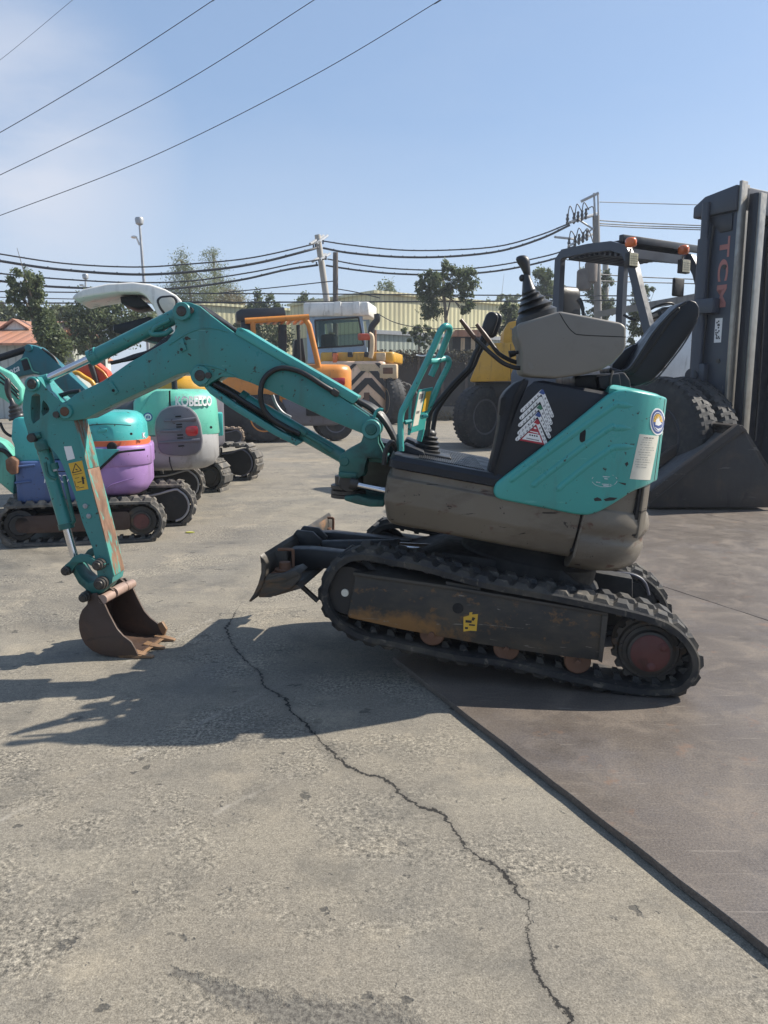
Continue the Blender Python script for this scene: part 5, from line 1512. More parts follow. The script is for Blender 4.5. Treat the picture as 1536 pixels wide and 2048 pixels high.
hblock('wing', F4, 758, 794, 728, 758, -0.04, 0.4, 0.06, 0.06, M_CREAM, fk4, 0.05)
WF4 = Fr(F4.w(F4.px(783, 806, 0.35)[0], 0.35, 0), R(68))
wheel('wheel', WF4, 0.0, -0.3, 0.86, 0.86, 0.6, fk4, M_CREAM, 1, 30, lugd=0.02)
wheel('wheel', F4, F4.px(783, 806, 0.0)[0], 2.9, 0.8, 0.8, 0.55, fk4, M_CREAM, -1, 22)
wheel('wheel', F4, F4.px(640, 806, 0.0)[0], 0.1, 0.8, 0.8, 0.55, fk4, M_CREAM, 1, 22)
wheel('wheel', F4, F4.px(640, 806, 0.0)[0], 3.0, 0.8, 0.8, 0.55, fk4, M_CREAM, -1, 22)
hblock('chassis', F4, 560, 700, 760, 830, 0.3, 3.0, 0.1, 0.1, M_BLACK, fk4, 0.05)
# cab: corner posts and panels round real openings
cb_ = 0.7; cbw = 1.7
def FP(x, y): return F4.px(x, y, cb_)
mb = MB(F4)
outer = [FP(616, 726), FP(612, 632), FP(724, 626), FP(735, 722)]
hole = [FP(634, 696), FP(630, 641), FP(717, 635), FP(727, 690)]
mb.prism(outer, cb_, cb_ + 0.06, holes=[hole])
obj('cab_wall', mb, M_CABB, fk4)
mb = MB(F4)
mb.prism(outer, cb_ + cbw - 0.06, cb_ + cbw, holes=[hole])
obj('cab_wall', mb, M_CABB, fk4)
mb = MB(F4)
mb.prism([FP(616, 726), FP(612, 632), FP(618, 632), FP(622, 726)], cb_ + 0.061, cb_ + cbw - 0.061)
mb.prism([FP(616, 726), FP(616, 700), FP(733, 695), FP(735, 722)], cb_ + 0.061, cb_ + cbw - 0.061)
obj('cab_side', mb, M_CABB, fk4)
mb = MB(F4)
mb.prism(hole, cb_ + 0.02, cb_ + 0.04)
gl = obj('window', mb, M_GLASS, fk4)
mb = MB(F4)
for (p, q_) in ((0, 1), (1, 2), (2, 3), (3, 0)):
    mb.tube([(hole[p][0], cb_ - 0.005, hole[p][1]), (hole[q_][0], cb_ - 0.005, hole[q_][1])], 0.035, 6)
obj('window_seal', mb, M_BLACK, gl)
hblock('cab_roof', F4, 606, 738, 604, 632, cb_ - 0.15, cb_ + cbw + 0.2, 0.1, 0.1, M_WHITE, fk4, 0.05)
for x in (668, 706):
    mb = MB(F4); mb.prism(F4.poly([(x, 604), (x + 14, 603), (x + 14, 628), (x, 628)], cb_ - 0.16), cb_ - 0.22, cb_ - 0.1, 0.03); obj('roof_lamp_box', mb, M_WHITE, fk4)
hblock('seat', F4, 640, 672, 668, 712, cb_ + 0.4, cb_ + 1.1, 0.2, 0.2, M_VINYL, fk4, 0.08)
ptube('steering_column', F4, [(660, 700), (664, 665)], cb_ + 1.2, 0.12, M_CREAM, fk4)
ptube('exhaust_pipe', F4, [(742, 725), (742, 664), (746, 650), (754, 640), (754, 628)], 0.7, 0.12, M_BLACK, fk4, 3)
ptube('exhaust_pipe', F4, [(748, 725), (748, 660)], 1.2, 0.1, M_RUST, fk4)
ptube('mirror_arm', F4, [(741, 716), (744, 700), (744, 674), (738, 668)], 0.1, 0.09, M_CREAM, fk4, 3)
hblock('mirror', F4, 715, 740, 667, 680, 0.0, 0.25, 0.05, 0.05, M_RED, fk4, 0.04)
for x in (664, 695, 728):
    hblock('work_lamp', F4, x, x + 10, 704, 714, 0.15, 0.4, 0.03, 0.03, M_BLACK, fk4, 0.02)
hblock('side_box', F4, 752, 771, 705, 722, 0.15, 0.8, 0.04, 0.04, M_CREAM, fk4, 0.03)
hblock('indicator', F4, 665, 674, 706, 728, 0.02, 0.3, 0.03, 0.03, M_AMBER, fk4, 0.03)

# ---- yellow forklift tail
ok = gnd(968, 897)
F2 = Fr((ok.x, ok.y, 0), R(6))
fk2 = thing('yellow_forklift', 'yellow forklift tail with a big black tyre, between the travel levers and the control console', 'forklift', ok, 'forklifts across the yard')
pprism('counterweight', F2, [(939, 764), (948, 742), (962, 708), (974, 692), (988, 686), (1060, 684), (1130, 684), (1130, 760), (1020, 762)], 0.02, 1.9, M_YELLOW, fk2, 0.06, seg=3, rnd=0.08)
pprism('engine_cover', F2, [(1006, 690), (1008, 660), (1016, 645), (1030, 642), (1130, 642), (1130, 688)], 0.12, 1.8, M_YELLOW, fk2, 0.06, seg=3, rnd=0.05)
mb = MB(F2); mb.prism(F2.poly([(1021, 688), (1022, 688), (1022, 760), (1021, 760)], 0.02), 0.012, 0.05); obj('panel_seam', mb, M_DARK, fk2)
pprism('chassis', F2, [(950, 764), (1300, 764), (1300, 860), (1040, 860), (1030, 800), (950, 790)], 0.25, 1.7, M_BLACK, fk2, 0.02)
text('lettering', 'T', M_GREYP, fk2, F2.w(*F2.p3(1020, 668, 0.11)), F2.a, F2.c, height=0.12, thick=0.01)
mb = MB(F2); a, c = F2.px(1031, 668, 0.12); mb.lathe((a, 0.1, c), (0, 1, 0), [(0, 0.02), (0, 0.06), (0.06, 0.06)], 14); obj('filler_cap', mb, M_BLACK, fk2)
wr = F2.px(968, 770, 0.0)[1] / 2
M_RIMG = surf('dusty_grey_rim', (0.075, 0.077, 0.082), 0.6, 0, 0.2, 5, [((0.13, 0.12, 0.10), 6, 0.5, 0.2, None, 0.6, 0.85)])
WF2 = Fr(ok, R(-40))
WF2.o.z = 0
wheel('wheel', WF2, WF2.px(971, 835, 0.0)[0], -0.02, wr, wr, 0.42, fk2, M_RIMG, 1, 40, lugd=0.022)
wheel('wheel', F2, F2.px(968, 835, 0.0)[0], 1.95, wr, wr, 0.42, fk2, M_GUNMD, -1, 26)
wheel('wheel', F2, F2.px(1240, 835, 0.0)[0], -0.02, wr, wr, 0.42, fk2, M_GUNMD, 1, 26)
wheel('wheel', F2, F2.px(1240, 835, 0.0)[0], 1.95, wr, wr, 0.42, fk2, M_GUNMD, -1, 26)

# ---- big grey forklift with mast and shovel bucket
og = at(1300, 873, 9.9); og.z = 0
F1 = Fr(og, R(58))
fk1 = thing('grey_forklift', 'big dark grey forklift with dual tyres and a tall lettered mast, at the right edge', 'forklift', og, 'forklifts across the yard')
wr = 0.78
a_w, _ = F1.px(1300, 873, 0.0)
wheel('front_wheel', F1, a_w, 0.0, wr, wr, 0.36, fk1, M_GUNMD, 1, 46, lugd=0.022)
wheel('front_wheel', F1, a_w, 0.42, wr, wr, 0.36, fk1, M_GUNMD, 1, 46, lugd=0.022)
wheel('front_wheel', F1, a_w, 2.3, wr, wr, 0.36, fk1, M_GUNMD, 1, 30, lugd=0.035)
wheel('front_wheel', F1, a_w, 2.72, wr, wr, 0.36, fk1, M_GUNMD, 1, 30, lugd=0.035)
wheel('rear_wheel', F1, a_w - 2.6, 0.35, 0.6, 0.6, 0.34, fk1, M_GUNMD, 1, 26)
wheel('rear_wheel', F1, a_w - 2.6, 2.4, 0.6, 0.6, 0.34, fk1, M_GUNMD, 1, 26)
def Q(x, y, b=0.6): return F1.px(x, y, b)
mb = MB(F1); mb.box(a_w - 3.1, a_w + 0.05, 0.85, 2.3, 0.5, 1.25, 0.05); obj('chassis', mb, M_GUNMD, fk1)
mb = MB(F1); mb.box(a_w - 3.4, a_w - 1.9, 0.55, 2.6, 0.75, 1.75, 0.12); obj('counterweight', mb, M_GUNM, fk1)
mb = MB(F1); mb.box(a_w - 1.8, a_w - 0.6, 0.75, 2.4, 1.254, 1.40, 0.06); obj('seat_deck', mb, M_GUNMD, fk1)
mb = MB(F1); mb.prism([(a_w - 0.85, 1.1), (a_w + 0.15, 1.1), (a_w + 0.2, 1.34), (a_w - 0.85, 1.34)], 0.8, 2.3, 0.04); obj('cowl', mb, M_GUNMD, fk1)
# overhead guard
gA0, gA1 = 0.55, 1.95
def gp(x, y, b): return F1.p3(x, y, b)
def beam(name, pts, wd, dp, mat, parent):
    """a flat section bar swept through frame points; wd along a/c, dp along b"""
    mb = MB(F1)
    P = [Vector(p) for p in pts]
    rings = []
    for i, p in enumerate(P):
        t = (P[min(i + 1, len(P) - 1)] - P[max(i - 1, 0)]).normalized()
        n_ = Vector((-t.z, 0, t.x)).normalized()
        rings.append([p + n_ * wd / 2 + Vector((0, -dp / 2, 0)), p + n_ * wd / 2 + Vector((0, dp / 2, 0)), p - n_ * wd / 2 + Vector((0, dp / 2, 0)), p - n_ * wd / 2 + Vector((0, -dp / 2, 0))])
    mb.rings(rings)
    return obj(name, mb, mat, parent, 30)
path1 = [(1116, 700), (1116, 620), (1118, 560), (1120, 520), (1128, 508), (1180, 497), (1225, 492), (1252, 500), (1266, 530), (1278, 580), (1296, 650), (1310, 700), (1322, 740)]
g1 = [gp(x, y, gA0) for x, y in path1]
gd = beam('guard_frame', g1, 0.125, 0.10, M_GUNM, fk1)
db_ = gA1 - gA0
g2 = [(a, b + db_, c) for a, b, c in g1]
beam('guard_frame', g2, 0.125, 0.10, M_GUNM, fk1)
mb = MB(F1)
aL, aR, cT = g1[4][0], g1[7][0], max(p[2] for p in g1)
for k in range(12):
    f = (k + 0.5) / 12
    a = aL + (aR - aL) * f; c = np.interp(f, [0, 0.5, 1], [g1[4][2], g1[5][2], g1[7][2]]) - 0.02
    mb.box(a - 0.02, a + 0.02, gA0 + 0.07, gA1 - 0.07, c - 0.07, c + 0.05)
obj('guard_bars', mb, M_GUNM, fk1)
mb = MB(F1); mb.box(aL + 0.1, aR - 0.05, gA0 + 0.1, gA1 + 0.25, cT + 0.02, cT + 0.06, 0.01); mb.box(aR - 0.12, aR - 0.04, gA0 - 0.02, gA1 + 0.3, cT + 0.0, cT + 0.1, 0.01)
obj('guard_roof', mb, M_GUNMD, fk1)
for b_ in (gA0 - 0.12, gA1 - 0.42):
    p = Vector((aR + 0.20, b_ - 0.02, g1[8][2] + 0.27))
    mb = MB(F1); mb.lathe(p + Vector((0, 0, -0.06)), (0, 0, 1), [(0, 0.05), (0.02, 0.075), (0.09, 0.078), (0.12, 0.06), (0.13, 0.02)], 18); bk_ = obj('beacon', mb, M_AMBER, fk1, 50)
    mb = MB(F1); mb.tube([p + Vector((0, 0, -0.08)), p + Vector((-0.06, 0.05, -0.16)), p + Vector((-0.1, .08, -.26))], 0.015, 8, 3); obj('beacon_bracket', mb, M_GALV, bk_)
    mb = MB(F1); mb.box(p.x - 0.03, p.x + 0.05, b_ - 0.1, b_ + 0.09, p.z - 0.32, p.z - 0.13, 0.012); lp = obj('work_lamp', mb, M_BLACK, fk1)
    mb = MB(F1); mb.box(p.x + 0.0505, p.x + 0.056, b_ - 0.085, b_ + 0.075, p.z - 0.305, p.z - 0.145); obj('lamp_lens', mb, M_LEDS, lp)
    mb = MB(F1)
    for k in range(4): mb.box(p.x + 0.0565, p.x + 0.058, b_ - 0.085, b_ + 0.075, p.z - 0.273 + 0.03 * k, p.z - 0.271 + 0.03 * k)
    for k in range(4): mb.box(p.x + 0.0582, p.x + 0.0595, b_ - 0.054 + 0.03 * k, b_ - 0.052 + 0.03 * k, p.z - 0.305, p.z - 0.145)
    obj('lens_grid', mb, M_BLACK, lp)
p = Vector(g2[8]); mb = MB(F1); mb.box(p.x - 0.04, p.x + 0.0, p.y - 0.52, p.y - 0.28, p.z - 0.36, p.z - 0.1, 0.03); mi_ = obj('mirror', mb, M_BLACK, fk1)
mb = MB(F1); mb.box(p.x - 0.047, p.x - 0.041, p.y - 0.49, p.y - 0.31, p.z - 0.34, p.z - 0.12); obj('mirror_glass', mb, M_CHROME, mi_)
# driver seat, wheel
mb = MB(F1); sx, sc_ = F1.px(1143, 600, 1.1)
mb.prism([(sx - 0.10, sc_ - 0.45), (sx + 0.06, sc_ - 0.45), (sx + 0.02, sc_ + 0.12), (sx - 0.04, sc_ + 0.22), (sx - 0.14, sc_ + 0.22), (sx - 0.18, sc_ + 0.1)], 0.86, 1.30, 0.05, 3); mb.box(sx, sx + 0.5, 0.86, 1.3, sc_ - 0.55, sc_ - 0.4, 0.04); obj('seat', mb, M_VINYL, fk1, 50)
mb = MB(F1); mb.tube([F1.p3(x, y, 0.9) for x, y in ((1168, 640), (1164, 612), (1158, 600))], [0.02, 0.03, 0.045], 10, 3); obj('gear_knob', mb, M_BOOT, fk1, 60)
sw_c = Vector(F1.p3(1318, 622, 1.3)); ax_ = Vector((-0.5, 0, 1)).normalized(); u_ = ax_.orthogonal().normalized(); v_ = ax_.cross(u_)
mb = MB(F1); mb.tube([sw_c + (u_ * math.cos(2 * math.pi * k / 28) + v_ * math.sin(2 * math.pi * k / 28)) * 0.21 for k in range(29)], 0.017, 8); mb.tube([sw_c + u_ * 0.2, sw_c - u_ * 0.2], 0.012, 6); mb.tube([sw_c, sw_c - ax_ * 0.6], [0.03, 0.05], 10); obj('steering_wheel', mb, M_BLACK, fk1, 60)
mb = MB(F1); mb.tube([F1.p3(x, y, 0.8) for x, y in ((1296, 660), (1290, 640), (1284, 628))], 0.014, 8, 3); mb.tube([F1.p3(x, y, 0.9) for x, y in ((1310, 660), (1302, 638), (1294, 622))], 0.014, 8, 3); mb.tube([F1.p3(x, y, 1.0) for x, y in ((1270, 640), (1258, 636), (1248, 630))], 0.02, 8, 3); obj('control_lever', mb, M_BLACK, fk1, 60)
# mast: channels facing forward
mb0 = 0.72
aM = F1.px(1402, 560, mb0)[0]
def mx_(x, y): return F1.px(x, y, mb0)
zt = mx_(1440, 392)[1]
mast = None
for k, b_ in enumerate((mb0, mb0 + 1.25)):
    mb = MB(F1)
    q = [mx_(1404, 412), mx_(1402, 470), mx_(1394, 640), mx_(1388, 880), (mx_(1462, 880)[0], 0.35), mx_(1478, 372)]
    q = [(aM, 0.3), (aM, zt - 0.18), (aM + 0.04, zt - 0.02), (aM + 0.46, zt), (aM + 0.46, 0.3)]
    mb.prism(q, b_, b_ + 0.10, 0.008)
    mast_r = obj('mast_rail', mb, M_GUNM, fk1)
    mb = MB(F1); mb.box(aM + 0.462, aM + 0.50, b_ - 0.02, b_ + 0.10, 0.62, zt + 0.12, 0.004); mb.box(aM + 0.35, aM + 0.46, b_ + 0.102, b_ + 0.2, 0.3, zt + 0.1, 0.004); obj('rail_edge', mb, M_BARE, mast_r)
    mb = MB(F1); mb.box(aM + 0.50, aM + 0.62, b_ + 0.14, b_ + 0.26, 0.32, zt - 0.02, 0.006); ir = obj('inner_rail', mb, M_GUNMD, fk1)
    mb = MB(F1); mb.box(aM + 0.622, aM + 0.655, b_ + 0.14, b_ + 0.26, 0.32, zt - 0.03, 0.004); obj('rail_edge', mb, M_BARE, ir)
    mb = MB(F1); mb.tube([(aM + 0.06, b_ - 0.07, 1.35), (aM + 0.06, b_ - 0.07, zt - 0.5)], 0.075, 18); mb.tube([(aM + 0.06, b_ - 0.07, zt - 0.5), (aM + 0.06, b_ - 0.07, zt - 0.06)], 0.05, 14); obj('lift_cylinder', mb, M_GUNM, fk1)
mb = MB(F1); mb.prism([(aM - 0.14, zt - 0.22), (aM - 0.14, zt - 0.08), (aM + 0.02, zt + 0.02), (aM + 0.46, zt + 0.08), (aM + 0.46, zt - 0.22)], mb0 - 0.06, mb0 + 1.42, 0.02); obj('mast_head', mb, M_GUNM, fk1)
mb = MB(F1); mb.prism([(aM + 0.04, zt - 0.24), (aM + 0.40, zt - 0.24), (aM + 0.40, zt - 0.44), (aM + 0.24, zt - 0.44)], mb0 - 0.02, mb0 - 0.001, 0.004); obj('gusset', mb, M_GUNMD, fk1)
mb = MB(F1); mb.box(aM - 0.02, aM + 0.3, mb0 - 0.16, mb0 - 0.002, 2.34, 2.52, 0.01); mb.box(aM - 0.18, aM + 0.16, mb0 - 0.09, mb0 - 0.03, 2.36, 2.5, 0.01); obj('cylinder_clamp', mb, M_GUNM, fk1)
mb = MB(F1); mb.prism([(aM - 0.24, 1.42), (aM + 0.36, 1.42), (aM + 0.22, 1.16), (aM - 0.24, 1.16)], mb0 - 0.2, mb0 - 0.02, 0.01); obj('side_box', mb, M_GUNMD, fk1)
mb = MB(F1); mb.tube([(aM - 0.7, mb0 + 0.1, 1.42), (aM + 0.02, mb0 - 0.06, 1.56)], 0.035, 12); tcy = obj('tilt_rod', mb, M_CHROME, fk1)
mb = MB(F1); mb.tube([(aM - 1.3, mb0 + 0.2, 1.32), (aM - 0.62, mb0 + 0.08, 1.44)], 0.08, 16); obj('tilt_cylinder', mb, M_GUNMD, fk1)
mb = MB(F1); mb.lathe((aM + 0.04, mb0 - 0.14, 1.57), (0, 1, 0), [(0, 0.06), (0, 0.09), (0.16, 0.09)], 16); obj('tilt_eye', mb, M_GUNMD, fk1)
for k in range(3):
    mb = MB(F1); z_ = (0.45, 1.9, 3.3)[k]; mb.box(aM + 0.06, aM + 0.16, mb0 + 0.102, mb0 + 1.248, z_, z_ + 0.16, 0.01); obj('cross_member', mb, M_GUNMD, fk1)
mb = MB(F1); mb.box(aM + 0.18, aM + 0.24, mb0 + 0.27, mb0 + 1.24, 0.5, 3.5, 0.01); obj('carriage_plate', mb, M_GUNMD, fk1)  # darker paint here also puts the mast's inner shade into the colour
for b_ in (mb0 + 0.62, mb0 + 0.78):
    mb = MB(F1)
    for k in range(50): mb.box(aM + 0.245, aM + 0.26, b_, b_ + 0.03, 0.6 + 0.055 * k, 0.64 + 0.055 * k)
    mb.box(aM + 0.241, aM + 0.2445, b_ + 0.008, b_ + 0.022, 0.6, 3.3)
    obj('lift_chain', mb, M_PIN, fk1)
text('lettering', 'TCM', surf('faded_red_lettering', (0.36, 0.15, 0.13), 0.6), fk1, F1.w(aM + 0.24, mb0 - 0.002, zt - 0.50), -F1.c, F1.a, width=0.85, height=0.14, thick=0.003, bold=0.03, spacing=1.1)
mb = MB(F1); mb.box(aM + 0.25, aM + 0.35, mb0 - 0.004, mb0 - 0.001, 1.98, 2.28); nt2 = obj('white_sticker', mb, M_LABELW, fk1)
mb = MB(F1)
rng = random.Random(9)
for k in range(16): 
    a_ = aM + 0.26 + rng.random() * 0.06; c_ = 2.0 + rng.random() * 0.25
    mb.box(a_, a_ + 0.018, mb0 - 0.0055, mb0 - 0.003, c_, c_ + 0.02)
obj('sticker_print', mb, M_INK, nt2)

for k, b_ in enumerate((mb0 + 0.34, mb0 + 0.42, mb0 + 0.98)):
    mb = MB(F1); mb.tube([(aM + 0.27 + 0.01 * k, b_, 0.7), (aM + 0.28, b_ + 0.01, 1.8), (aM + 0.27, b_ - 0.01, 2.8), (aM + 0.26, b_, zt - 0.4)], 0.018, 8, 5); obj('hydraulic_hose', mb, M_HOSE, fk1, 60)
mb = MB(F1); mb.tube([(aM + 0.10, mb0 - 0.03, 1.6), (aM + 0.13, mb0 - 0.035, 2.2), (aM + 0.12, mb0 - 0.03, 3.0), (aM + 0.15, mb0 - 0.03, zt - 0.35)], 0.014, 8, 4); obj('hydraulic_hose', mb, M_HOSE, fk1, 60)
for z_ in (0.9, 1.75, 2.9):
    mb = MB(F1); mb.cyl((aM + 0.33, mb0 - 0.014, z_), (aM + 0.33, mb0 - 0.001, z_), 0.03, seg=6); obj('mast_bolt', mb, M_PIN, fk1)
mb = MB(F1); mb.prism([(aM + 0.02, 1.5), (aM + 0.20, 1.5), (aM + 0.20, 1.72), (aM + 0.08, 1.72)], mb0 - 0.1, mb0 - 0.002, 0.01); obj('tilt_bracket', mb, M_GUNM, fk1)
# shovel bucket standing on the plates before the tyre
BY0, BY1 = 8.75, 9.6
SH = Fr(at(1420, 1014, BY0), 0.0)
shl = thing('shovel_bucket', 'dark steel loader bucket lying on its cutting edge in front of the dual tyres', 'bucket', Vector((SH.o.x, SH.o.y, PZ)))
zc = PZ - SH.o.z + 0.006
near = [(1300, 1004), (1480, 862), (1490, 866), (1560, 985), (1560, 1015), (1296, 1015)]
def sp2(px, b): return SH.poly(px, b)
q = sp2(near, 0.0); q = [(a, max(c, zc)) for a, c in q]
M_SHOV = surf('shovel_steel', (0.024, 0.019, 0.016), 0.55, 0, 0.3, 3, [((0.085, 0.055, 0.036), 2.2, 0.50, 0.2, None, 0.75, 0.8), ((0.11, 0.10, 0.09), 9, 0.64, 0.03, (0.3, 1, 2), 0.7, 0.5), ((0.02, 0.016, 0.014), 8, 0.58, 0.1, (1, 1, .4), 0.8, 0.8)], bump=(18, 0.25, 0.008))
mb = MB(SH); mb.prism(q, 0.0, 0.03, 0.004); obj('side_plate', mb, M_SHOV, shl)
mb = MB(SH); mb.prism(q, BY1 - BY0, BY1 - BY0 + 0.03, 0.004); obj('side_plate', mb, M_SHOV, shl)
mb = MB(SH)
fl = sp2([(1300, 982), (1478, 848), (1488, 862), (1300, 1006)], -0.03)
mb.prism(fl, -0.03, 0.07, 0.006)
o_ = obj('edge_beam', mb, M_SHOV, shl)
mb = MB(SH); mb.prism(fl, BY1 - BY0 - 0.04, BY1 - BY0 + 0.05, 0.006); obj('edge_beam', mb, M_SHOV, shl)
mb = MB(SH); mb.prism(sp2([(1300, 1006), (1478, 870), (1486, 874), (1300, 1014)], 0.0), 0.04, BY1 - BY0 - 0.004); obj('floor_plate', mb, M_RIMG, shl)
mb = MB(SH); mb.prism(sp2([(1474, 868), (1484, 852), (1496, 862), (1572, 985), (1560, 990)], 0.0), 0.034, BY1 - BY0 - 0.006, 0.004); obj('back_plate', mb, M_SHOV, shl)
for dy in (0, 22):
    mb = MB(SH); mb.tube([SH.p3(1302, 983 + dy, -0.031), SH.p3(1478, 849 + dy * 0.7, -0.031)], 0.005, 6); obj('worn_edge', mb, M_PIN, shl)
mb = MB(SH); mb.prism(sp2([(1474, 853), (1485, 850), (1496, 862), (1486, 868)], -0.03), -0.02, BY1 - BY0 + 0.03, 0.008); obj('ridge', mb, M_SHOV, shl)

# things beyond it
mb = MB()
rs = at(1330, 640, 30)
shr = thing('open_shed', 'open sided shed with a dark sloping roof, seen through the grey forklift guard', 'shed', (rs.x, 30, 0), 'sheds beyond the yard')
zz0, zz1 = Z_at(612, 30), Z_at(566, 30)
mb.hexa([Vector((X_at(1272, 30), 30, zz0 - 0.15)), Vector((X_at(1600, 30), 30, zz1 + 0.1)), Vector((X_at(1600, 30), 37, zz1 + 0.4)), Vector((X_at(1272, 30), 37, zz0 + 0.15)),
         Vector((X_at(1272, 30), 30, zz0 + 0.12)), Vector((X_at(1600, 30), 30, zz1 + 0.4)), Vector((X_at(1600, 30), 37, zz1 + 0.7)), Vector((X_at(1272, 30), 37, zz0 + 0.42))])
obj('roof', mb, M_GROOF, shr)
for x in (1300, 1400, 1500):
    mb = MB(); mb.box(X_at(x, 31) - 0.1, X_at(x, 31) + 0.1, 31, 31.2, 0, zz0 - 0.1); obj('post', mb, M_GALV, shr)
mb = MB(); mb.box(X_at(1300, 36), X_at(1600, 36), 36, 36.2, 0, zz0 - 0.4); obj('back_wall', mb, M_DARK, shr)
tk = at(1380, 820, 15.5); tk.z = 0
TK = Fr(tk, R(10))
M_TRUCK = painted('pale_silver_paint', (0.72, 0.74, 0.75), 0.35, 0.78, 0.2)
trk_ = thing('silver_truck', 'silver grey truck parked behind the grey forklift, its pale flank beside the mast', 'truck', tk)
hblock('cab', TK, 1318, 1470, 640, 790, 0, 2.0, 0.2, 0.15, M_TRUCK, trk_, 0.15, 0.2)
hblock('window', TK, 1322, 1470, 612, 641, 0.1, 1.8, 0.1, 0.1, M_BLACK, trk_, 0.04)
hblock('chassis', TK, 1300, 1560, 790, 830, 0.2, 1.8, 0.1, 0.1, M_DARK, trk_, 0.05)
wheel('wheel', TK, TK.px(1390, 840, 0)[0], 0.0, 0.45, 0.45, 0.28, trk_, M_GALV, 1, 20)
wheel('wheel', TK, TK.px(1390, 840, 0)[0], 1.95, 0.45, 0.45, 0.28, trk_, M_GALV, -1, 20)
# yellow leaf litter scrap on the concrete
lf = gnd(380, 1066)
mb = MB(); mb.rings([[lf + Vector((x * 0.5, y * 0.6, z)) for x, y in ((-0.09, 0), (-0.03, 0.03), (0.04, 0.025), (0.09, 0.005), (0.03, -0.03), (-0.04, -0.028))] for z in (0.003, 0.012)])
tag(obj('fallen_scrap', mb, surf('yellow_scrap', (0.55, 0.55, 0.10), 0.5), loc=lf), 'small yellow green scrap lying on the concrete beside the lilac excavator track', 'scrap')

# ================================================================== THE MINI EXCAVATOR
TT = R(10.9)
G0 = gnd(1350, 1400, PZ)
T0 = Fr((0, 0, 0), TT)
CC = G0 + T0.b * 0.55 - T0.a * 0.78
CC.z = 0
T = Fr(CC, TT)                       # undercarriage
HP = R(10.2)
U = Fr(CC, R(3.0))                   # boom, arm: plumb planes
Hs = Fr(CC, R(3.0), HP)              # house: pitched back with the machine
ex = thing('mini_excavator', 'teal mini excavator without a cab in the foreground, its tracks tipped up by the bucket', 'excavator', CC)

# --- tracks
trk = [(640, 1190), (650, 1155), (668, 1128), (697, 1110), (735, 1107), (785, 1117), (852, 1130), (960, 1160), (1055, 1178), (1129, 1192), (1214, 1210), (1290, 1228), (1340, 1246), (1377, 1276), (1399, 1312), (1400, 1346), (1386, 1370), (1357, 1390), (1298, 1394), (1231, 1385), (1129, 1364), (1045, 1344), (994, 1334), (920, 1326), (852, 1312), (778, 1296), (737, 1288), (705, 1276), (672, 1254), (650, 1226)]
tpath = T.poly(trk, -0.55)
TW = 0.25
mb = MB(T); track_mesh(mb, tpath, -0.55, -0.55 + TW, 44, lug=0.018)
obj('rubber_track', mb, M_RUBBER, ex, ang=30)
mb = MB(T); track_mesh(mb, tpath, 0.30, 0.55, 44, lug=0.021)
obj('rubber_track', mb, M_RUBBER, ex, ang=30)

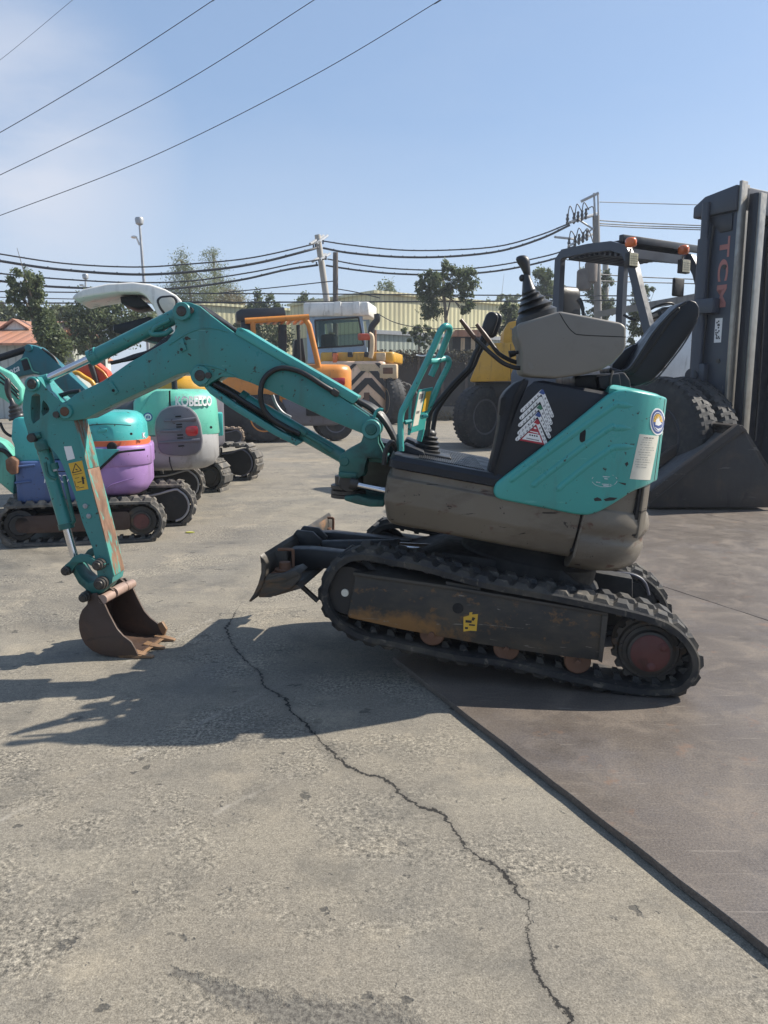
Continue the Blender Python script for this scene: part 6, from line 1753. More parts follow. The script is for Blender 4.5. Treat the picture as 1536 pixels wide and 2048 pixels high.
def under(b_out, sgn):
    """roller frame and wheels; b_out is the outer face, sgn points inwards"""
    def P(x, y): return T.px(x, y, -0.55)
    def bb(d): return b_out + sgn * d
    fp = [P(708, 1150), P(900, 1178), P(1100, 1212), P(1217, 1232), P(1205, 1326), P(1090, 1312), P(960, 1292), P(800, 1262), P(692, 1238)]
    mb = MB(T)
    q = rnd_poly(fp, 0.012, 2)
    mb.prism(q, *sorted((bb(0.012), bb(0.20))), bev=0.006)
    r = obj('roller_frame', mb, M_FRAME, ex)
    mb = MB(T)
    mb.prism([P(705, 1146), P(900, 1174), P(1217, 1228), P(1217, 1234), P(900, 1181), P(705, 1153)], *sorted((bb(0.004), bb(0.22))), bev=0.002)
    mb.prism([P(1205, 1232), P(1217, 1234), P(1205, 1328), P(1197, 1324)], *sorted((bb(0.002), bb(0.22))), bev=0.002)
    obj('frame_rib', mb, M_FRAME, r)
    mb = MB(T)
    a, c = P(915, 1219); mb.cyl((a, bb(0.008), c), (a, bb(0.03), c), 0.026, seg=20)
    obj('frame_hole', mb, M_DARK, r)
    # idler
    a, c = P(692, 1186)
    mb = MB(T)
    mb.lathe((a, bb(0.03), c), (0, sgn, 0), [(0, 0.03), (0, 0.12), (0.02, 0.135), (0.06, 0.135), (0.07, 0.155), (0.09, 0.155), (0.10, 0.135), (0.16, 0.135), (0.17, 0.03)], 32)
    i_ = obj('idler_wheel', mb, M_BLACK, ex)
    mb = MB(T)
    a2, c2 = P(686, 1190)
    mb.lathe((a2, bb(0.024), c2), (0, sgn, 0), [(0, 0.001), (0, 0.018), (0.006, 0.0195), (0.02, 0.0195)], 20)
    obj('sunlit_hole_disc', mb, M_PAPER, i_)  # pale disc painted for sunlit ground showing through the idler hole
    # sprocket and travel motor
    a, c = P(1303, 1313)
    mb = MB(T)
    n = 34
    pr_ = []
    for k in range(n):
        rr = 0.150 if k % 2 else 0.168
        for e in (-0.3, 0.3):
            t = 2 * math.pi * (k + e) / n
            pr_.append((a + rr * math.cos(t), c + rr * math.sin(t)))
    mb.prism(pr_, *sorted((bb(0.09), bb(0.12))))
    mb.lathe((a, bb(0.075), c), (0, sgn, 0), [(0, 0.02), (0, 0.135), (0.01, 0.142), (0.05, 0.142)], 32)
    s_ = obj('drive_sprocket', mb, M_FRAME, ex)
    mb = MB(T)
    mb.lathe((a, bb(0.03), c), (0, sgn, 0), [(0, 0.094), (0.004, 0.10), (0.03, 0.104), (0.035, 0.12), (0.06, 0.122)], 32)
    obj('travel_motor', mb, M_FRAME, s_)
    mb = MB(T)
    mb.lathe((a, bb(0.022), c), (0, sgn, 0), [(0, 0.001), (0, 0.082), (0.004, 0.088), (0.02, 0.088)], 32)
    obj('hub_cover', mb, M_HUB, s_)
    for (x, y) in ((1330, 1300), (1304, 1340)):
        a2, c2 = P(x, y)
        mb = MB(T)
        mb.lathe((a2, bb(0.014), c2), (0, sgn, 0), [(0, 0.001), (0, 0.010), (0.002, 0.012), (0.003, 0.018), (0.006, 0.0215), (0.012, 0.0215)], 16)
        obj('hub_plug', mb, M_HUB, s_)
    for k in range(9):
        mb = MB(T)
        t = 2 * math.pi * k / 9 + 0.2
        mb.cyl((a + 0.128 * math.cos(t), bb(0.066), c + 0.128 * math.sin(t)), (a + 0.128 * math.cos(t), bb(0.08), c + 0.128 * math.sin(t)), 0.008, seg=6)
        obj('hub_bolt', mb, M_PIN, s_)
    for (x, y) in ((862, 1272), (1012, 1302), (1156, 1328)):
        a, c = P(x, y)
        mb = MB(T)
        mb.lathe((a, bb(0.022), c), (0, sgn, 0), [(0, 0.02), (0, 0.056), (0.006, 0.062), (0.05, 0.062), (0.06, 0.045), (0.12, 0.045), (0.13, 0.062), (0.18, 0.062)], 24)
        mb.lathe((a, bb(-0.0), c), (0, sgn, 0), [(0, 0.003), (0.0, 0.014), (0.03, 0.016)], 8)
        obj('track_roller', mb, M_RUST, ex)
    mb = MB(T)
    a, c = P(1303, 1313)
    mb.lathe((a, bb(0.13), c), (0, sgn, 0), [(0, 0.02), (0, 0.15), (0.09, 0.155), (0.11, 0.14), (0.115, 0.02)], 28)
    obj('motor_casing', mb, M_BLACK, s_)
    mb = MB(T)
    a, c = P(1010, 1195)
    mb.lathe((a, bb(0.05), c + 0.005), (0, sgn, 0), [(0, 0.01), (0, 0.035), (0.15, 0.035), (0.15, 0.01)], 16)
    mb.prism([P(890, 1166), P(960, 1178), P(960, 1188), P(890, 1176)], *sorted((bb(0.02), bb(0.18))), bev=0.003)
    obj('carrier_roller', mb, M_FRAME, ex)
    return r
_a, _c = T.px(775, 1252, -0.55)
M_FRAMEN = frame_mat(T.w(_a, -0.55, _c) - CC)
fr_near = under(-0.55 + 0.012, 1)
fr_near.data.materials[0] = M_FRAMEN
under(0.55 - 0.012, -1)
mb = MB(T)
q = T.poly([(1190, 1222), (1215, 1236), (1280, 1246), (1330, 1262), (1362, 1300), (1362, 1340), (1330, 1372), (1230, 1360), (1180, 1330)], -0.55)
mb.prism(q, 0.285, 0.31, 0.006)
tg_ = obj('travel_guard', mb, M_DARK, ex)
mb = MB(T); mb.tube([T.p3(x, y, 0.275) for x, y in ((1180, 1149), (1240, 1146), (1272, 1152), (1290, 1166), (1298, 1190))], 0.008, 8, 4); obj('guard_rim', mb, M_GREYP, tg_)
mb = MB(T); mb.prism(T.poly([(1080, 1118), (1180, 1136), (1262, 1150), (1262, 1225), (1100, 1200)], 0.24), 0.16, 0.27, 0.01); obj('dark_filler', mb, M_DARK, ex)  # dark block added to fill the bright gap under the house
# yellow lube sticker on the near frame
stP = lambda x, y: T.p3(x, y, -0.55 + 0.0125)
mb = MB(T)
rng = random.Random(4)
def sticker(mb, fr, px, b, d=0.0016):
    pl = fr.poly(px, b)
    return mb.prism(pl, b - d, b + 0.0005)
ysb = -0.55 + 0.024
sticker(mb, T, [(927, 1234), (938, 1231), (939, 1225), (945, 1224), (944, 1229), (956, 1228), (953, 1262), (940, 1261), (927, 1263)], ysb)
ys = obj('frame_sticker', mb, M_LABELY, ex)
mb = MB(T)
for q in ([(931, 1240), (944, 1241), (943, 1246), (931, 1245)], [(938, 1248), (950, 1249), (950, 1252), (938, 1251)], [(930, 1254), (936, 1254), (936, 1258), (930, 1258)], [(945, 1234), (951, 1236), (947, 1242), (943, 1240)]):
    sticker(mb, T, q, ysb - 0.0016, 0.0008)
obj('sticker_print', mb, M_INK, ys)

# --- undercarriage centre
mb = MB(T)
def TP(x, y, b): return T.px(x, y, b)
mb.prism([TP(760, 1110, 0), TP(900, 1080, 0), TP(1120, 1112, 0), TP(1200, 1180, 0), TP(1170, 1230, 0), TP(800, 1185, 0)], -0.31, 0.31, 0.01)
mb.box(-0.5, -0.35, -0.34, 0.34, 0.32, 0.44, 0.01); mb.box(0.3, 0.45, -0.34, 0.34, 0.2, 0.33, 0.01)
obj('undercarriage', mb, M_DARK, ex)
mb = MB(Hs); mb.lathe((0, 0, 0.46), (0, 0, 1), [(0, 0.2), (0, 0.34), (0.06, 0.36), (0.12, 0.36), (0.16, 0.32), (0.24, 0.30)], 40)
obj('slew_ring', mb, M_DARK, ex)

# --- dozer blade
bn, bf_ = -0.62, 0.66
bl = T.poly([(521, 1112), (526, 1118), (531, 1132), (530, 1150), (524, 1172), (512, 1192), (502, 1204), (497, 1203), (507, 1188), (516, 1168), (522, 1146), (522, 1130)], bn)
mb = MB(T); mb.prism(bl, bn, bf_, 0.003)
blade = obj('dozer_blade', mb, M_FRAME, ex)
mb = MB(T)
mb.prism(T.poly([(518, 1176), (533, 1150), (590, 1146), (600, 1150), (598, 1160), (580, 1178), (540, 1196), (516, 1196)], bn), bn + 0.01, bn + 0.03, 0.002)
mb.prism(T.poly([(534, 1158), (590, 1140), (600, 1148), (566, 1165), (530, 1166)], bn), bn + 0.0, bn + 0.14, 0.003)
mb.prism(T.poly([(528, 1130), (540, 1112), (562, 1096), (572, 1104), (576, 1140), (540, 1160), (530, 1160)], bn + .16), bn + 0.16, bn + 0.18, 0.002)
mb.prism(T.poly([(530, 1172), (590, 1172), (600, 1180), (545, 1196), (520, 1194)], bn), bn + 0.03, bn + 1.05, 0.004)
obj('blade_bracket', mb, M_FRAME, blade)
mb = MB(T); mb.prism(T.poly([(520.5, 1110), (526, 1118), (527, 1124), (522, 1126)], bn), bn - .004, bf_ + .004, 0.002)
obj('worn_edge', mb, M_PIN, blade)
for b_ in (-0.30, 0.16):                       # push arms
    mb = MB(T)
    mb.prism(T.poly([(560, 1110), (600, 1110), (672, 1118), (780, 1130), (780, 1160), (660, 1154), (618, 1150), (590, 1166), (565, 1160)], -0.45), b_, b_ + 0.09, 0.008)
    obj('push_arm', mb, M_BLACK, ex)
mb = MB(T)
for b_ in (-0.06, 0.06): mb.prism(T.poly([(556, 1108), (590, 1062), (622, 1066), (640, 1084), (632, 1110), (580, 1120)], -0.1), b_ - 0.012, b_ + 0.012, 0.004)
obj('cylinder_lug', mb, M_BLACK, blade)
mb = MB(T)
p0, p1 = T.p3(636, 1094, 0.0), T.p3(796, 1093, 0.0)
mb.tube([p0, p1], 0.04, 18); mb.lathe(T.p3(624, 1095, -0.05), (0, 1, 0), [(0, 0.045), (0.1, 0.045)], 16)
mb.tube([Vector(p1) - Vector((0.02, 0, 0)), Vector(p1) + Vector((0.005, 0, 0))], 0.044, 18)
bc = obj('blade_cylinder', mb, M_BLACK, ex)
mb = MB(T); mb.tube([p1, T.p3(870, 1097, 0.0)], 0.024, 14); obj('cylinder_rod', mb, M_CHROME, bc)
mb = MB(T); mb.tube([T.p3(590, 1160, -0.30), T.p3(636, 1202, -0.30)], 0.014, 8)
obj('brace_bar', mb, M_PIN, ex)
for (x, y, b_) in ((654, 1068, bf_ - 0.1), (570, 1140, bn + 0.1)):
    a, c = T.px(x, y, b_)
    mb = MB(T)
    mb.box(a - 0.06, a + 0.05, b_ - 0.05, b_ + 0.06, c - 0.028, c - 0.004, 0.006)
    mb.lathe((a, b_, c - 0.004), (0, 0, 1), [(0, 0.05), (0.012, 0.052), (0.014, 0.03), (0.03, 0.028), (0.045, 0.028), (0.046, 0.01)], 18)
    obj('hook_pad', mb, M_RUST, blade)
    mb = MB(T)
    mb.tube([(a + 0.035, b_ + 0.02, c), (a + 0.037, b_ + 0.02, c + 0.085), (a + 0.028, b_ + 0.02, c + 0.1), (a - 0.04, b_ + 0.02, c + 0.098)], 0.008, 8, 4)
    obj('hook_pin', mb, M_RUST, blade)

# --- house: plan outline (front near corner -> near side -> round rear -> far side -> front)
HB = 0.46
A_F, A_R0, A_R1 = -0.80, 0.10, 0.455
SHEAR = 0.125
def outline(inset=0.0, af=None, ar=0.0, skew=True, n=26):
    """plan polygon; af shifts the front, ar pushes the rear"""
    af = A_F if af is None else af
    b = HB - inset
    rx = A_R1 + ar - inset - A_R0
    pts = []
    rc = 0.05
    pts += [(af + inset, -b + rc), (af + inset + 0.010, -b + rc * 0.35), (af + inset + rc * 0.35, -b + 0.010), (af + inset + rc, -b)]
    for k in range(1, 9): pts.append((af + inset + rc + (A_R0 - af - inset - rc) * k / 9, -b))
    for k in range(n + 1):
        t = -math.pi / 2 + math.pi * k / n
        e = 2 / 2.7
        ct, st_ = math.cos(t), math.sin(t)
        pts.append((A_R0 + rx * abs(ct) ** e, b * (1 if st_ > 0 else -1) * abs(st_) ** e))
    fs = af - 0.16 if skew else af
    for k in range(1, 9): pts.append((A_R0 + (fs + inset + rc - A_R0) * k / 9, b))
    pts += [(fs + inset + rc, b), (fs + inset, b - rc)]
    if skew: pts += [(fs + inset, 0.16), (af + inset, 0.12)]
    return pts

def loft(mb, levels):
    """levels: (c, outline points)"""
    return mb.rings([[(a, b, c) for a, b in o] for c, o in levels])

def hc(x, y): return Hs.px(x, y, -HB)[1]
CT0 = hc(1290, 790)
def shr(a, c):
    """the rear leans out towards its foot"""
    return a + max(0.0, (a - A_R0) / (A_R1 - A_R0)) * SHEAR * max(0.0, CT0 - c)
c_floor = hc(883, 950)
c_bot = hc(960, 1084)
A_SEAM = Hs.px(1152, 1080, -HB)[0]

# near side skirt with pressed creases, front part
lv = [(c_bot - 0.004, 0.060), (c_bot + 0.004, 0.042), (c_bot + 0.02, 0.030), (c_bot + 0.10, 0.005), (c_bot + 0.108, 0.001), (c_bot + 0.118, 0.0), (c_bot + 0.222, -0.002), (c_bot + 0.228, 0.002), (c_bot + 0.232, 0.010), (c_bot + 0.24, 0.012), (c_floor - 0.012, 0.012)]
def skirt_outline(i):
    return [(a, b) for a, b in outline(i, ar=-0.5)]
def trunc(o, amax):
    return [(min(a, amax), b) for a, b in o]
mb = MB(Hs)
loft(mb, [(c, trunc(outline(i), A_SEAM - 0.006)) for c, i in lv])
obj('body_skirt', mb, M_TAUPE, ex, ang=32)
mb = MB(Hs)
cq = hc(1300, 955)
lv2 = [(c_bot - 0.066, 0.16), (c_bot - 0.062, 0.11), (c_bot - 0.045, 0.06), (c_bot - 0.01, 0.022), (c_bot + 0.02, 0.008), (c_bot + 0.05, 0.002), (c_bot + 0.085, -0.002), (c_bot + 0.105, 0.003), (c_bot + 0.12, 0.008), (c_bot + 0.135, 0.008), (c_bot + 0.15, 0.002), (c_bot + 0.17, -0.006), (c_bot + 0.20, -0.007), (c_bot + 0.225, -0.002), (c_bot + 0.25, 0.003), (c_floor - 0.02, 0.012), (c_floor + 0.03, 0.01), (cq + 0.06, 0.006)]
loft(mb, [(c, [(max(shr(a, max(c, CT0 - 0.62)), A_SEAM + 0.006), b) for a, b in outline(i)]) for c, i in lv2])
obj('counterweight', mb, M_TAUPE, ex, ang=32)
mb = MB(Hs); mb.box(A_SEAM - 0.012, A_SEAM + 0.012, -HB + 0.024, HB - 0.03, c_bot + 0.03, c_floor + 0.02)
obj('seam_strip', mb, M_DARK, ex)
mb = MB(Hs)
mb.tube([(A_SEAM + 0.007, -HB + 0.004, c_bot + 0.01), (A_SEAM + 0.010, -HB - 0.002, c_bot + 0.16), (A_SEAM + 0.016, -HB - 0.002, c_floor - 0.04)], 0.006, 8)
obj('seam_edge', mb, M_TAUPE, ex)
# hinge bar and grille at the rear corner
mb = MB(Hs)
for (x, w_) in ((1296, 3), (1302, 3)): pass

# wrapping onto the house side: (s, c, d) -> frame
OL = outline(0.0, skew=False)
OLs = [0.0]
for i in range(1, len(OL)): OLs.append(OLs[-1] + math.hypot(OL[i][0] - OL[i - 1][0], OL[i][1] - OL[i - 1][1]))
S_FLAT = OLs[[i for i, p in enumerate(OL) if abs(p[0] - A_R0) < 1e-6][0]]
def wrap(s, c, d):
    s = min(max(s, 0.0), OLs[-1] - 1e-5)
    i = max(j for j in range(len(OLs) - 1) if OLs[j] <= s)
    f = (s - OLs[i]) / (OLs[i + 1] - OLs[i])
    def nrm(j):
        p, q = OL[max(j - 1, 0)], OL[min(j + 1, len(OL) - 1)]
        v = Vector((q[1] - p[1], -(q[0] - p[0])))
        return v.normalized()
    n_ = nrm(i).lerp(nrm(i + 1), f).normalized()
    return (shr(OL[i][0] + (OL[i + 1][0] - OL[i][0]) * f, c) + n_.x * d, OL[i][1] + (OL[i + 1][1] - OL[i][1]) * f + n_.y * d, c)
def hit(x, y, out=0.0):
    """pixel -> (s, c) on the house side surface"""
    d = ray(x, y); o = CAM - Hs.o
    oa, ob, oc = o.dot(Hs.a), o.dot(Hs.b), o.dot(Hs.c)
    da, db, dc = d.dot(Hs.a), d.dot(Hs.b), d.dot(Hs.c)
    best, cz = None, CT0 - 0.2
    for rep in range(3):
      best = None
      OS = [(shr(a, cz), b) for a, b in OL]
      for i in range(len(OL) - 1):
        (ax, ay), (bx, by) = OS[i], OS[i + 1]
        ex_, ey = bx - ax, by - ay
        det = da * (-ey) + ex_ * db
        if abs(det) < 1e-12: continue
        t = ((ax - oa) * (-ey) + ex_ * (ay - ob)) / det
        u = (da * (ay - ob) - db * (ax - oa)) / det
        if t > 0 and -1e-6 <= u <= 1 + 1e-6 and (best is None or t < best[0]):
            best = (t, OLs[i] + u * (OLs[i + 1] - OLs[i]), oc + dc * t)
      if best is None: break
      cz = best[2]
    if best is None:
        MISS.append((x, y))
        return hit(x - 1.5, y)
    return (best[1], best[2])
MISS = []
def wrapped(mb, poly, d0, d1, bev=0.0, step=0.02, seg=3):
    """poly in (s, c); a plate of thickness d0..d1 wrapped on the house side"""
    bm = bmesh.new()
    v0 = [bm.verts.new((s, c, d0)) for s, c in poly]
    v1 = [bm.verts.new((s, c, d1)) for s, c in poly]
    n = len(poly)
    for i in range(n): bm.faces.new([v0[i], v0[(i + 1) % n], v1[(i + 1) % n], v1[i]])
    bm.faces.new(v0[::-1]); bm.faces.new(v1)
    bmesh.ops.recalc_face_normals(bm, faces=bm.faces[:])
    if bev:
        bm.normal_update()
        es = [e for e in bm.edges if all(abs(v.co.z - d1) < 1e-6 for v in e.verts) and e.calc_face_angle(0) > 0.5]
        bmesh.ops.bevel(bm, geom=es, offset=bev, segments=seg, profile=0.5, affect='EDGES', clamp_overlap=True)
    s0, s1 = min(p[0] for p in poly), max(p[0] for p in poly)
    k = max(s0, S_FLAT - 0.03)
    while k < s1:
        bmesh.ops.bisect_plane(bm, geom=bm.verts[:] + bm.edges[:] + bm.faces[:], plane_co=(k, 0, 0), plane_no=(1, 0, 0))
        k += step
    mp_ = {}
    for v in bm.verts: mp_[v] = mb.V(wrap(*v.co))
    for f in bm.faces: mb.face([mp_[v] for v in f.verts])
    bm.free()
    return mb

# dark engine box
c_top = hc(1130, 768)
A_B = Hs.px(990, 900, -HB)[0]
mb = MB(Hs)
bx = lambda i, af, ar=0.0: [(max(a, A_B + af + 0.16 * (b + HB) / (2 * HB)), b) for a, b in outline(i, ar=ar, skew=False)]
c0b = c_floor + 0.004
loft(mb, [(c0b, bx(0.014, 0.0)), (c0b + 0.18, bx(0.014, 0.03)), (c_top - 0.10, bx(0.014, 0.07)), (c_top - 0.045, bx(0.016, 0.085)), (c_top - 0.014, bx(0.028, 0.11)), (c_top, bx(0.055, 0.15))])
obj('engine_box', mb, M_CHAR, ex, ang=35)
# front edge trim of the box with the black gap
mb = MB(Hs)
fp = Hs.poly([(1003, 800), (1012, 783), (1034, 764), (1060, 758), (1058, 768), (1044, 800), (1030, 862), (1014, 905), (1000, 966), (974, 966), (990, 900), (1000, 850)], -HB)
mb.prism(rnd_poly(fp, 0.02, 2), -HB + 0.03, -HB + 0.16, 0.006)
obj('front_trim', mb, M_CHAR, ex)
mb = MB(Hs)
wrapped(mb, [hit(*p) for p in ((1047, 757), (1052, 757), (1036, 790), (1022, 845), (1006, 905), (988, 966), (983, 966), (1000, 905), (1016, 845), (1030, 790))], -0.012, -0.005)
obj('seam_strip', mb, M_DARK, ex)
mb = MB(Hs)
s_, c_ = hit(1006, 815); mb.slab([wrap(s_ + u - 0.02, c_, 0)[:2] for u in (0, 0.01)] + [(0, 0)], c_, c_ + 0.001) if False else None
wrapped(mb, rnd_poly([hit(*p) for p in ((1003, 795), (1012, 792), (1010, 815), (1004, 832), (998, 830))], 0.006), -0.008, 0.000)
obj('latch_recess', mb, M_DARK, ex)

# teal cover
tl = [hit(*p) for p in ((986, 984), (990, 966), (1070, 905), (1150, 842), (1216, 788), (1232, 780), (1252, 778))]
tl_c = hit(1252, 778)[1]
S_END = OLs[-1] - S_FLAT * 0.95
s_up = hit(1300, 790)[0]
ct = hit(1296, 786)[1]
cb = hit(1290, 962)[1]
tl += [(s_up, ct), (S_END - 0.1, ct), (S_END, ct - 0.3), (S_END, cb), (hit(1290, 962)[0] + 0.06, cb)]
tl += [hit(*p) for p in ((1262, 980), (1230, 1003), (1196, 1023), (1174, 1030), (1150, 1028), (1004, 999), (992, 995))]
mb = MB(Hs)
wrapped(mb, rnd_poly(tl, 0.03, 3), -0.006, 0.020, 0.013)
cover = obj('engine_cover', mb, M_TEAL, ex, ang=42)
mb = MB(Hs)
AQ = Hs.px(1218, 787, -HB)[0]
tb = lambda i: [(max(a, AQ + i * 0.6 + 0.1 * (b + HB) / (2 * HB)), b) for a, b in outline(i, skew=False)]
loft(mb, [(ct - 0.04, tb(0.004)), (ct - 0.012, tb(-0.008)), (ct + 0.0, tb(0.002)), (ct + 0.008, tb(0.025)), (ct + 0.011, tb(0.06))])
obj('cover_top', mb, M_TEAL, cover, ang=50)
# pressed ribs
for path in ([(1024, 962), (1040, 945), (1216, 818), (1234, 810), (1262, 812)], [(1066, 975), (1080, 958), (1208, 862), (1228, 856), (1258, 856)], [(1112, 983), (1128, 966), (1212, 902), (1232, 894), (1264, 893)]):
    q = [hit(*p) for p in path]
    C_ = catmull([Vector((s, c, 0)) for s, c in q], 6)
    mb = MB(Hs)
    rings = []
    for i, p in enumerate(C_):
        t = (C_[min(i + 1, len(C_) - 1)] - C_[max(i - 1, 0)]).normalized()
        n_ = Vector((-t.y, t.x, 0))
        w_ = 0.013 * min(1, (i + 1) / 4, (len(C_) - i) / 4)
        prof = [(-1.25, 0.0188), (-0.7, 0.0235), (0.1, 0.0275), (0.8, 0.024), (1.3, 0.0188)]
        rings.append([wrap(p.x + n_.x * w_ * u, p.y + n_.y * w_ * u, 0.0188 + (d - 0.0188) * min(1, w_ / 0.013)) for u, d in prof])
    mb.rings(rings, closed=False, caps=False)
    obj('pressed_rib', mb, M_TEAL, cover, ang=60, recalc=False)
mb = MB(Hs)
wrapped(mb, rnd_poly([hit(*p) for p in ((1159, 859), (1168, 857), (1170, 862), (1168, 882), (1159, 884), (1157, 878))], 0.006), 0.019, 0.0212)
obj('lock_slot', mb, M_DARK, cover)
# seams in the cover round the rear
mb = MB(Hs)
ss = hit(1314, 850)[0] if hit(1314, 850) else s_up
wrapped(mb, [(ss, cb + 0.01), (ss + 0.008, cb + 0.01), (ss + 0.008, ct - 0.01), (ss, ct - 0.01)], 0.018, 0.0206)
obj('cover_seam', mb, M_DARK, cover)
# scuffs
mb = MB(Hs)
for q in ([(1185, 996), (1192, 993), (1199, 996), (1201, 1000), (1187, 1001)], [(1204, 997), (1216, 993), (1231, 994), (1224, 999), (1208, 1001)], [(1245, 926), (1250, 922), (1252, 927), (1248, 932)], [(1044, 932), (1054, 930), (1063, 931), (1052, 934)], [(1092, 938), (1102, 940), (1093, 940)], [(1232, 963), (1247, 965), (1246, 969), (1240, 967)], [(1222, 799), (1226, 798), (1224, 803)], [(1198, 815), (1204, 812), (1200, 818)], [(1268, 825), (1273, 824), (1271, 828)], [(1250, 893), (1259, 892), (1258, 896)]):
    wrapped(mb, [hit(*p) for p in q], 0.019, 0.0207)
obj('paint_scuff', mb, M_INK, cover)

def decal(name, px, mat, parent, d0=0.0195, d1=0.0212, rnd=0.0):
    mb = MB(Hs)
    q = [hit(*p) for p in px]
    if rnd: q = rnd_poly(q, rnd)
    wrapped(mb, q, d0, d1)
    return obj(name, mb, mat, parent)
note = decal('paper_sticker', [(1273, 867), (1309, 870), (1292, 958), (1254, 956)], M_PAPER, cover)
mb = MB(Hs)
rng = random.Random(2)
for k in range(13):
    f0 = 0.05 + 0.055 * k
    a0, a1 = rng.uniform(0.08, 0.3), rng.uniform(0.65, 0.92)
    if k == 0: a0, a1, hgt = 0.25, 0.75, 0.022
    else: hgt = 0.008
    def L_(u, v): return (1273 + 36 * u + (-19 + 2 * 0) * v, 868 + 2 * u + 89 * v)
    u = a0
    while u < a1:
        w_ = rng.uniform(0.05, 0.16)
        wrapped(mb, [hit(*L_(u, f0)), hit(*L_(min(u + w_, a1), f0)), hit(*L_(min(u + w_, a1), f0 + hgt)), hit(*L_(u, f0 + hgt))], 0.021, 0.0217)
        u += w_ + rng.uniform(0.02, 0.06)
obj('sticker_print', mb, M_INKG, note)
def ell(cx, cy, rx, ry, n=28, t0=0, t1=2 * math.pi, rot=0):
    return [(cx + rx * math.cos(t0 + (t1 - t0) * k / n) , cy + ry * math.sin(t0 + (t1 - t0) * k / n)) for k in range(n)]
bdg = decal('round_badge', ell(1307, 842, 14, 27), M_LABELW, cover)
mb = MB(Hs); wrapped(mb, [hit(*p) for p in ell(1307, 842, 12.2, 24)], 0.021, 0.0217); b2 = obj('badge_field', mb, M_LABELB, bdg)
mb = MB(Hs)
wrapped(mb, [hit(*p) for p in ell(1307, 842, 9.8, 19.5)], 0.0216, 0.0221); obj('badge_ring', mb, M_LABELW, bdg)
mb = MB(Hs)
wrapped(mb, [hit(*p) for p in ell(1307, 842, 9.0, 18)], 0.022, 0.0224); obj('badge_field', mb, M_LABELB, bdg)
mb = MB(Hs)
for k in range(6):
    t = math.pi + math.pi * (k + 0.5) / 6
    def e(r, dt): return (1307 + 9 * r * math.cos(t + dt), 843 + 18 * r * math.sin(t + dt))
    wrapped(mb, [hit(*e(0.45, -0.2)), hit(*e(0.95, -0.23)), hit(*e(0.95, 0.23)), hit(*e(0.45, 0.2))], 0.0223, 0.0228)
obj('badge_rays', mb, M_LABELY, bdg)
mb = MB(Hs)
wrapped(mb, [hit(*p) for p in ((1303, 838), (1306, 830), (1309, 832), (1310, 840), (1314, 846), (1308, 850), (1302, 848))], 0.0223, 0.0228)
wrapped(mb, [hit(*p) for p in ((1300, 852), (1307, 856), (1314, 853), (1307, 860))], 0.0223, 0.0228)
obj('badge_emblem', mb, M_LABELW, bdg)
# faint oval stamp
mb = MB(Hs)
for (t0, t1) in ((0.1, 2.9), (3.3, 3.6), (5.4, 6.1)):
    nn = 16
    for k in range(nn):
        a0, a1 = t0 + (t1 - t0) * k / nn, t0 + (t1 - t0) * (k + 1) / nn
        wrapped(mb, [hit(1206 + r_ * math.cos(a_), 959 + q_ * math.sin(a_)) for a_, r_, q_ in ((a0, 25, 14), (a1, 25, 14), (a1, 23.8, 13), (a0, 23.8, 13))], 0.0195, 0.0206)
for (x, y, w_) in ((1203, 951, 14), (1206, 955, 8), (1201, 966, 18), (1204, 969, 14), (1190, 962, 8)):
    wrapped(mb, [hit(x, y), hit(x + w_, y + 1), hit(x + w_, y + 3), hit(x, y + 2)], 0.0195, 0.0206)
obj('oval_stamp', mb, M_FADEW, cover)
# white lettering round the rear
mb = MB(Hs)
for k, y in enumerate((832, 842, 852, 862)):
    h_ = hit(1321, y)
    if h_: wrapped(mb, [(h_[0] + 0.0, h_[1]), (h_[0] + 0.12, h_[1]), (h_[0] + 0.12, h_[1] - 0.016), (h_[0] + 0.0, h_[1] - 0.016)], 0.0195, 0.0208)
obj('rear_lettering', mb, M_LABELW, cover)

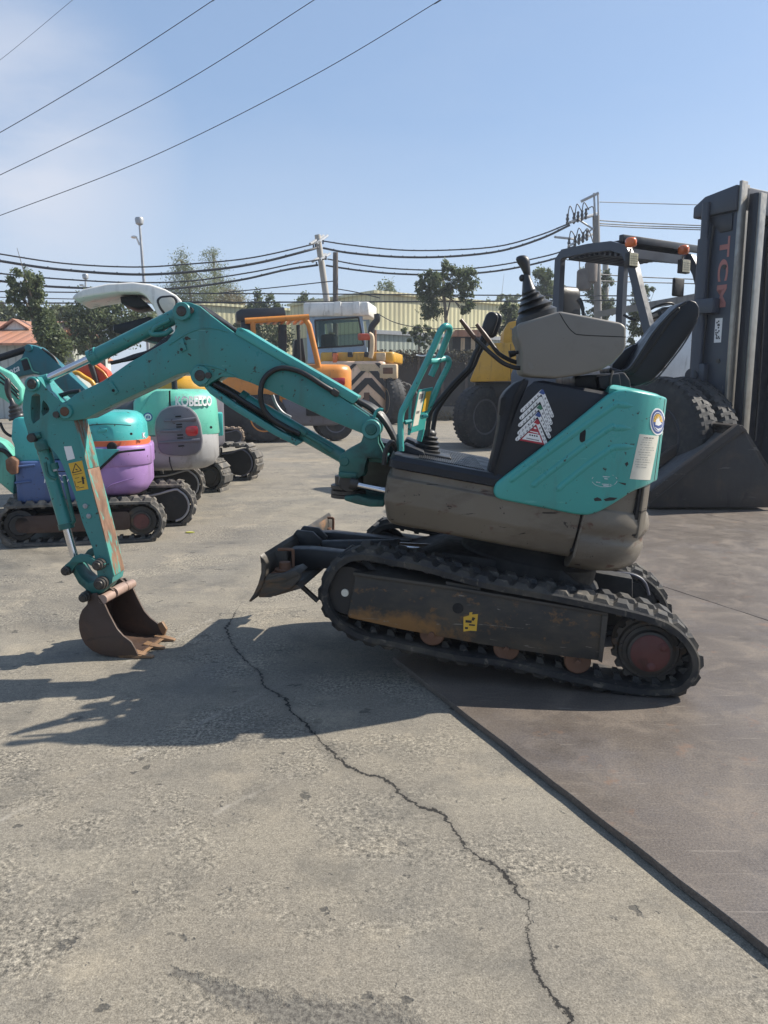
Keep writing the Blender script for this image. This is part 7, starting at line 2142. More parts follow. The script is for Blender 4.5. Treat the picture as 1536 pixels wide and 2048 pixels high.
# stacked triangular inspection stickers on the dark box
def P_(x, y): return (1000 + x / 9.6, 760 + y / 9.6)
def Wp(px, d): return hit(*px)
sheet = [  # left band lower-left, apex, right band lower-right (zoom pixels), colour of the apex, depth order
    ((430, 590), (815, 215), (1010, 690), M_LABELB), ((410, 730), (790, 355), (985, 830), M_LABELW), ((385, 870), (765, 510), (965, 960), M_LABELG),
    ((370, 1020), (735, 650), (950, 1090), M_LABELB), ((330, 1140), (712, 790), (895, 1245), M_LABELR)]
tri_root = None
for k, (ll, ap, rr_, cm) in enumerate(sheet):
    d = -0.0135 + 0.0012 * k
    def band(p, q, w_):
        p, q = Vector(p), Vector(q)
        t = (q - p).normalized(); n_ = Vector((-t.y, t.x)) * w_
        ext = t * w_
        return [p - ext * 0.8 - n_ * .6, p - ext - n_ * 0, p - ext * 0.8 + n_ * .6, p + n_, q + n_, q + ext * .8 + n_ * .6, q + ext, q + ext * .8 - n_ * .6, q - n_, p - n_]
    mb = MB(Hs)
    wrapped(mb, [hit(*P_(*v)) for v in band(ll, ap, 34)], d, d + 0.001)
    wrapped(mb, [hit(*P_(*v)) for v in band(ap, rr_, 34)], d, d + 0.0012)
    root_ = obj('inspection_sticker', mb, M_LABELW, ex)
    if k == 4:
        mb = MB(Hs); wrapped(mb, [hit(*P_(*v)) for v in ((375, 1160), (700, 860), (860, 1250))], d + 0.0005, d + 0.0016); obj('red_triangle', mb, M_LABELR, root_)
        mb = MB(Hs)
        wrapped(mb, [hit(*P_(*v)) for v in ((425, 1135), (545, 1015), (760, 1055), (815, 1205))], d + 0.0014, d + 0.0022)
        wrapped(mb, [hit(*P_(*v)) for v in ((575, 990), (590, 978), (735, 1010), (742, 1035))], d + 0.0014, d + 0.0022)
        wrapped(mb, [hit(*P_(*v)) for v in ((650, 935), (665, 905), (695, 910), (705, 945))], d + 0.0014, d + 0.0022)
        obj('white_panel', mb, M_LABELW, root_)
        mb = MB(Hs)
        for q in range(4):
            x = 565 + 44 * q
            wrapped(mb, [hit(*P_(*v)) for v in ((x, 1040 + 8 * q), (x + 30, 1046 + 8 * q), (x + 30, 1074 + 8 * q), (x, 1068 + 8 * q))], d + 0.0021, d + 0.0026)
        for q in range(11):
            x = 515 + 22 * q
            wrapped(mb, [hit(*P_(*v)) for v in ((x, 1108 + 4.5 * q), (x + 15, 1111 + 4.5 * q), (x + 15, 1130 + 4.5 * q), (x, 1127 + 4.5 * q))], d + 0.0021, d + 0.0026)
        obj('sticker_print', mb, M_INK, root_)
    mb = MB(Hs)
    wrapped(mb, [hit(*P_(*v)) for v in ((ap[0] - 62, ap[1] + 28), (ap[0] - 4, ap[1] - 36), (ap[0] + 24, ap[1] - 26), (ap[0] + 58, ap[1] + 48), (ap[0] + 22, ap[1] + 70))], d + 0.0012, d + 0.0022)
    obj('sticker_tip', mb, cm, root_)
    def lay(px, sc, dirv, upv, s, nm):
        o0, r0, u0 = hit(*px), hit(px[0] + dirv[0], px[1] + dirv[1]), hit(px[0] + upv[0], px[1] + upv[1])
        W0, W1, W2 = (Vector(Hs.w(*wrap(h[0], h[1], d + 0.0013))) for h in (o0, r0, u0))
        right = (W1 - W0); up = (W2 - W0)
        nrm = right.cross(up).normalized()
        up = nrm.cross(right.normalized())
        text('sticker_digit', s, M_INK, root_, W0, right, up, height=sc, thick=0.0006, bold=0.012)
    for q in range(6):
        f = 0.0 + q / 6.6
        cx_, cy_ = ll[0] + (ap[0] - ll[0]) * f, ll[1] + (ap[1] - ll[1]) * f
        lay(P_(cx_ - 4, cy_ + 22), 0.0115, (5, 1.0), (-1, -5), str(q + 1), 'l')
    for q in range(5):
        f = 0.30 + q * 0.165
        cx_, cy_ = ap[0] + (rr_[0] - ap[0]) * f, ap[1] + (rr_[1] - ap[1]) * f
        lay(P_(cx_ - (16 if q < 2 else 26), cy_ + 18), 0.0105, (5, 1.5), (1.5, -5), str(q + 8), 'r')

hs0, hc0 = hit(1283, 985)
hc0 += 0.03
mb = MB(Hs); wrapped(mb, [(hs0 - 0.02, hc0), (hs0, hc0), (hs0, hc0 - 0.24), (hs0 - 0.02, hc0 - 0.24)], -0.02, 0.001); obj('hinge_gap', mb, M_DARK, ex)
mb = MB(Hs); wrapped(mb, [(hs0, hc0 + 0.01), (hs0 + 0.05, hc0 + 0.02), (hs0 + 0.05, hc0 - 0.22), (hs0, hc0 - 0.25)], -0.02, 0.012, 0.004); obj('rear_hinge', mb, M_TAUPE, ex)
# floor
mb = MB(Hs)
fo = [(a, b) for a, b in outline(-0.004) if True]
fo = trunc(outline(-0.006), A_B + 0.06)
mb.rings([[(a, b, c_floor - 0.006) for a, b in fo], [(a, b, c_floor + 0.028) for a, b in fo], [(a, b, c_floor + 0.05) for a, b in trunc(outline(0.012), A_B + 0.06)], [(a, b, c_floor + 0.052) for a, b in trunc(outline(0.04), A_B + 0.06)]])
floor_ = obj('floor_pan', mb, M_CHAR, ex, ang=35)
mb = MB(Hs)
for k in range(34):
    a = A_F + 0.13 + k * (A_B - A_F - 0.15) / 34
    mb.box(a, a + 0.006, -HB + 0.07, HB - 0.12, c_floor + 0.0515, c_floor + 0.056)
obj('floor_ribs', mb, M_BOOT, floor_)
mb = MB(Hs)
mb.prism([(A_F + 0.03, c_floor + 0.05), (A_F + 0.16, c_floor + 0.05), (A_F + 0.15, c_floor + 0.075), (A_F + 0.05, c_floor + 0.095)], -0.26, -0.10, 0.008)
mb.prism([(A_F + 0.03, c_floor + 0.05), (A_F + 0.16, c_floor + 0.05), (A_F + 0.15, c_floor + 0.075), (A_F + 0.05, c_floor + 0.095)], 0.16, 0.34, 0.008)
obj('foot_pedal', mb, M_CHAR, ex)
mb = MB(Hs); mb.tube([Hs.p3(768, 930, -0.40), Hs.p3(772, 900, -0.40), Hs.p3(784, 884, -0.40), Hs.p3(792, 900, -0.36)], 0.012, 8, 5)
obj('grab_loop', mb, M_BLACK, ex)

# --- operator console, boot and joystick
cb0, cb1 = -0.43, -0.20
cp_ = Hs.poly([(1036, 647), (1080, 634), (1120, 622), (1180, 633), (1243, 645), (1253, 653), (1253, 692), (1246, 706), (1226, 727), (1200, 741), (1160, 751), (1112, 757), (1062, 754), (1045, 749), (1043, 735), (1043, 702), (1040, 690), (1034, 676)], cb0)
mb = MB(Hs); mb.prism(cp_, cb0, cb1, 0.022, 4)
cons = obj('control_console', mb, M_CONS, ex, ang=45)
mb = MB(Hs)
jl = [(1119, 626), (1132, 648), (1146, 664), (1164, 670), (1252, 674)]
mb.tube([(*Hs.px(x, y, cb0)[:1], cb0 + 0.0005, Hs.px(x, y, cb0)[1]) for x, y in jl], 0.0022, 6, 6)
obj('panel_seam', mb, M_DARK, cons)
mb = MB(Hs); a, c = Hs.px(1235, 688, cb0); mb.lathe((a, cb0 - 0.001, c), (0, 1, 0), [(0, 0.001), (0, 0.011), (0.003, 0.0125), (0.006, 0.0125)], 18); obj('round_plug', mb, M_CONS, cons)
mb = MB(Hs); mb.prism(rnd_poly(Hs.poly([(1056, 722), (1064, 727), (1069, 735), (1062, 740), (1055, 732)], cb0), 0.004), cb0 - 0.0015, cb0 + 0.002); obj('diamond_plug', mb, M_CONS, cons)
bc_ = (cb0 + cb1) / 2
ringspec = [((1036, 650), (1120, 623), 0.090), ((1040, 636), (1117, 612), 0.086), ((1039, 627), (1112, 605), 0.078), ((1042, 622), (1108, 600), 0.088), ((1042, 612), (1100, 592), 0.074), ((1045, 607), (1094, 589), 0.08), ((1046, 599), (1089, 583), 0.064), ((1048, 594), (1084, 579), 0.066), ((1050, 588), (1080, 576), 0.05), ((1050, 583), (1077, 573), 0.046), ((1050, 562), (1073, 562), 0.032), ((1051, 548), (1067, 548), 0.022), ((1052, 543), (1065, 543), 0.02)]
mb = MB(Hs)
rings = []
for kr, (l_, r_, rb) in enumerate(ringspec):
    kk = 1.0 if kr > 9 or kr == 0 else (1.07 if kr % 2 else 0.90)
    mxx_, myy_ = (l_[0] + r_[0]) / 2, (l_[1] + r_[1]) / 2
    l_, r_ = [(mxx_ + (p_[0] - mxx_) * kk, myy_ + (p_[1] - myy_) * kk) for p_ in (l_, r_)]
    rb *= kk
    (a0, c0), (a1, c1) = Hs.px(*l_, cb0 + 0.02), Hs.px(*r_, cb0 + 0.02)
    ca, cc_ = (a0 + a1) / 2, (c0 + c1) / 2
    ha, hcq = (a1 - a0) / 2, (c1 - c0) / 2
    rings.append([(ca + ha * math.cos(2 * math.pi * k / 28), bc_ + rb * math.sin(2 * math.pi * k / 28), cc_ + hcq * math.cos(2 * math.pi * k / 28)) for k in range(28)])
mb.rings(rings)
obj('joystick_boot', mb, M_BOOT, cons, ang=25)
mb = MB(Hs)
js = [((1052, 546), (1065, 546), 0.02), ((1049, 540), (1065, 540), 0.024), ((1044, 530), (1064, 529), 0.026), ((1038, 522), (1064, 519), 0.029), ((1035, 515), (1062, 512), 0.028), ((1036, 510), (1058, 508), 0.024), ((1041, 507), (1053, 506), 0.012)]
rings = []
for (l_, r_, rb) in js:
    (a0, c0), (a1, c1) = Hs.px(*l_, cb0 + 0.05), Hs.px(*r_, cb0 + 0.05)
    rings.append([((a0 + a1) / 2 + (a1 - a0) / 2 * math.cos(2 * math.pi * k / 20), bc_ + rb * math.sin(2 * math.pi * k / 20), (c0 + c1) / 2 + (c1 - c0) / 2 * math.cos(2 * math.pi * k / 20)) for k in range(20)])
mb.rings(rings)
a, c = Hs.px(1044, 556, bc_); mb.ball((a, bc_, c), 0.014, 12, (1, 1, 1.2))
a2, c2 = Hs.px(1054, 558, bc_); mb.tube([(a, bc_, c), (a2, bc_, c2)], 0.011, 8)
obj('joystick', mb, M_BOOT, cons, ang=70)
# lock levers on the console front
for nm, path, b_ in (('control_lever', [(1046, 736), (1030, 735), (1008, 727), (988, 712), (971, 697), (950, 677)], cb0 + 0.06), ('control_lever', [(1046, 728), (1022, 721), (1000, 709), (990, 698), (980, 684)], cb1 - 0.03)):
    mb = MB(Hs); P3 = [Hs.p3(x, y, b_) for x, y in path]; mb.tube(P3, 0.0105, 10, 5)
    lv_ = obj(nm, mb, M_BLACK, cons)
    tip = ((921, 639) if b_ < cb1 - 0.1 else (953, 648))
    mb = MB(Hs); mb.tube([P3[-1], Hs.p3(*[(P + Q) / 2 for P, Q in zip(path[-1], tip)], b_), Hs.p3(*tip, b_)], [0.0115, 0.0115, 0.009], 10)
    obj('lever_grip', mb, surf('brown_grip', (0.07, 0.035, 0.022), 0.5) if 'brown_grip' not in MATS else MATS['brown_grip'], lv_)
mb = MB(Hs); mb.tube([Hs.p3(1045, 702, bc_), Hs.p3(1030, 706, bc_)], 0.008, 8); mb.tube([Hs.p3(1031, 706, bc_), Hs.p3(1018, 709, bc_)], [0.013, 0.017], 10)
obj('knob', mb, M_BLACK, cons)

# --- seat
seat_px = [(1351, 619), (1364, 606), (1378, 600), (1390, 604), (1397, 616), (1396, 632), (1388, 650), (1369, 680), (1346, 712), (1322, 742), (1302, 762), (1276, 772), (1246, 772), (1226, 756), (1216, 742), (1219, 734), (1232, 738), (1248, 742), (1262, 738), (1270, 728), (1282, 706), (1300, 676), (1326, 644)]
sp_ = Hs.poly(seat_px, -0.10)
mb = MB(Hs); mb.prism(sp_, -0.12, 0.11, 0.02, 4)
seat = obj('seat', mb, M_VINYL, ex, ang=50)
mb = MB(Hs)
bol = Hs.poly([(1346, 628), (1352, 618), (1330, 650), (1308, 680), (1288, 712), (1274, 734), (1262, 744), (1246, 748), (1222, 742), (1226, 728), (1250, 700), (1266, 690), (1274, 688), (1290, 672), (1322, 640)], 0.08)
mb.prism(bol, 0.08, 0.13, 0.014, 3)
obj('seat_bolster', mb, M_VINYL, seat, ang=50)
mb = MB(Hs)
bol2 = Hs.poly([(1356, 612), (1336, 630), (1308, 662), (1286, 696), (1268, 724), (1256, 738), (1236, 742), (1250, 752), (1268, 750), (1284, 726), (1310, 690), (1340, 646), (1362, 618)], -0.13)
mb.prism(bol2, -0.14, -0.09, 0.010, 3)
obj('seat_bolster', mb, M_VINYL, seat, ang=50)
mb = MB(Hs)
mb.prism(Hs.poly([(1150, 752), (1250, 744), (1262, 762), (1262, 782), (1150, 776)], -0.3), -0.30, 0.26, 0.012)
mb.prism(Hs.poly([(1196, 752), (1240, 746), (1244, 782), (1200, 778)], -0.36), -0.36, -0.29, 0.01)
obj('seat_mount', mb, M_CHAR, seat)
mb = MB(Hs)
a, c = Hs.px(1222, 742, -0.34); mb.tube([Hs.p3(1226, 742, -0.345), Hs.p3(1221, 758, -0.365), Hs.p3(1222, 782, -0.365)], 0.006, 6, 4)
obj('seat_latch', mb, M_PIN, seat)

mb = MB(Hs); mb.tube([Hs.p3(x, y, -0.152) for x, y in ((1372, 604), (1354, 615), (1334, 634), (1308, 664), (1286, 698), (1268, 726), (1254, 740), (1228, 744))], 0.0055, 8, 5); obj('rim_highlight_tube', mb, M_BOOT, seat, ang=60)  # tube added along the seat rim to catch a highlight line
mb = MB(Hs); mb.tube([Hs.p3(x, y, -0.145) for x, y in ((1394, 640), (1370, 684), (1342, 722), (1314, 756), (1290, 770))], 0.004, 8, 5); obj('rim_highlight_tube', mb, M_BOOT, seat, ang=60)
# --- front guard rail
gb = -0.36
G3 = lambda x, y, b=gb: Hs.p3(x, y, b)
mb = MB(Hs)
mb.tube([G3(802, 902), G3(801, 862), G3(803, 828), G3(812, 808), G3(836, 760), G3(858, 714), G3(873, 680), G3(881, 662), G3(889, 653), G3(897, 654, gb + 0.03), G3(899, 662, gb + 0.055), G3(893, 678, gb + 0.07), G3(883, 704, gb + 0.08), G3(876, 720, gb + 0.085), G3(862, 752, gb + 0.09)], 0.0155, 14, 6)
rail = obj('guard_rail', mb, M_TEAL, ex, ang=60)
mb = MB(Hs)
mb.tube([G3(858, 722, gb), G3(870, 722, gb + 0.05), G3(890, 717, gb + 0.12), G3(897, 720, gb + 0.14), G3(896, 732, gb + 0.15), G3(878, 768, gb + 0.16), G3(862, 806, gb + 0.16), G3(848, 832, gb + 0.16), G3(843, 862, gb + 0.16), G3(838, 882, gb + 0.16)], 0.0145, 14, 6)
mb.tube([G3(838, 764, gb), G3(822, 800, gb + .02), G3(818, 870, gb + .03)], 0.007, 8, 3)
obj('guard_loop', mb, M_TEAL, rail, ang=60)
mb = MB(Hs)
pw = [Hs.w(*G3(836, 780, gb + 0.02)), Hs.w(*G3(865, 774, gb + 0.15)), Hs.w(*G3(846, 858, gb + 0.15)), Hs.w(*G3(820, 866, gb + 0.02))]
def plate4(q, off, thk, shrink=(0, 1, 0, 1), name='x', mat=None, parent=None):
    """a thin plate in a 4-point patch: u from 0-1, v from 0-3"""
    u0, u1, v0, v1 = shrink
    def pt(u, v): return (q[0] * (1 - u) + q[1] * u) * (1 - v) + (q[3] * (1 - u) + q[2] * u) * v
    nn = (q[1] - q[0]).cross(q[3] - q[0]).normalized()
    if nn.y > 0: nn = -nn
    m_ = MB()
    c4 = [pt(u0, v0), pt(u1, v0), pt(u1, v1), pt(u0, v1)]
    m_.hexa([p + nn * off for p in c4] + [p + nn * (off + thk) for p in c4])
    return obj(name, m_, mat, parent)
pl_ = plate4(pw, 0, 0.004, name='sticker_plate', mat=M_TEAL, parent=rail)
plate4(pw, 0.004, 0.001, (0.06, 0.45, 0.05, 0.85), 'white_sticker', M_PAPER, pl_)
plate4(pw, 0.004, 0.001, (0.55, 0.92, 0.08, 0.55), 'yellow_sticker', M_LABELY, pl_)
plate4(pw, 0.005, 0.0005, (0.12, 0.38, 0.1, 0.22), 'sticker_print', M_INKG, pl_)
plate4(pw, 0.005, 0.0005, (0.12, 0.34, 0.5, 0.56), 'sticker_print', M_INKG, pl_)
for (x, y) in ((816, 843), (848, 832)):
    mb = MB(Hs); mb.tube([G3(x - 6, y + 2, gb), G3(x + 6, y - 1, gb + .02)], 0.011, 8); obj('clamp', mb, M_TEAL, rail)
mb = MB(Hs); mb.prism(Hs.poly([(793, 868), (806, 870), (806, 902), (793, 902)], gb), gb - 0.012, gb + 0.02, 0.003); obj('rail_bracket', mb, M_TEALD, rail)
mb = MB(Hs); mb.tube([G3(832, 710), G3(846, 712), G3(858, 709), G3(871, 711)], 0.0035, 6, 3); obj('cable_tie', mb, M_LABELW, rail)

# --- travel levers
for db, dx in ((0.0, 0), (0.10, 7)):
    lb_ = -0.14 + db
    mb = MB(Hs)
    pth = [(854 + dx * .5, 872), (857 + dx * .6, 845), (862 + dx * .7, 822), (884, 794), (908, 766), (926, 748), (940, 732), (950, 708), (962, 684), (970, 664)]
    mb.tube([Hs.p3(x + dx, y, lb_) for x, y in pth], 0.0125, 12, 4)
    lv_ = obj('travel_lever', mb, M_BLACK, ex, ang=60)
    mb = MB(Hs)
    hd = Hs.poly([(961, 668), (966, 646), (973, 628), (981, 623), (992, 626), (997, 634), (993, 648), (984, 672), (972, 676)], lb_)
    mb.prism(rnd_poly([(a + 0.02 * (db > 0), c) for a, c in hd], 0.012, 2), lb_ - 0.028, lb_ + 0.028, 0.012, 3)
    obj('lever_handle', mb, M_BOOT, lv_, ang=50)
mb = MB(Hs)
rings = []
bl_ = [(0.092, 0), (0.092, .012), (0.075, .016), (0.083, .03), (0.066, .036), (0.074, .05), (0.056, .056), (0.062, .068), (0.044, .074), (0.046, .088), (0.024, .10)]
a, c = Hs.px(851, 908, -0.09)
mb.box(a - 0.12, a + 0.13, -0.2, 0.02, c_floor + 0.05, c_floor + 0.066, 0.006)
mb.lathe((a, -0.09, c_floor + 0.064), (0.0, 0, 1), [(h * 1.15, r_ * 0.8) for r_, h in bl_], 26)
obj('lever_boot', mb, M_BOOT, ex, ang=60)

# --- boom
BB = -0.06                               # lateral middle of the boom
bn0, bn1 = BB - 0.082, BB + 0.082
bo = [(110, 828), (113, 815), (122, 806), (134, 801), (153, 787), (205, 762), (260, 724), (334, 682), (349, 662), (350, 648), (346, 630), (350, 613), (362, 604), (377, 604), (399, 612), (421, 630), (446, 649), (475, 670), (560, 720), (640, 768), (705, 809), (748, 838), (757, 846), (760, 858), (757, 870), (748, 877), (736, 876), (724, 867), (661, 841), (614, 818), (570, 797), (536, 780), (500, 765), (470, 755), (442, 754), (424, 764), (412, 773), (398, 774), (387, 766), (382, 754), (377, 744), (355, 749), (287, 781), (227, 809), (170, 838), (142, 842), (122, 840)]
mb = MB(U); mb.prism(U.poly(bo, bn0), bn0, bn1, 0.006, 2, ang=0.6)
boom = obj('boom', mb, M_TEALB, ex, ang=35)
mb = MB(U)
hcv = [(470, 668), (474, 656), (482, 655), (560, 702), (640, 748), (717, 793), (714, 800), (706, 808), (640, 768), (560, 721)]
mb.prism(U.poly(hcv, bn0 - 0.006), bn0 - 0.006, bn1 + 0.006, 0.004)
obj('hose_cover', mb, M_TEAL, boom)
mb = MB(U)
wl_ = [(360, 652), (392, 655), (420, 660), (446, 664), (470, 672)]
for pth in ([(338, 690), (372, 668), (400, 658), (430, 657), (456, 664)], [(383, 745), (392, 732), (410, 730), (440, 737), (475, 752)]):
    mb.tube([U.p3(x, y, bn0 + 0.001) for x, y in pth], 0.005, 6, 5)
obj('weld_bead', mb, M_TEALB, boom, ang=70)
# lugs
def pin(name, x, y, b0, b1, r, parent, mat=M_PIN, ring=None):
    a, c = U.px(x, y, b0)
    m_ = MB(U)
    m_.lathe((a, b0, c), (0, 1, 0), [(0, 0.001), (0, r * 0.55), (0.001, r * 0.6), (0.0, r * 0.75), (0.002, r * 0.92), (0.006, r), (b1 - b0 - 0.006, r), (b1 - b0, r * 0.9), (b1 - b0, 0.001)], 22)
    o_ = obj(name, m_, mat, parent)
    if ring:
        m_ = MB(U)
        m_.lathe((a, b0 + 0.006, c), (0, 1, 0), [(0, r), (0, ring), (0.004, ring + 0.003), (b1 - b0 - 0.016, ring + 0.003), (b1 - b0 - 0.012, ring), (b1 - b0 - 0.012, r)], 26)
        obj('boss', m_, M_TEALB, parent, ang=50)
    return o_
pin('pivot_pin', 362, 622, bn0 - 0.03, bn1 + 0.03, 0.026, boom, ring=0.042)
pin('pivot_pin', 399, 751, bn0 - 0.022, bn1 + 0.022, 0.028, boom, ring=0.046)
pin('pivot_pin', 742, 859, bn0 - 0.05, bn1 + 0.05, 0.030, boom, M_TEALD, ring=0.046)
pin('pivot_pin', 128, 823, bn0 - 0.018, bn1 + 0.018, 0.024, boom, M_RUST, ring=0.036)
for (x, y, w_) in ((382, 621, 0.016), (418, 751, 0.016), (115, 829, 0.017)):
    mb = MB(U); a, c = U.px(x, y, bn0); mb.cyl((a, bn0 - 0.02, c), (a, bn0 + 0.01, c), w_, seg=12); obj('lock_bolt', mb, M_PIN, boom)
# little bracket plates on the boom side
mb = MB(U)
for q in ([(216, 767), (224, 762), (238, 784), (230, 790)], [(357, 681), (366, 676), (374, 700), (362, 705)], [(480, 657), (488, 660), (487, 664), (478, 661)], [(640, 752), (646, 756), (643, 760), (638, 756)]):
    mb.prism(U.poly(q, bn0), bn0 - 0.008, bn0 + 0.003, 0.002)
obj('bracket_plate', mb, M_TEALB, boom)
mb = MB(U)
for (x, y) in ((228, 781), (364, 699)):
    a, c = U.px(x, y, bn0); mb.cyl((a, bn0 - 0.0095, c), (a, bn0, c), 0.008, seg=10)
obj('bracket_hole', mb, M_DARK, boom)
# hoses over the boom
for k, db in enumerate((-0.045, -0.015, 0.015, 0.045)):
    mb = MB(U)
    mb.tube([U.p3(x, y, BB + db) for x, y in ((400, 614), (424, 633 - 2 * k), (452, 650 - k), (480, 668), (520, 694))], 0.013, 9, 5)
    obj('hydraulic_hose', mb, M_HOSE, boom, ang=60)
    mb = MB(U)
    mb.tube([U.p3(x, y, BB + db) for x, y in ((690, 786), (712, 800), (740, 816 - 2 * k), (764, 838 - 3 * k), (782, 866 - 2 * k), (800, 905))], 0.015, 9, 5)
    obj('hydraulic_hose', mb, M_HOSE, boom, ang=60)
# big side hose loop
mb = MB(U)
mb.tube([U.p3(x, y, b_) for x, y, b_ in ((671, 785, bn0 - .012), (648, 772, bn0 - 0.03), (620, 754, bn0 - 0.035), (596, 742, bn0 - 0.03), (566, 736, bn0 - 0.025), (542, 744, bn0 - .02), (526, 762, bn0 - .02), (521, 790, bn0 - .02), (526, 815, bn0 - .01), (542, 836, bn0 - .0), (563, 850, bn0 + 0.01), (585, 862, bn0 + 0.02))], 0.0135, 12, 6)
obj('hose_loop', mb, M_HOSE, boom, ang=60)
mb = MB(U); mb.tube([U.p3(664, 781, bn0 - .014), U.p3(674, 788, bn0 - .010)], 0.018, 10); mb.prism(U.poly([(668, 776), (680, 784), (676, 794), (664, 788)], bn0), bn0 - 0.03, bn0, 0.003)
obj('hose_fitting', mb, M_PIN, boom)
mb = MB(U); mb.tube([U.p3(x, y, bn1 + 0.02) for x, y in ((545, 790), (553, 810), (566, 826), (582, 835))], 0.008, 8, 4); obj('hydraulic_hose', mb, M_GALV, boom)
mb = MB(U); mb.tube([U.p3(x, y, bn0 + 0.02) for x, y in ((747, 836), (752, 824), (759, 819), (766, 820))], 0.008, 8, 4); obj('hose_hook', mb, M_TEAL, boom)

# arm cylinder on top
def cylr(name, pts, r, parent, mat, b=BB, seg=20, **k):
    m_ = MB(U); m_.tube([U.p3(x, y, b) for x, y in pts], r, seg, **k); return obj(name, m_, mat, parent, ang=40)
ac = cylr('arm_cylinder', ((356, 630), (181, 717)), 0.038, ex, M_TEALB)
mb = MB(U)
mb.tube([U.p3(196, 709, BB), U.p3(180, 717, BB)], 0.042, 20)
obj('gland', mb, M_TEALB, ac, ang=45)
mb = MB(U)
mb.tube([U.p3(352, 632, BB), U.p3(364, 622, BB)], [0.036, 0.045], 16)
obj('cylinder_eye', mb, M_TEALB, ac, ang=45)
mb = MB(U)
mb.tube([U.p3(344, 658, BB - 0.03), U.p3(330, 667, BB - 0.03), U.p3(306, 668, BB - 0.03), U.p3(300, 660, BB - 0.02)], 0.014, 10, 4)
mb.tube([U.p3(340, 640, BB - .038), U.p3(310, 655, BB - .038), U.p3(304, 668, BB - .03)], 0.011, 8, 4)
obj('cylinder_fitting', mb, M_TEALB, ac, ang=45)
cylr('cylinder_rod', ((181, 717), (92, 759)), 0.0205, ac, M_CHROME)
mb = MB(U); mb.tube([U.p3(98, 756, BB), U.p3(84, 762, BB)], [0.024, 0.03], 16); mb.lathe(U.p3(62, 768, BB - 0.035), (0, 1, 0), [(0, 0.02), (0, 0.035), (0.07, 0.035), (0.07, 0.02)], 20); mb.tube([U.p3(86, 761, BB), U.p3(62, 769, BB)], 0.024, 12)
obj('rod_eye', mb, M_TEALB, ac)
for k, b_ in enumerate((BB - 0.035, BB + 0.0, BB + 0.035)):
    mb = MB(U); mb.tube([U.p3(x, y, b_) for x, y in ((352, 668), (330, 686 - 3 * k), (300, 702), (268, 716 - 2 * k), (240, 722), (222, 726))], 0.010, 8, 5)
    obj('hydraulic_hose', mb, M_HOSE, ac, ang=60)
mb = MB(U); mb.tube([U.p3(x, y, BB) for x, y in ((160, 782), (140, 785), (124, 790), (110, 793))], 0.012, 8, 4); obj('hydraulic_hose', mb, M_HOSE, ac)

# boom cylinder below
bcy = cylr('boom_cylinder', ((481, 795), (684, 912)), 0.036, ex, M_TEALB)
cylr('cylinder_rod', ((404, 752), (484, 797)), 0.022, bcy, M_PIN)
mb = MB(U)
mb.tube([U.p3(480, 794, BB), U.p3(492, 801, BB)], 0.041, 20)
obj('gland', mb, M_TEALD, bcy, ang=45)
mb = MB(U)
mb.tube([U.p3(606, 866, BB - .04), U.p3(660, 898, BB - .04)], 0.012, 10); mb.tube([U.p3(600, 858, BB - .045), U.p3(612, 868, BB - .045)], 0.02, 10); mb.tube([U.p3(644, 890, BB - .04), U.p3(664, 902, BB - .036)], 0.018, 10)
obj('cylinder_fitting', mb, M_TEALD, bcy, ang=45)
mb = MB(U); mb.prism(U.poly([(405, 770), (411, 766), (470, 806), (560, 862), (604, 884), (592, 892), (548, 870), (470, 822), (420, 788)], bn0 + .01), bn0 + 0.01, bn1 - 0.01, 0.004)
obj('cylinder_guard', mb, M_TEALB, bcy)
for k, b_ in enumerate((BB - 0.06, BB - 0.03)):
    mb = MB(U); mb.tube([U.p3(x, y, b_) for x, y in ((428, 768 + 5 * k), (470, 790 + 6 * k), (484, 800 + 6 * k), (560, 846 + 5 * k), (600, 868 + 3 * k))], 0.011, 8, 4); obj('hydraulic_hose', mb, M_HOSE, bcy)

# swing bracket
sb0, sb1 = BB - 0.12, BB + 0.12
mb = MB(U)
cheek = U.poly([(727, 856), (732, 846), (742, 843), (752, 846), (757, 856), (756, 872), (757, 886), (764, 900), (768, 914), (762, 918), (735, 916), (731, 930), (728, 950), (714, 958), (680, 956), (677, 938), (680, 930), (676, 920), (680, 910), (693, 902), (712, 892), (722, 884), (726, 872)], sb0)
mb.prism(cheek, sb0, sb0 + 0.05, 0.006)
mb.prism(cheek, sb1 - 0.05, sb1, 0.006)
sw = obj('swing_bracket', mb, M_TEALD, ex)
mb = MB(U)
mb.prism(U.poly([(680, 912), (732, 915), (730, 955), (680, 955)], sb0), sb0 + 0.05, sb1 - 0.05, 0.01)
mb.prism(U.poly([(677, 943), (714, 946), (713, 956), (678, 953)], sb0), sb0 - 0.012, sb1 + 0.012, 0.004)
obj('bracket_block', mb, M_TEALD, sw)
mb = MB(U)
p0, p1 = U.p3(698, 950, BB), U.p3(700, 994, BB)
mb.tube([p0, p1], 0.075, 22)
mb.lathe(U.p3(698, 964, BB - 0.10), (0, 1, 0), [(0, 0.02), (0, 0.05), (0.03, 0.06), (0.2, 0.06)], 16)
for y in (972, 982, 990): mb.lathe(U.p3(697, y, BB), (0, 0, 1), [(-0.012, 0.07), (-0.01, 0.092), (0.008, 0.092), (0.012, 0.07)], 20)
obj('king_post', mb, M_PIN, sw)
a, c = U.px(689, 923, sb0)
mb = MB(U); mb.lathe((a, sb0 - 0.006, c), (0, 1, 0), [(0, 0.001), (0, 0.02), (0.004, 0.024), (0.25, 0.024)], 18); obj('pivot_pin', mb, M_TEALD, sw)
mb = MB(U); mb.prism(U.poly([(689, 993), (714, 990), (740, 998), (768, 1000), (768, 1014), (740, 1014), (712, 1008), (689, 1001)], sb0), sb0, sb1 + 0.1, 0.006)
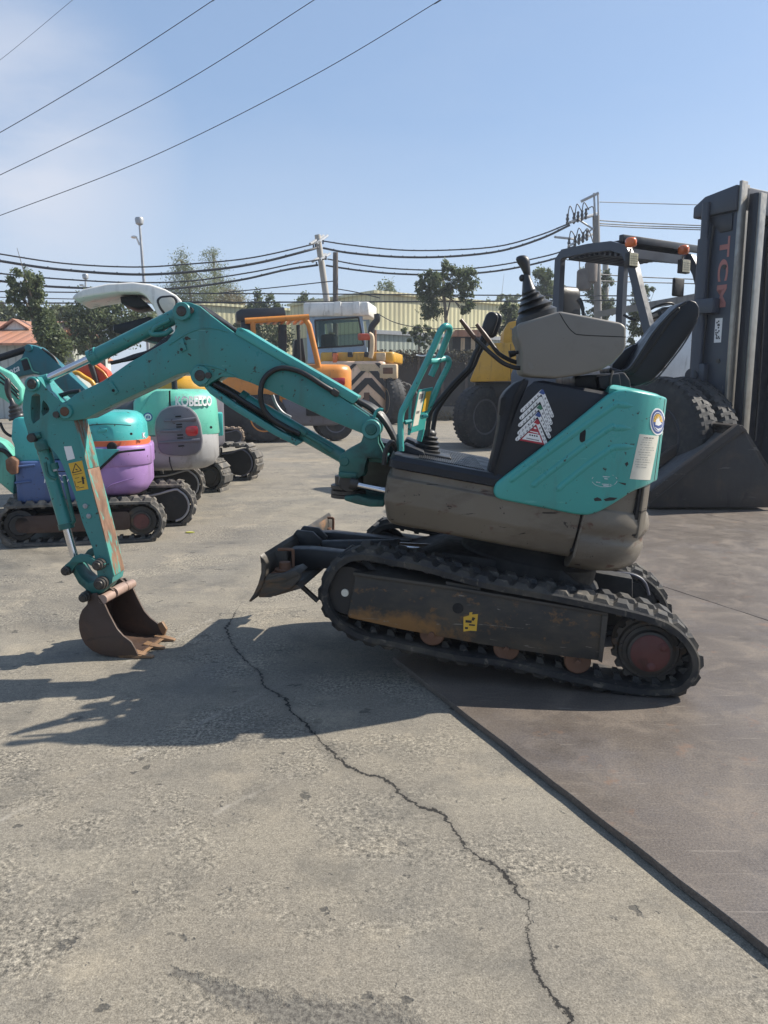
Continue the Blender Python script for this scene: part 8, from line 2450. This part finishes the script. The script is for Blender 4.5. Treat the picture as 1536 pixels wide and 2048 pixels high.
mb.prism(U.poly([(735, 914), (775, 916), (775, 930), (735, 926)], sb0), sb0 + 0.06, sb1 + 0.1, 0.006)
obj('swing_mount', mb, M_TEALD, ex)
mb = MB(U); mb.tube([U.p3(700, 966, sb0 - 0.03), U.p3(712, 969, sb0 - 0.03), U.p3(716, 970, sb0 - .03)], [0.03, 0.03, 0.026], 14)
scy = obj('swing_cylinder', mb, M_PIN, ex)
mb = MB(U); mb.tube([U.p3(712, 969, sb0 - 0.03), U.p3(790, 986, sb0 - 0.03)], 0.0165, 14); obj('cylinder_rod', mb, M_CHROME, scy)

M_WORN = surf('worn_arm_face', (0.20, 0.115, 0.072), 0.6, 0, 0.25, 6, [((0.09, 0.045, 0.028), 7, 0.47, 0.16, (1, 1, 0.5), 0.9, 0.8), ((0.33, 0.25, 0.18), 9, 0.56, 0.12, (1, 1, 0.2), 0.7, 0.6), ((0.05, 0.28, 0.24), 6, 0.54, 0.04, (1.6, 1.6, 0.35), 0.9, 0.5)], bump=(40, 0.2, 0.004))
M_FLAKE = surf('flaking_teal_face', (0.045, 0.25, 0.22), 0.5, 0, 0.2, 6, [((0.20, 0.115, 0.072), 9, 0.50, 0.05, (1.6, 1.6, 0.35), 1.0, 0.7), ((0.09, 0.045, 0.028), 12, 0.56, 0.06, (1, 1, 0.4), 0.9, 0.8)], bump=(40, 0.2, 0.004))
# --- arm
an0, an1 = BB - 0.075, BB + 0.075
ao = [(52, 770), (54, 759), (62, 753), (74, 754), (92, 776), (108, 792), (128, 807), (138, 822), (147, 840), (163, 895), (178, 959), (193, 1015), (205, 1062), (217, 1110), (226, 1150), (224, 1166), (212, 1176), (202, 1172), (196, 1158), (192, 1132), (187, 1101), (165, 1045), (148, 987), (125, 929), (114, 910), (103, 897), (88, 884), (70, 884), (60, 880), (56, 866), (48, 840), (45, 815), (47, 794)]
h1 = [(63, 792), (72, 786), (80, 790), (81, 812), (80, 838), (66, 848), (62, 838), (61, 812)]
h2 = [(86, 800), (94, 808), (99, 818), (97, 824), (86, 832), (83, 826), (84, 808)]
mb = MB(U)
mb.prism(U.poly(ao, an0), an0, an1, 0.0, holes=[U.poly(h1, an0), U.poly(h2, an0)])
arm = obj('arm', mb, M_TEALB, ex, ang=35)
mb = MB(U)
mb.prism(U.poly([(146, 838), (149, 838), (165, 895), (175, 938), (172, 938), (162, 895)], an0), an0 + 0.002, an1 - 0.002, 0.001)
obj('front_plate', mb, M_FLAKE, arm)
mb = MB(U)
mb.prism(U.poly([(175.2, 939), (180, 959), (195, 1015), (207, 1062), (219, 1112), (228, 1152), (225, 1152), (216, 1110), (192, 1015), (177, 959), (172.2, 939)], an0), an0 + 0.002, an1 - 0.002, 0.001)
obj('front_plate', mb, M_WORN, arm)
pin('pivot_pin', 62, 768, an0 - 0.022, an1 + 0.022, 0.026, arm, ring=0.034)
pin('pivot_pin', 61, 876, an0 - 0.035, an1 + 0.035, 0.024, arm, ring=None)
mb = MB(U); mb.tube([U.p3(66, 874, an0 - 0.01), U.p3(82, 870, an0 - 0.005)], 0.016, 10); mb.lathe(U.p3(80, 882, an0 - 0.004), (0.3, 0, -1), [(0, 0.03), (0.02, 0.034), (0.05, 0.03)], 14); obj('cylinder_boss', mb, M_TEALD, arm)
for (x, y) in ((171, 1012), (178, 1032)):
    a, c = U.px(x, y, an0)
    mb = MB(U); mb.lathe((a, an0 - 0.012, c), (0, 1, 0), [(0, 0.004), (0.001, 0.006), (0.004, 0.007), (0.004, 0.012), (0.008, 0.014), (0.016, 0.014)], 12); obj('grease_fitting', mb, M_GALV, arm)
mb = MB(U)
def on_arm(m_, q, d=0.0012, b=an0): return m_.prism(U.poly(q, b), b - d, b + 0.0005)
on_arm(mb, [(128, 893), (143, 892), (150, 917), (135, 921)]); obj('white_sticker', mb, M_LABELW, arm)
mb = MB(U); on_arm(mb, [(137, 927), (164, 921), (177, 978), (153, 982)]); ws = obj('warning_sticker', mb, M_LABELY, arm)
mb = MB(U)
bq = an0 - 0.0012
def stroke(pts, w_):
    for (x0, y0), (x1, y1) in zip(pts[:-1], pts[1:]):
        d = Vector((x1 - x0, y1 - y0)); d.normalize(); n_ = Vector((-d.y, d.x)) * w_
        on_arm(mb, [(x0 + n_.x, y0 + n_.y), (x1 + n_.x, y1 + n_.y), (x1 - n_.x, y1 - n_.y), (x0 - n_.x, y0 - n_.y)], 0.0006, bq)
stroke([(145, 946), (151, 927), (163, 941), (145, 946)], 0.8); stroke([(151, 938), (155, 940)], 1.0)
stroke([(146, 950), (165, 946)], 0.5); stroke([(150, 957), (158, 955)], 0.5)
stroke([(165, 953), (167, 968)], 2.0); stroke([(163, 958), (170, 956)], 0.7)
stroke([(149, 962), (152, 974), (158, 973)], 0.5); stroke([(155, 965), (163, 963)], 0.8); stroke([(158, 976), (168, 974)], 0.6)
obj('sticker_print', mb, M_INK, ws)

# bucket cylinder
kb = BB - 0.02
kc = cylr('bucket_cylinder', ((88, 900), (133, 1054)), 0.036, ex, M_TEALB, b=kb)
cylr('cylinder_rod', ((132, 1052), (149, 1114)), 0.0205, kc, M_CHROME, b=kb)
mb = MB(U)
mb.tube([U.p3(131, 1046, kb), U.p3(134, 1057, kb)], 0.041, 20)
obj('gland', mb, M_TEALD, kc, ang=45)
mb = MB(U)
mb.tube([U.p3(82, 884, kb), U.p3(90, 906, kb)], [0.03, 0.036], 14)
mb.tube([U.p3(128, 952, kb - 0.02), U.p3(134, 980, kb - 0.03), U.p3(145, 1030, kb - 0.025), U.p3(148, 1042, kb - .02), U.p3(142, 1047, kb - .01)], 0.0105, 8, 4)
mb.tube([U.p3(108, 926, kb - .03), U.p3(111, 938, kb - .03)], 0.02, 10); mb.tube([U.p3(90, 925, kb - .04), U.p3(96, 950, kb - .04), U.p3(112, 958, kb - .035)], 0.008, 8, 4)
obj('cylinder_fitting', mb, M_TEALD, kc, ang=45)
mb = MB(U); mb.tube([U.p3(107, 928, kb - .034), U.p3(112, 942, kb - .034)], 0.014, 10); obj('hose_fitting', mb, M_GALV, kc)

# bucket linkage
up_ = [(134, 1136), (134, 1128), (144, 1120), (150, 1112), (163, 1106), (180, 1108), (194, 1118), (206, 1117), (214, 1126), (210, 1136), (198, 1138), (188, 1130), (174, 1122), (162, 1124), (152, 1134), (146, 1144), (138, 1146)]
lo_ = [(135, 1132), (143, 1130), (152, 1138), (162, 1154), (176, 1166), (196, 1160), (208, 1152), (216, 1162), (214, 1176), (206, 1186), (190, 1192), (176, 1196), (168, 1190), (170, 1180), (156, 1168), (146, 1150)]
for b_ in (an1 + 0.006, an0 - 0.03):
    mb = MB(U); mb.prism(U.poly(up_, an0), b_, b_ + 0.024, 0.004); lk = obj('guide_link', mb, M_TEALD, ex)
mb = MB(U); mb.prism(U.poly(lo_, an0), an0 + 0.004, an1 - 0.004, 0.008)
obj('bucket_link', mb, M_TEALD, ex)
for (x, y, r_) in ((139, 1138, 0.024), (202, 1127, 0.027), (206, 1164, 0.030), (174, 1191, 0.024)):
    a, c = U.px(x, y, an0)
    mb = MB(U)
    mb.lathe((a, an0 - 0.06, c), (0, 1, 0), [(0, 0.001), (0, r_ * 0.6), (0.004, r_ * 0.7), (0.006, r_ * 0.72), (0.008, r_), (0.022, r_ * 1.02), (0.024, r_ * 0.9), (0.03, r_ * 0.92), (0.032, r_ * 1.15), (0.21, r_ * 1.15), (0.212, r_ * 0.7), (0.23, r_ * 0.7)], 22)
    obj('linkage_pin', mb, M_PIN, lk)

# --- bucket
kq0 = gnd(255, 1317)
K = Fr((kq0.x, kq0.y, 0), R(8.5))
KW = 0.34
side_px = [(192, 1186), (198, 1193), (208, 1207), (217, 1227), (233, 1257), (246, 1272), (262, 1284), (270, 1298), (276, 1312), (262, 1317), (240, 1316), (217, 1313), (200, 1309), (183, 1301), (170, 1289), (162, 1275), (158, 1260), (157, 1244), (159, 1232), (164, 1220), (174, 1209), (175, 1200), (177, 1194), (182, 1188)]
sidep = K.poly(side_px, 0.0)
mb = MB(K)
mb.prism(sidep, 0.0, 0.014, 0.003)
bk = obj('bucket', mb, M_BUCKET, ex)
mb = MB(K)
mb.prism(sidep, KW - 0.014, KW, 0.003)
obj('side_plate', mb, M_BUCKET, bk)
back_px = [(206, 1196), (192, 1195), (180, 1201), (170, 1214), (162, 1230), (159, 1248), (162, 1270), (172, 1288), (190, 1303), (217, 1311), (245, 1314), (275, 1313)]
bp_ = [Vector((a, c, 0)) for a, c in K.poly(back_px, 0.0)]
C_ = catmull(bp_, 5)
mb = MB(K)
inn = []
for i, p in enumerate(C_):
    t = (C_[min(i + 1, len(C_) - 1)] - C_[max(i - 1, 0)]).normalized(); n_ = Vector((-t.y, t.x, 0))
    inn.append(p + n_ * 0.014)
pr_ = [(p.x, p.y) for p in C_] + [(p.x, p.y) for p in reversed(inn)]
mb.prism(pr_, 0.010, KW - 0.010)
obj('bucket_shell', mb, M_BUCKET, bk, ang=30)
mb = MB(K)
lipq = K.poly([(232, 1310), (262, 1309), (283, 1312), (276, 1318), (240, 1317)], 0.0)
mb.prism(lipq, 0.0, KW, 0.003)
obj('cutting_edge', mb, M_LIP, bk)
for b_ in (0.0, KW / 2 - 0.03, KW - 0.06):
    (a0, c0), (a1, c1) = K.px(262, 1312, 0), K.px(302, 1316, 0)
    mb = MB(K)
    ct_ = 0.022
    mb.hexa([(a0, b_, 0.002), (a0, b_ + 0.06, 0.002), (a0, b_ + 0.06, 0.035), (a0, b_, 0.035), (a1, b_ + 0.016, 0.002), (a1, b_ + 0.044, 0.002), (a1, b_ + 0.044, 0.012), (a1, b_ + 0.016, 0.012)], 0.003)
    obj('bucket_tooth', mb, M_LIP, bk)
mb = MB(K)
p0, p1 = K.p3(205, 1198, 0.0), K.p3(205, 1198, 0.0)
a, c = K.px(205, 1199, 0.0)
mb.tube([(a, 0.0, c), (a, 0.10, c)], 0.026, 14); mb.tube([(a, 0.115, c + 0.005), (a, 0.235, c + 0.005)], 0.030, 14); mb.tube([(a, 0.25, c), (a, KW, c)], 0.026, 14)
obj('cross_tube', mb, M_PINK, bk)
mb = MB(K)
for b_ in (0.09, 0.235):
    mb.prism(K.poly([(178, 1194), (196, 1178), (210, 1190), (212, 1204), (188, 1212), (176, 1208)], 0.0), b_, b_ + 0.02, 0.003)
obj('bucket_ear', mb, M_BUCKET, bk)
mb = MB(K); mb.prism(K.poly([(262, 1284), (272, 1280), (282, 1296), (276, 1312), (268, 1298)], 0.0), KW - 0.02, KW + 0.004, 0.003)
obj('side_cutter', mb, M_LIP, bk)


# ------------------------------------------------------------------ the air over the yard
hzm = bpy.data.materials.new('haze_air')
hzm.use_nodes = True
hn = hzm.node_tree.nodes
hn.remove(hn['Principled BSDF'])
pv = hn.new('ShaderNodeVolumePrincipled')
pv.inputs['Color'].default_value = (0.80, 0.87, 0.98, 1)
pv.inputs['Density'].default_value = 0.0012
pv.inputs['Anisotropy'].default_value = 0.3
hzm.node_tree.links.new(pv.outputs['Volume'], hn['Material Output'].inputs['Volume'])
mb = MB(); mb.box(-520, 520, -520, 520, -1.0, 14.0)
hz_o = obj('haze', mb, hzm, ang=30)
tag(hz_o, 'thin pale haze over the whole yard', kind='stuff')
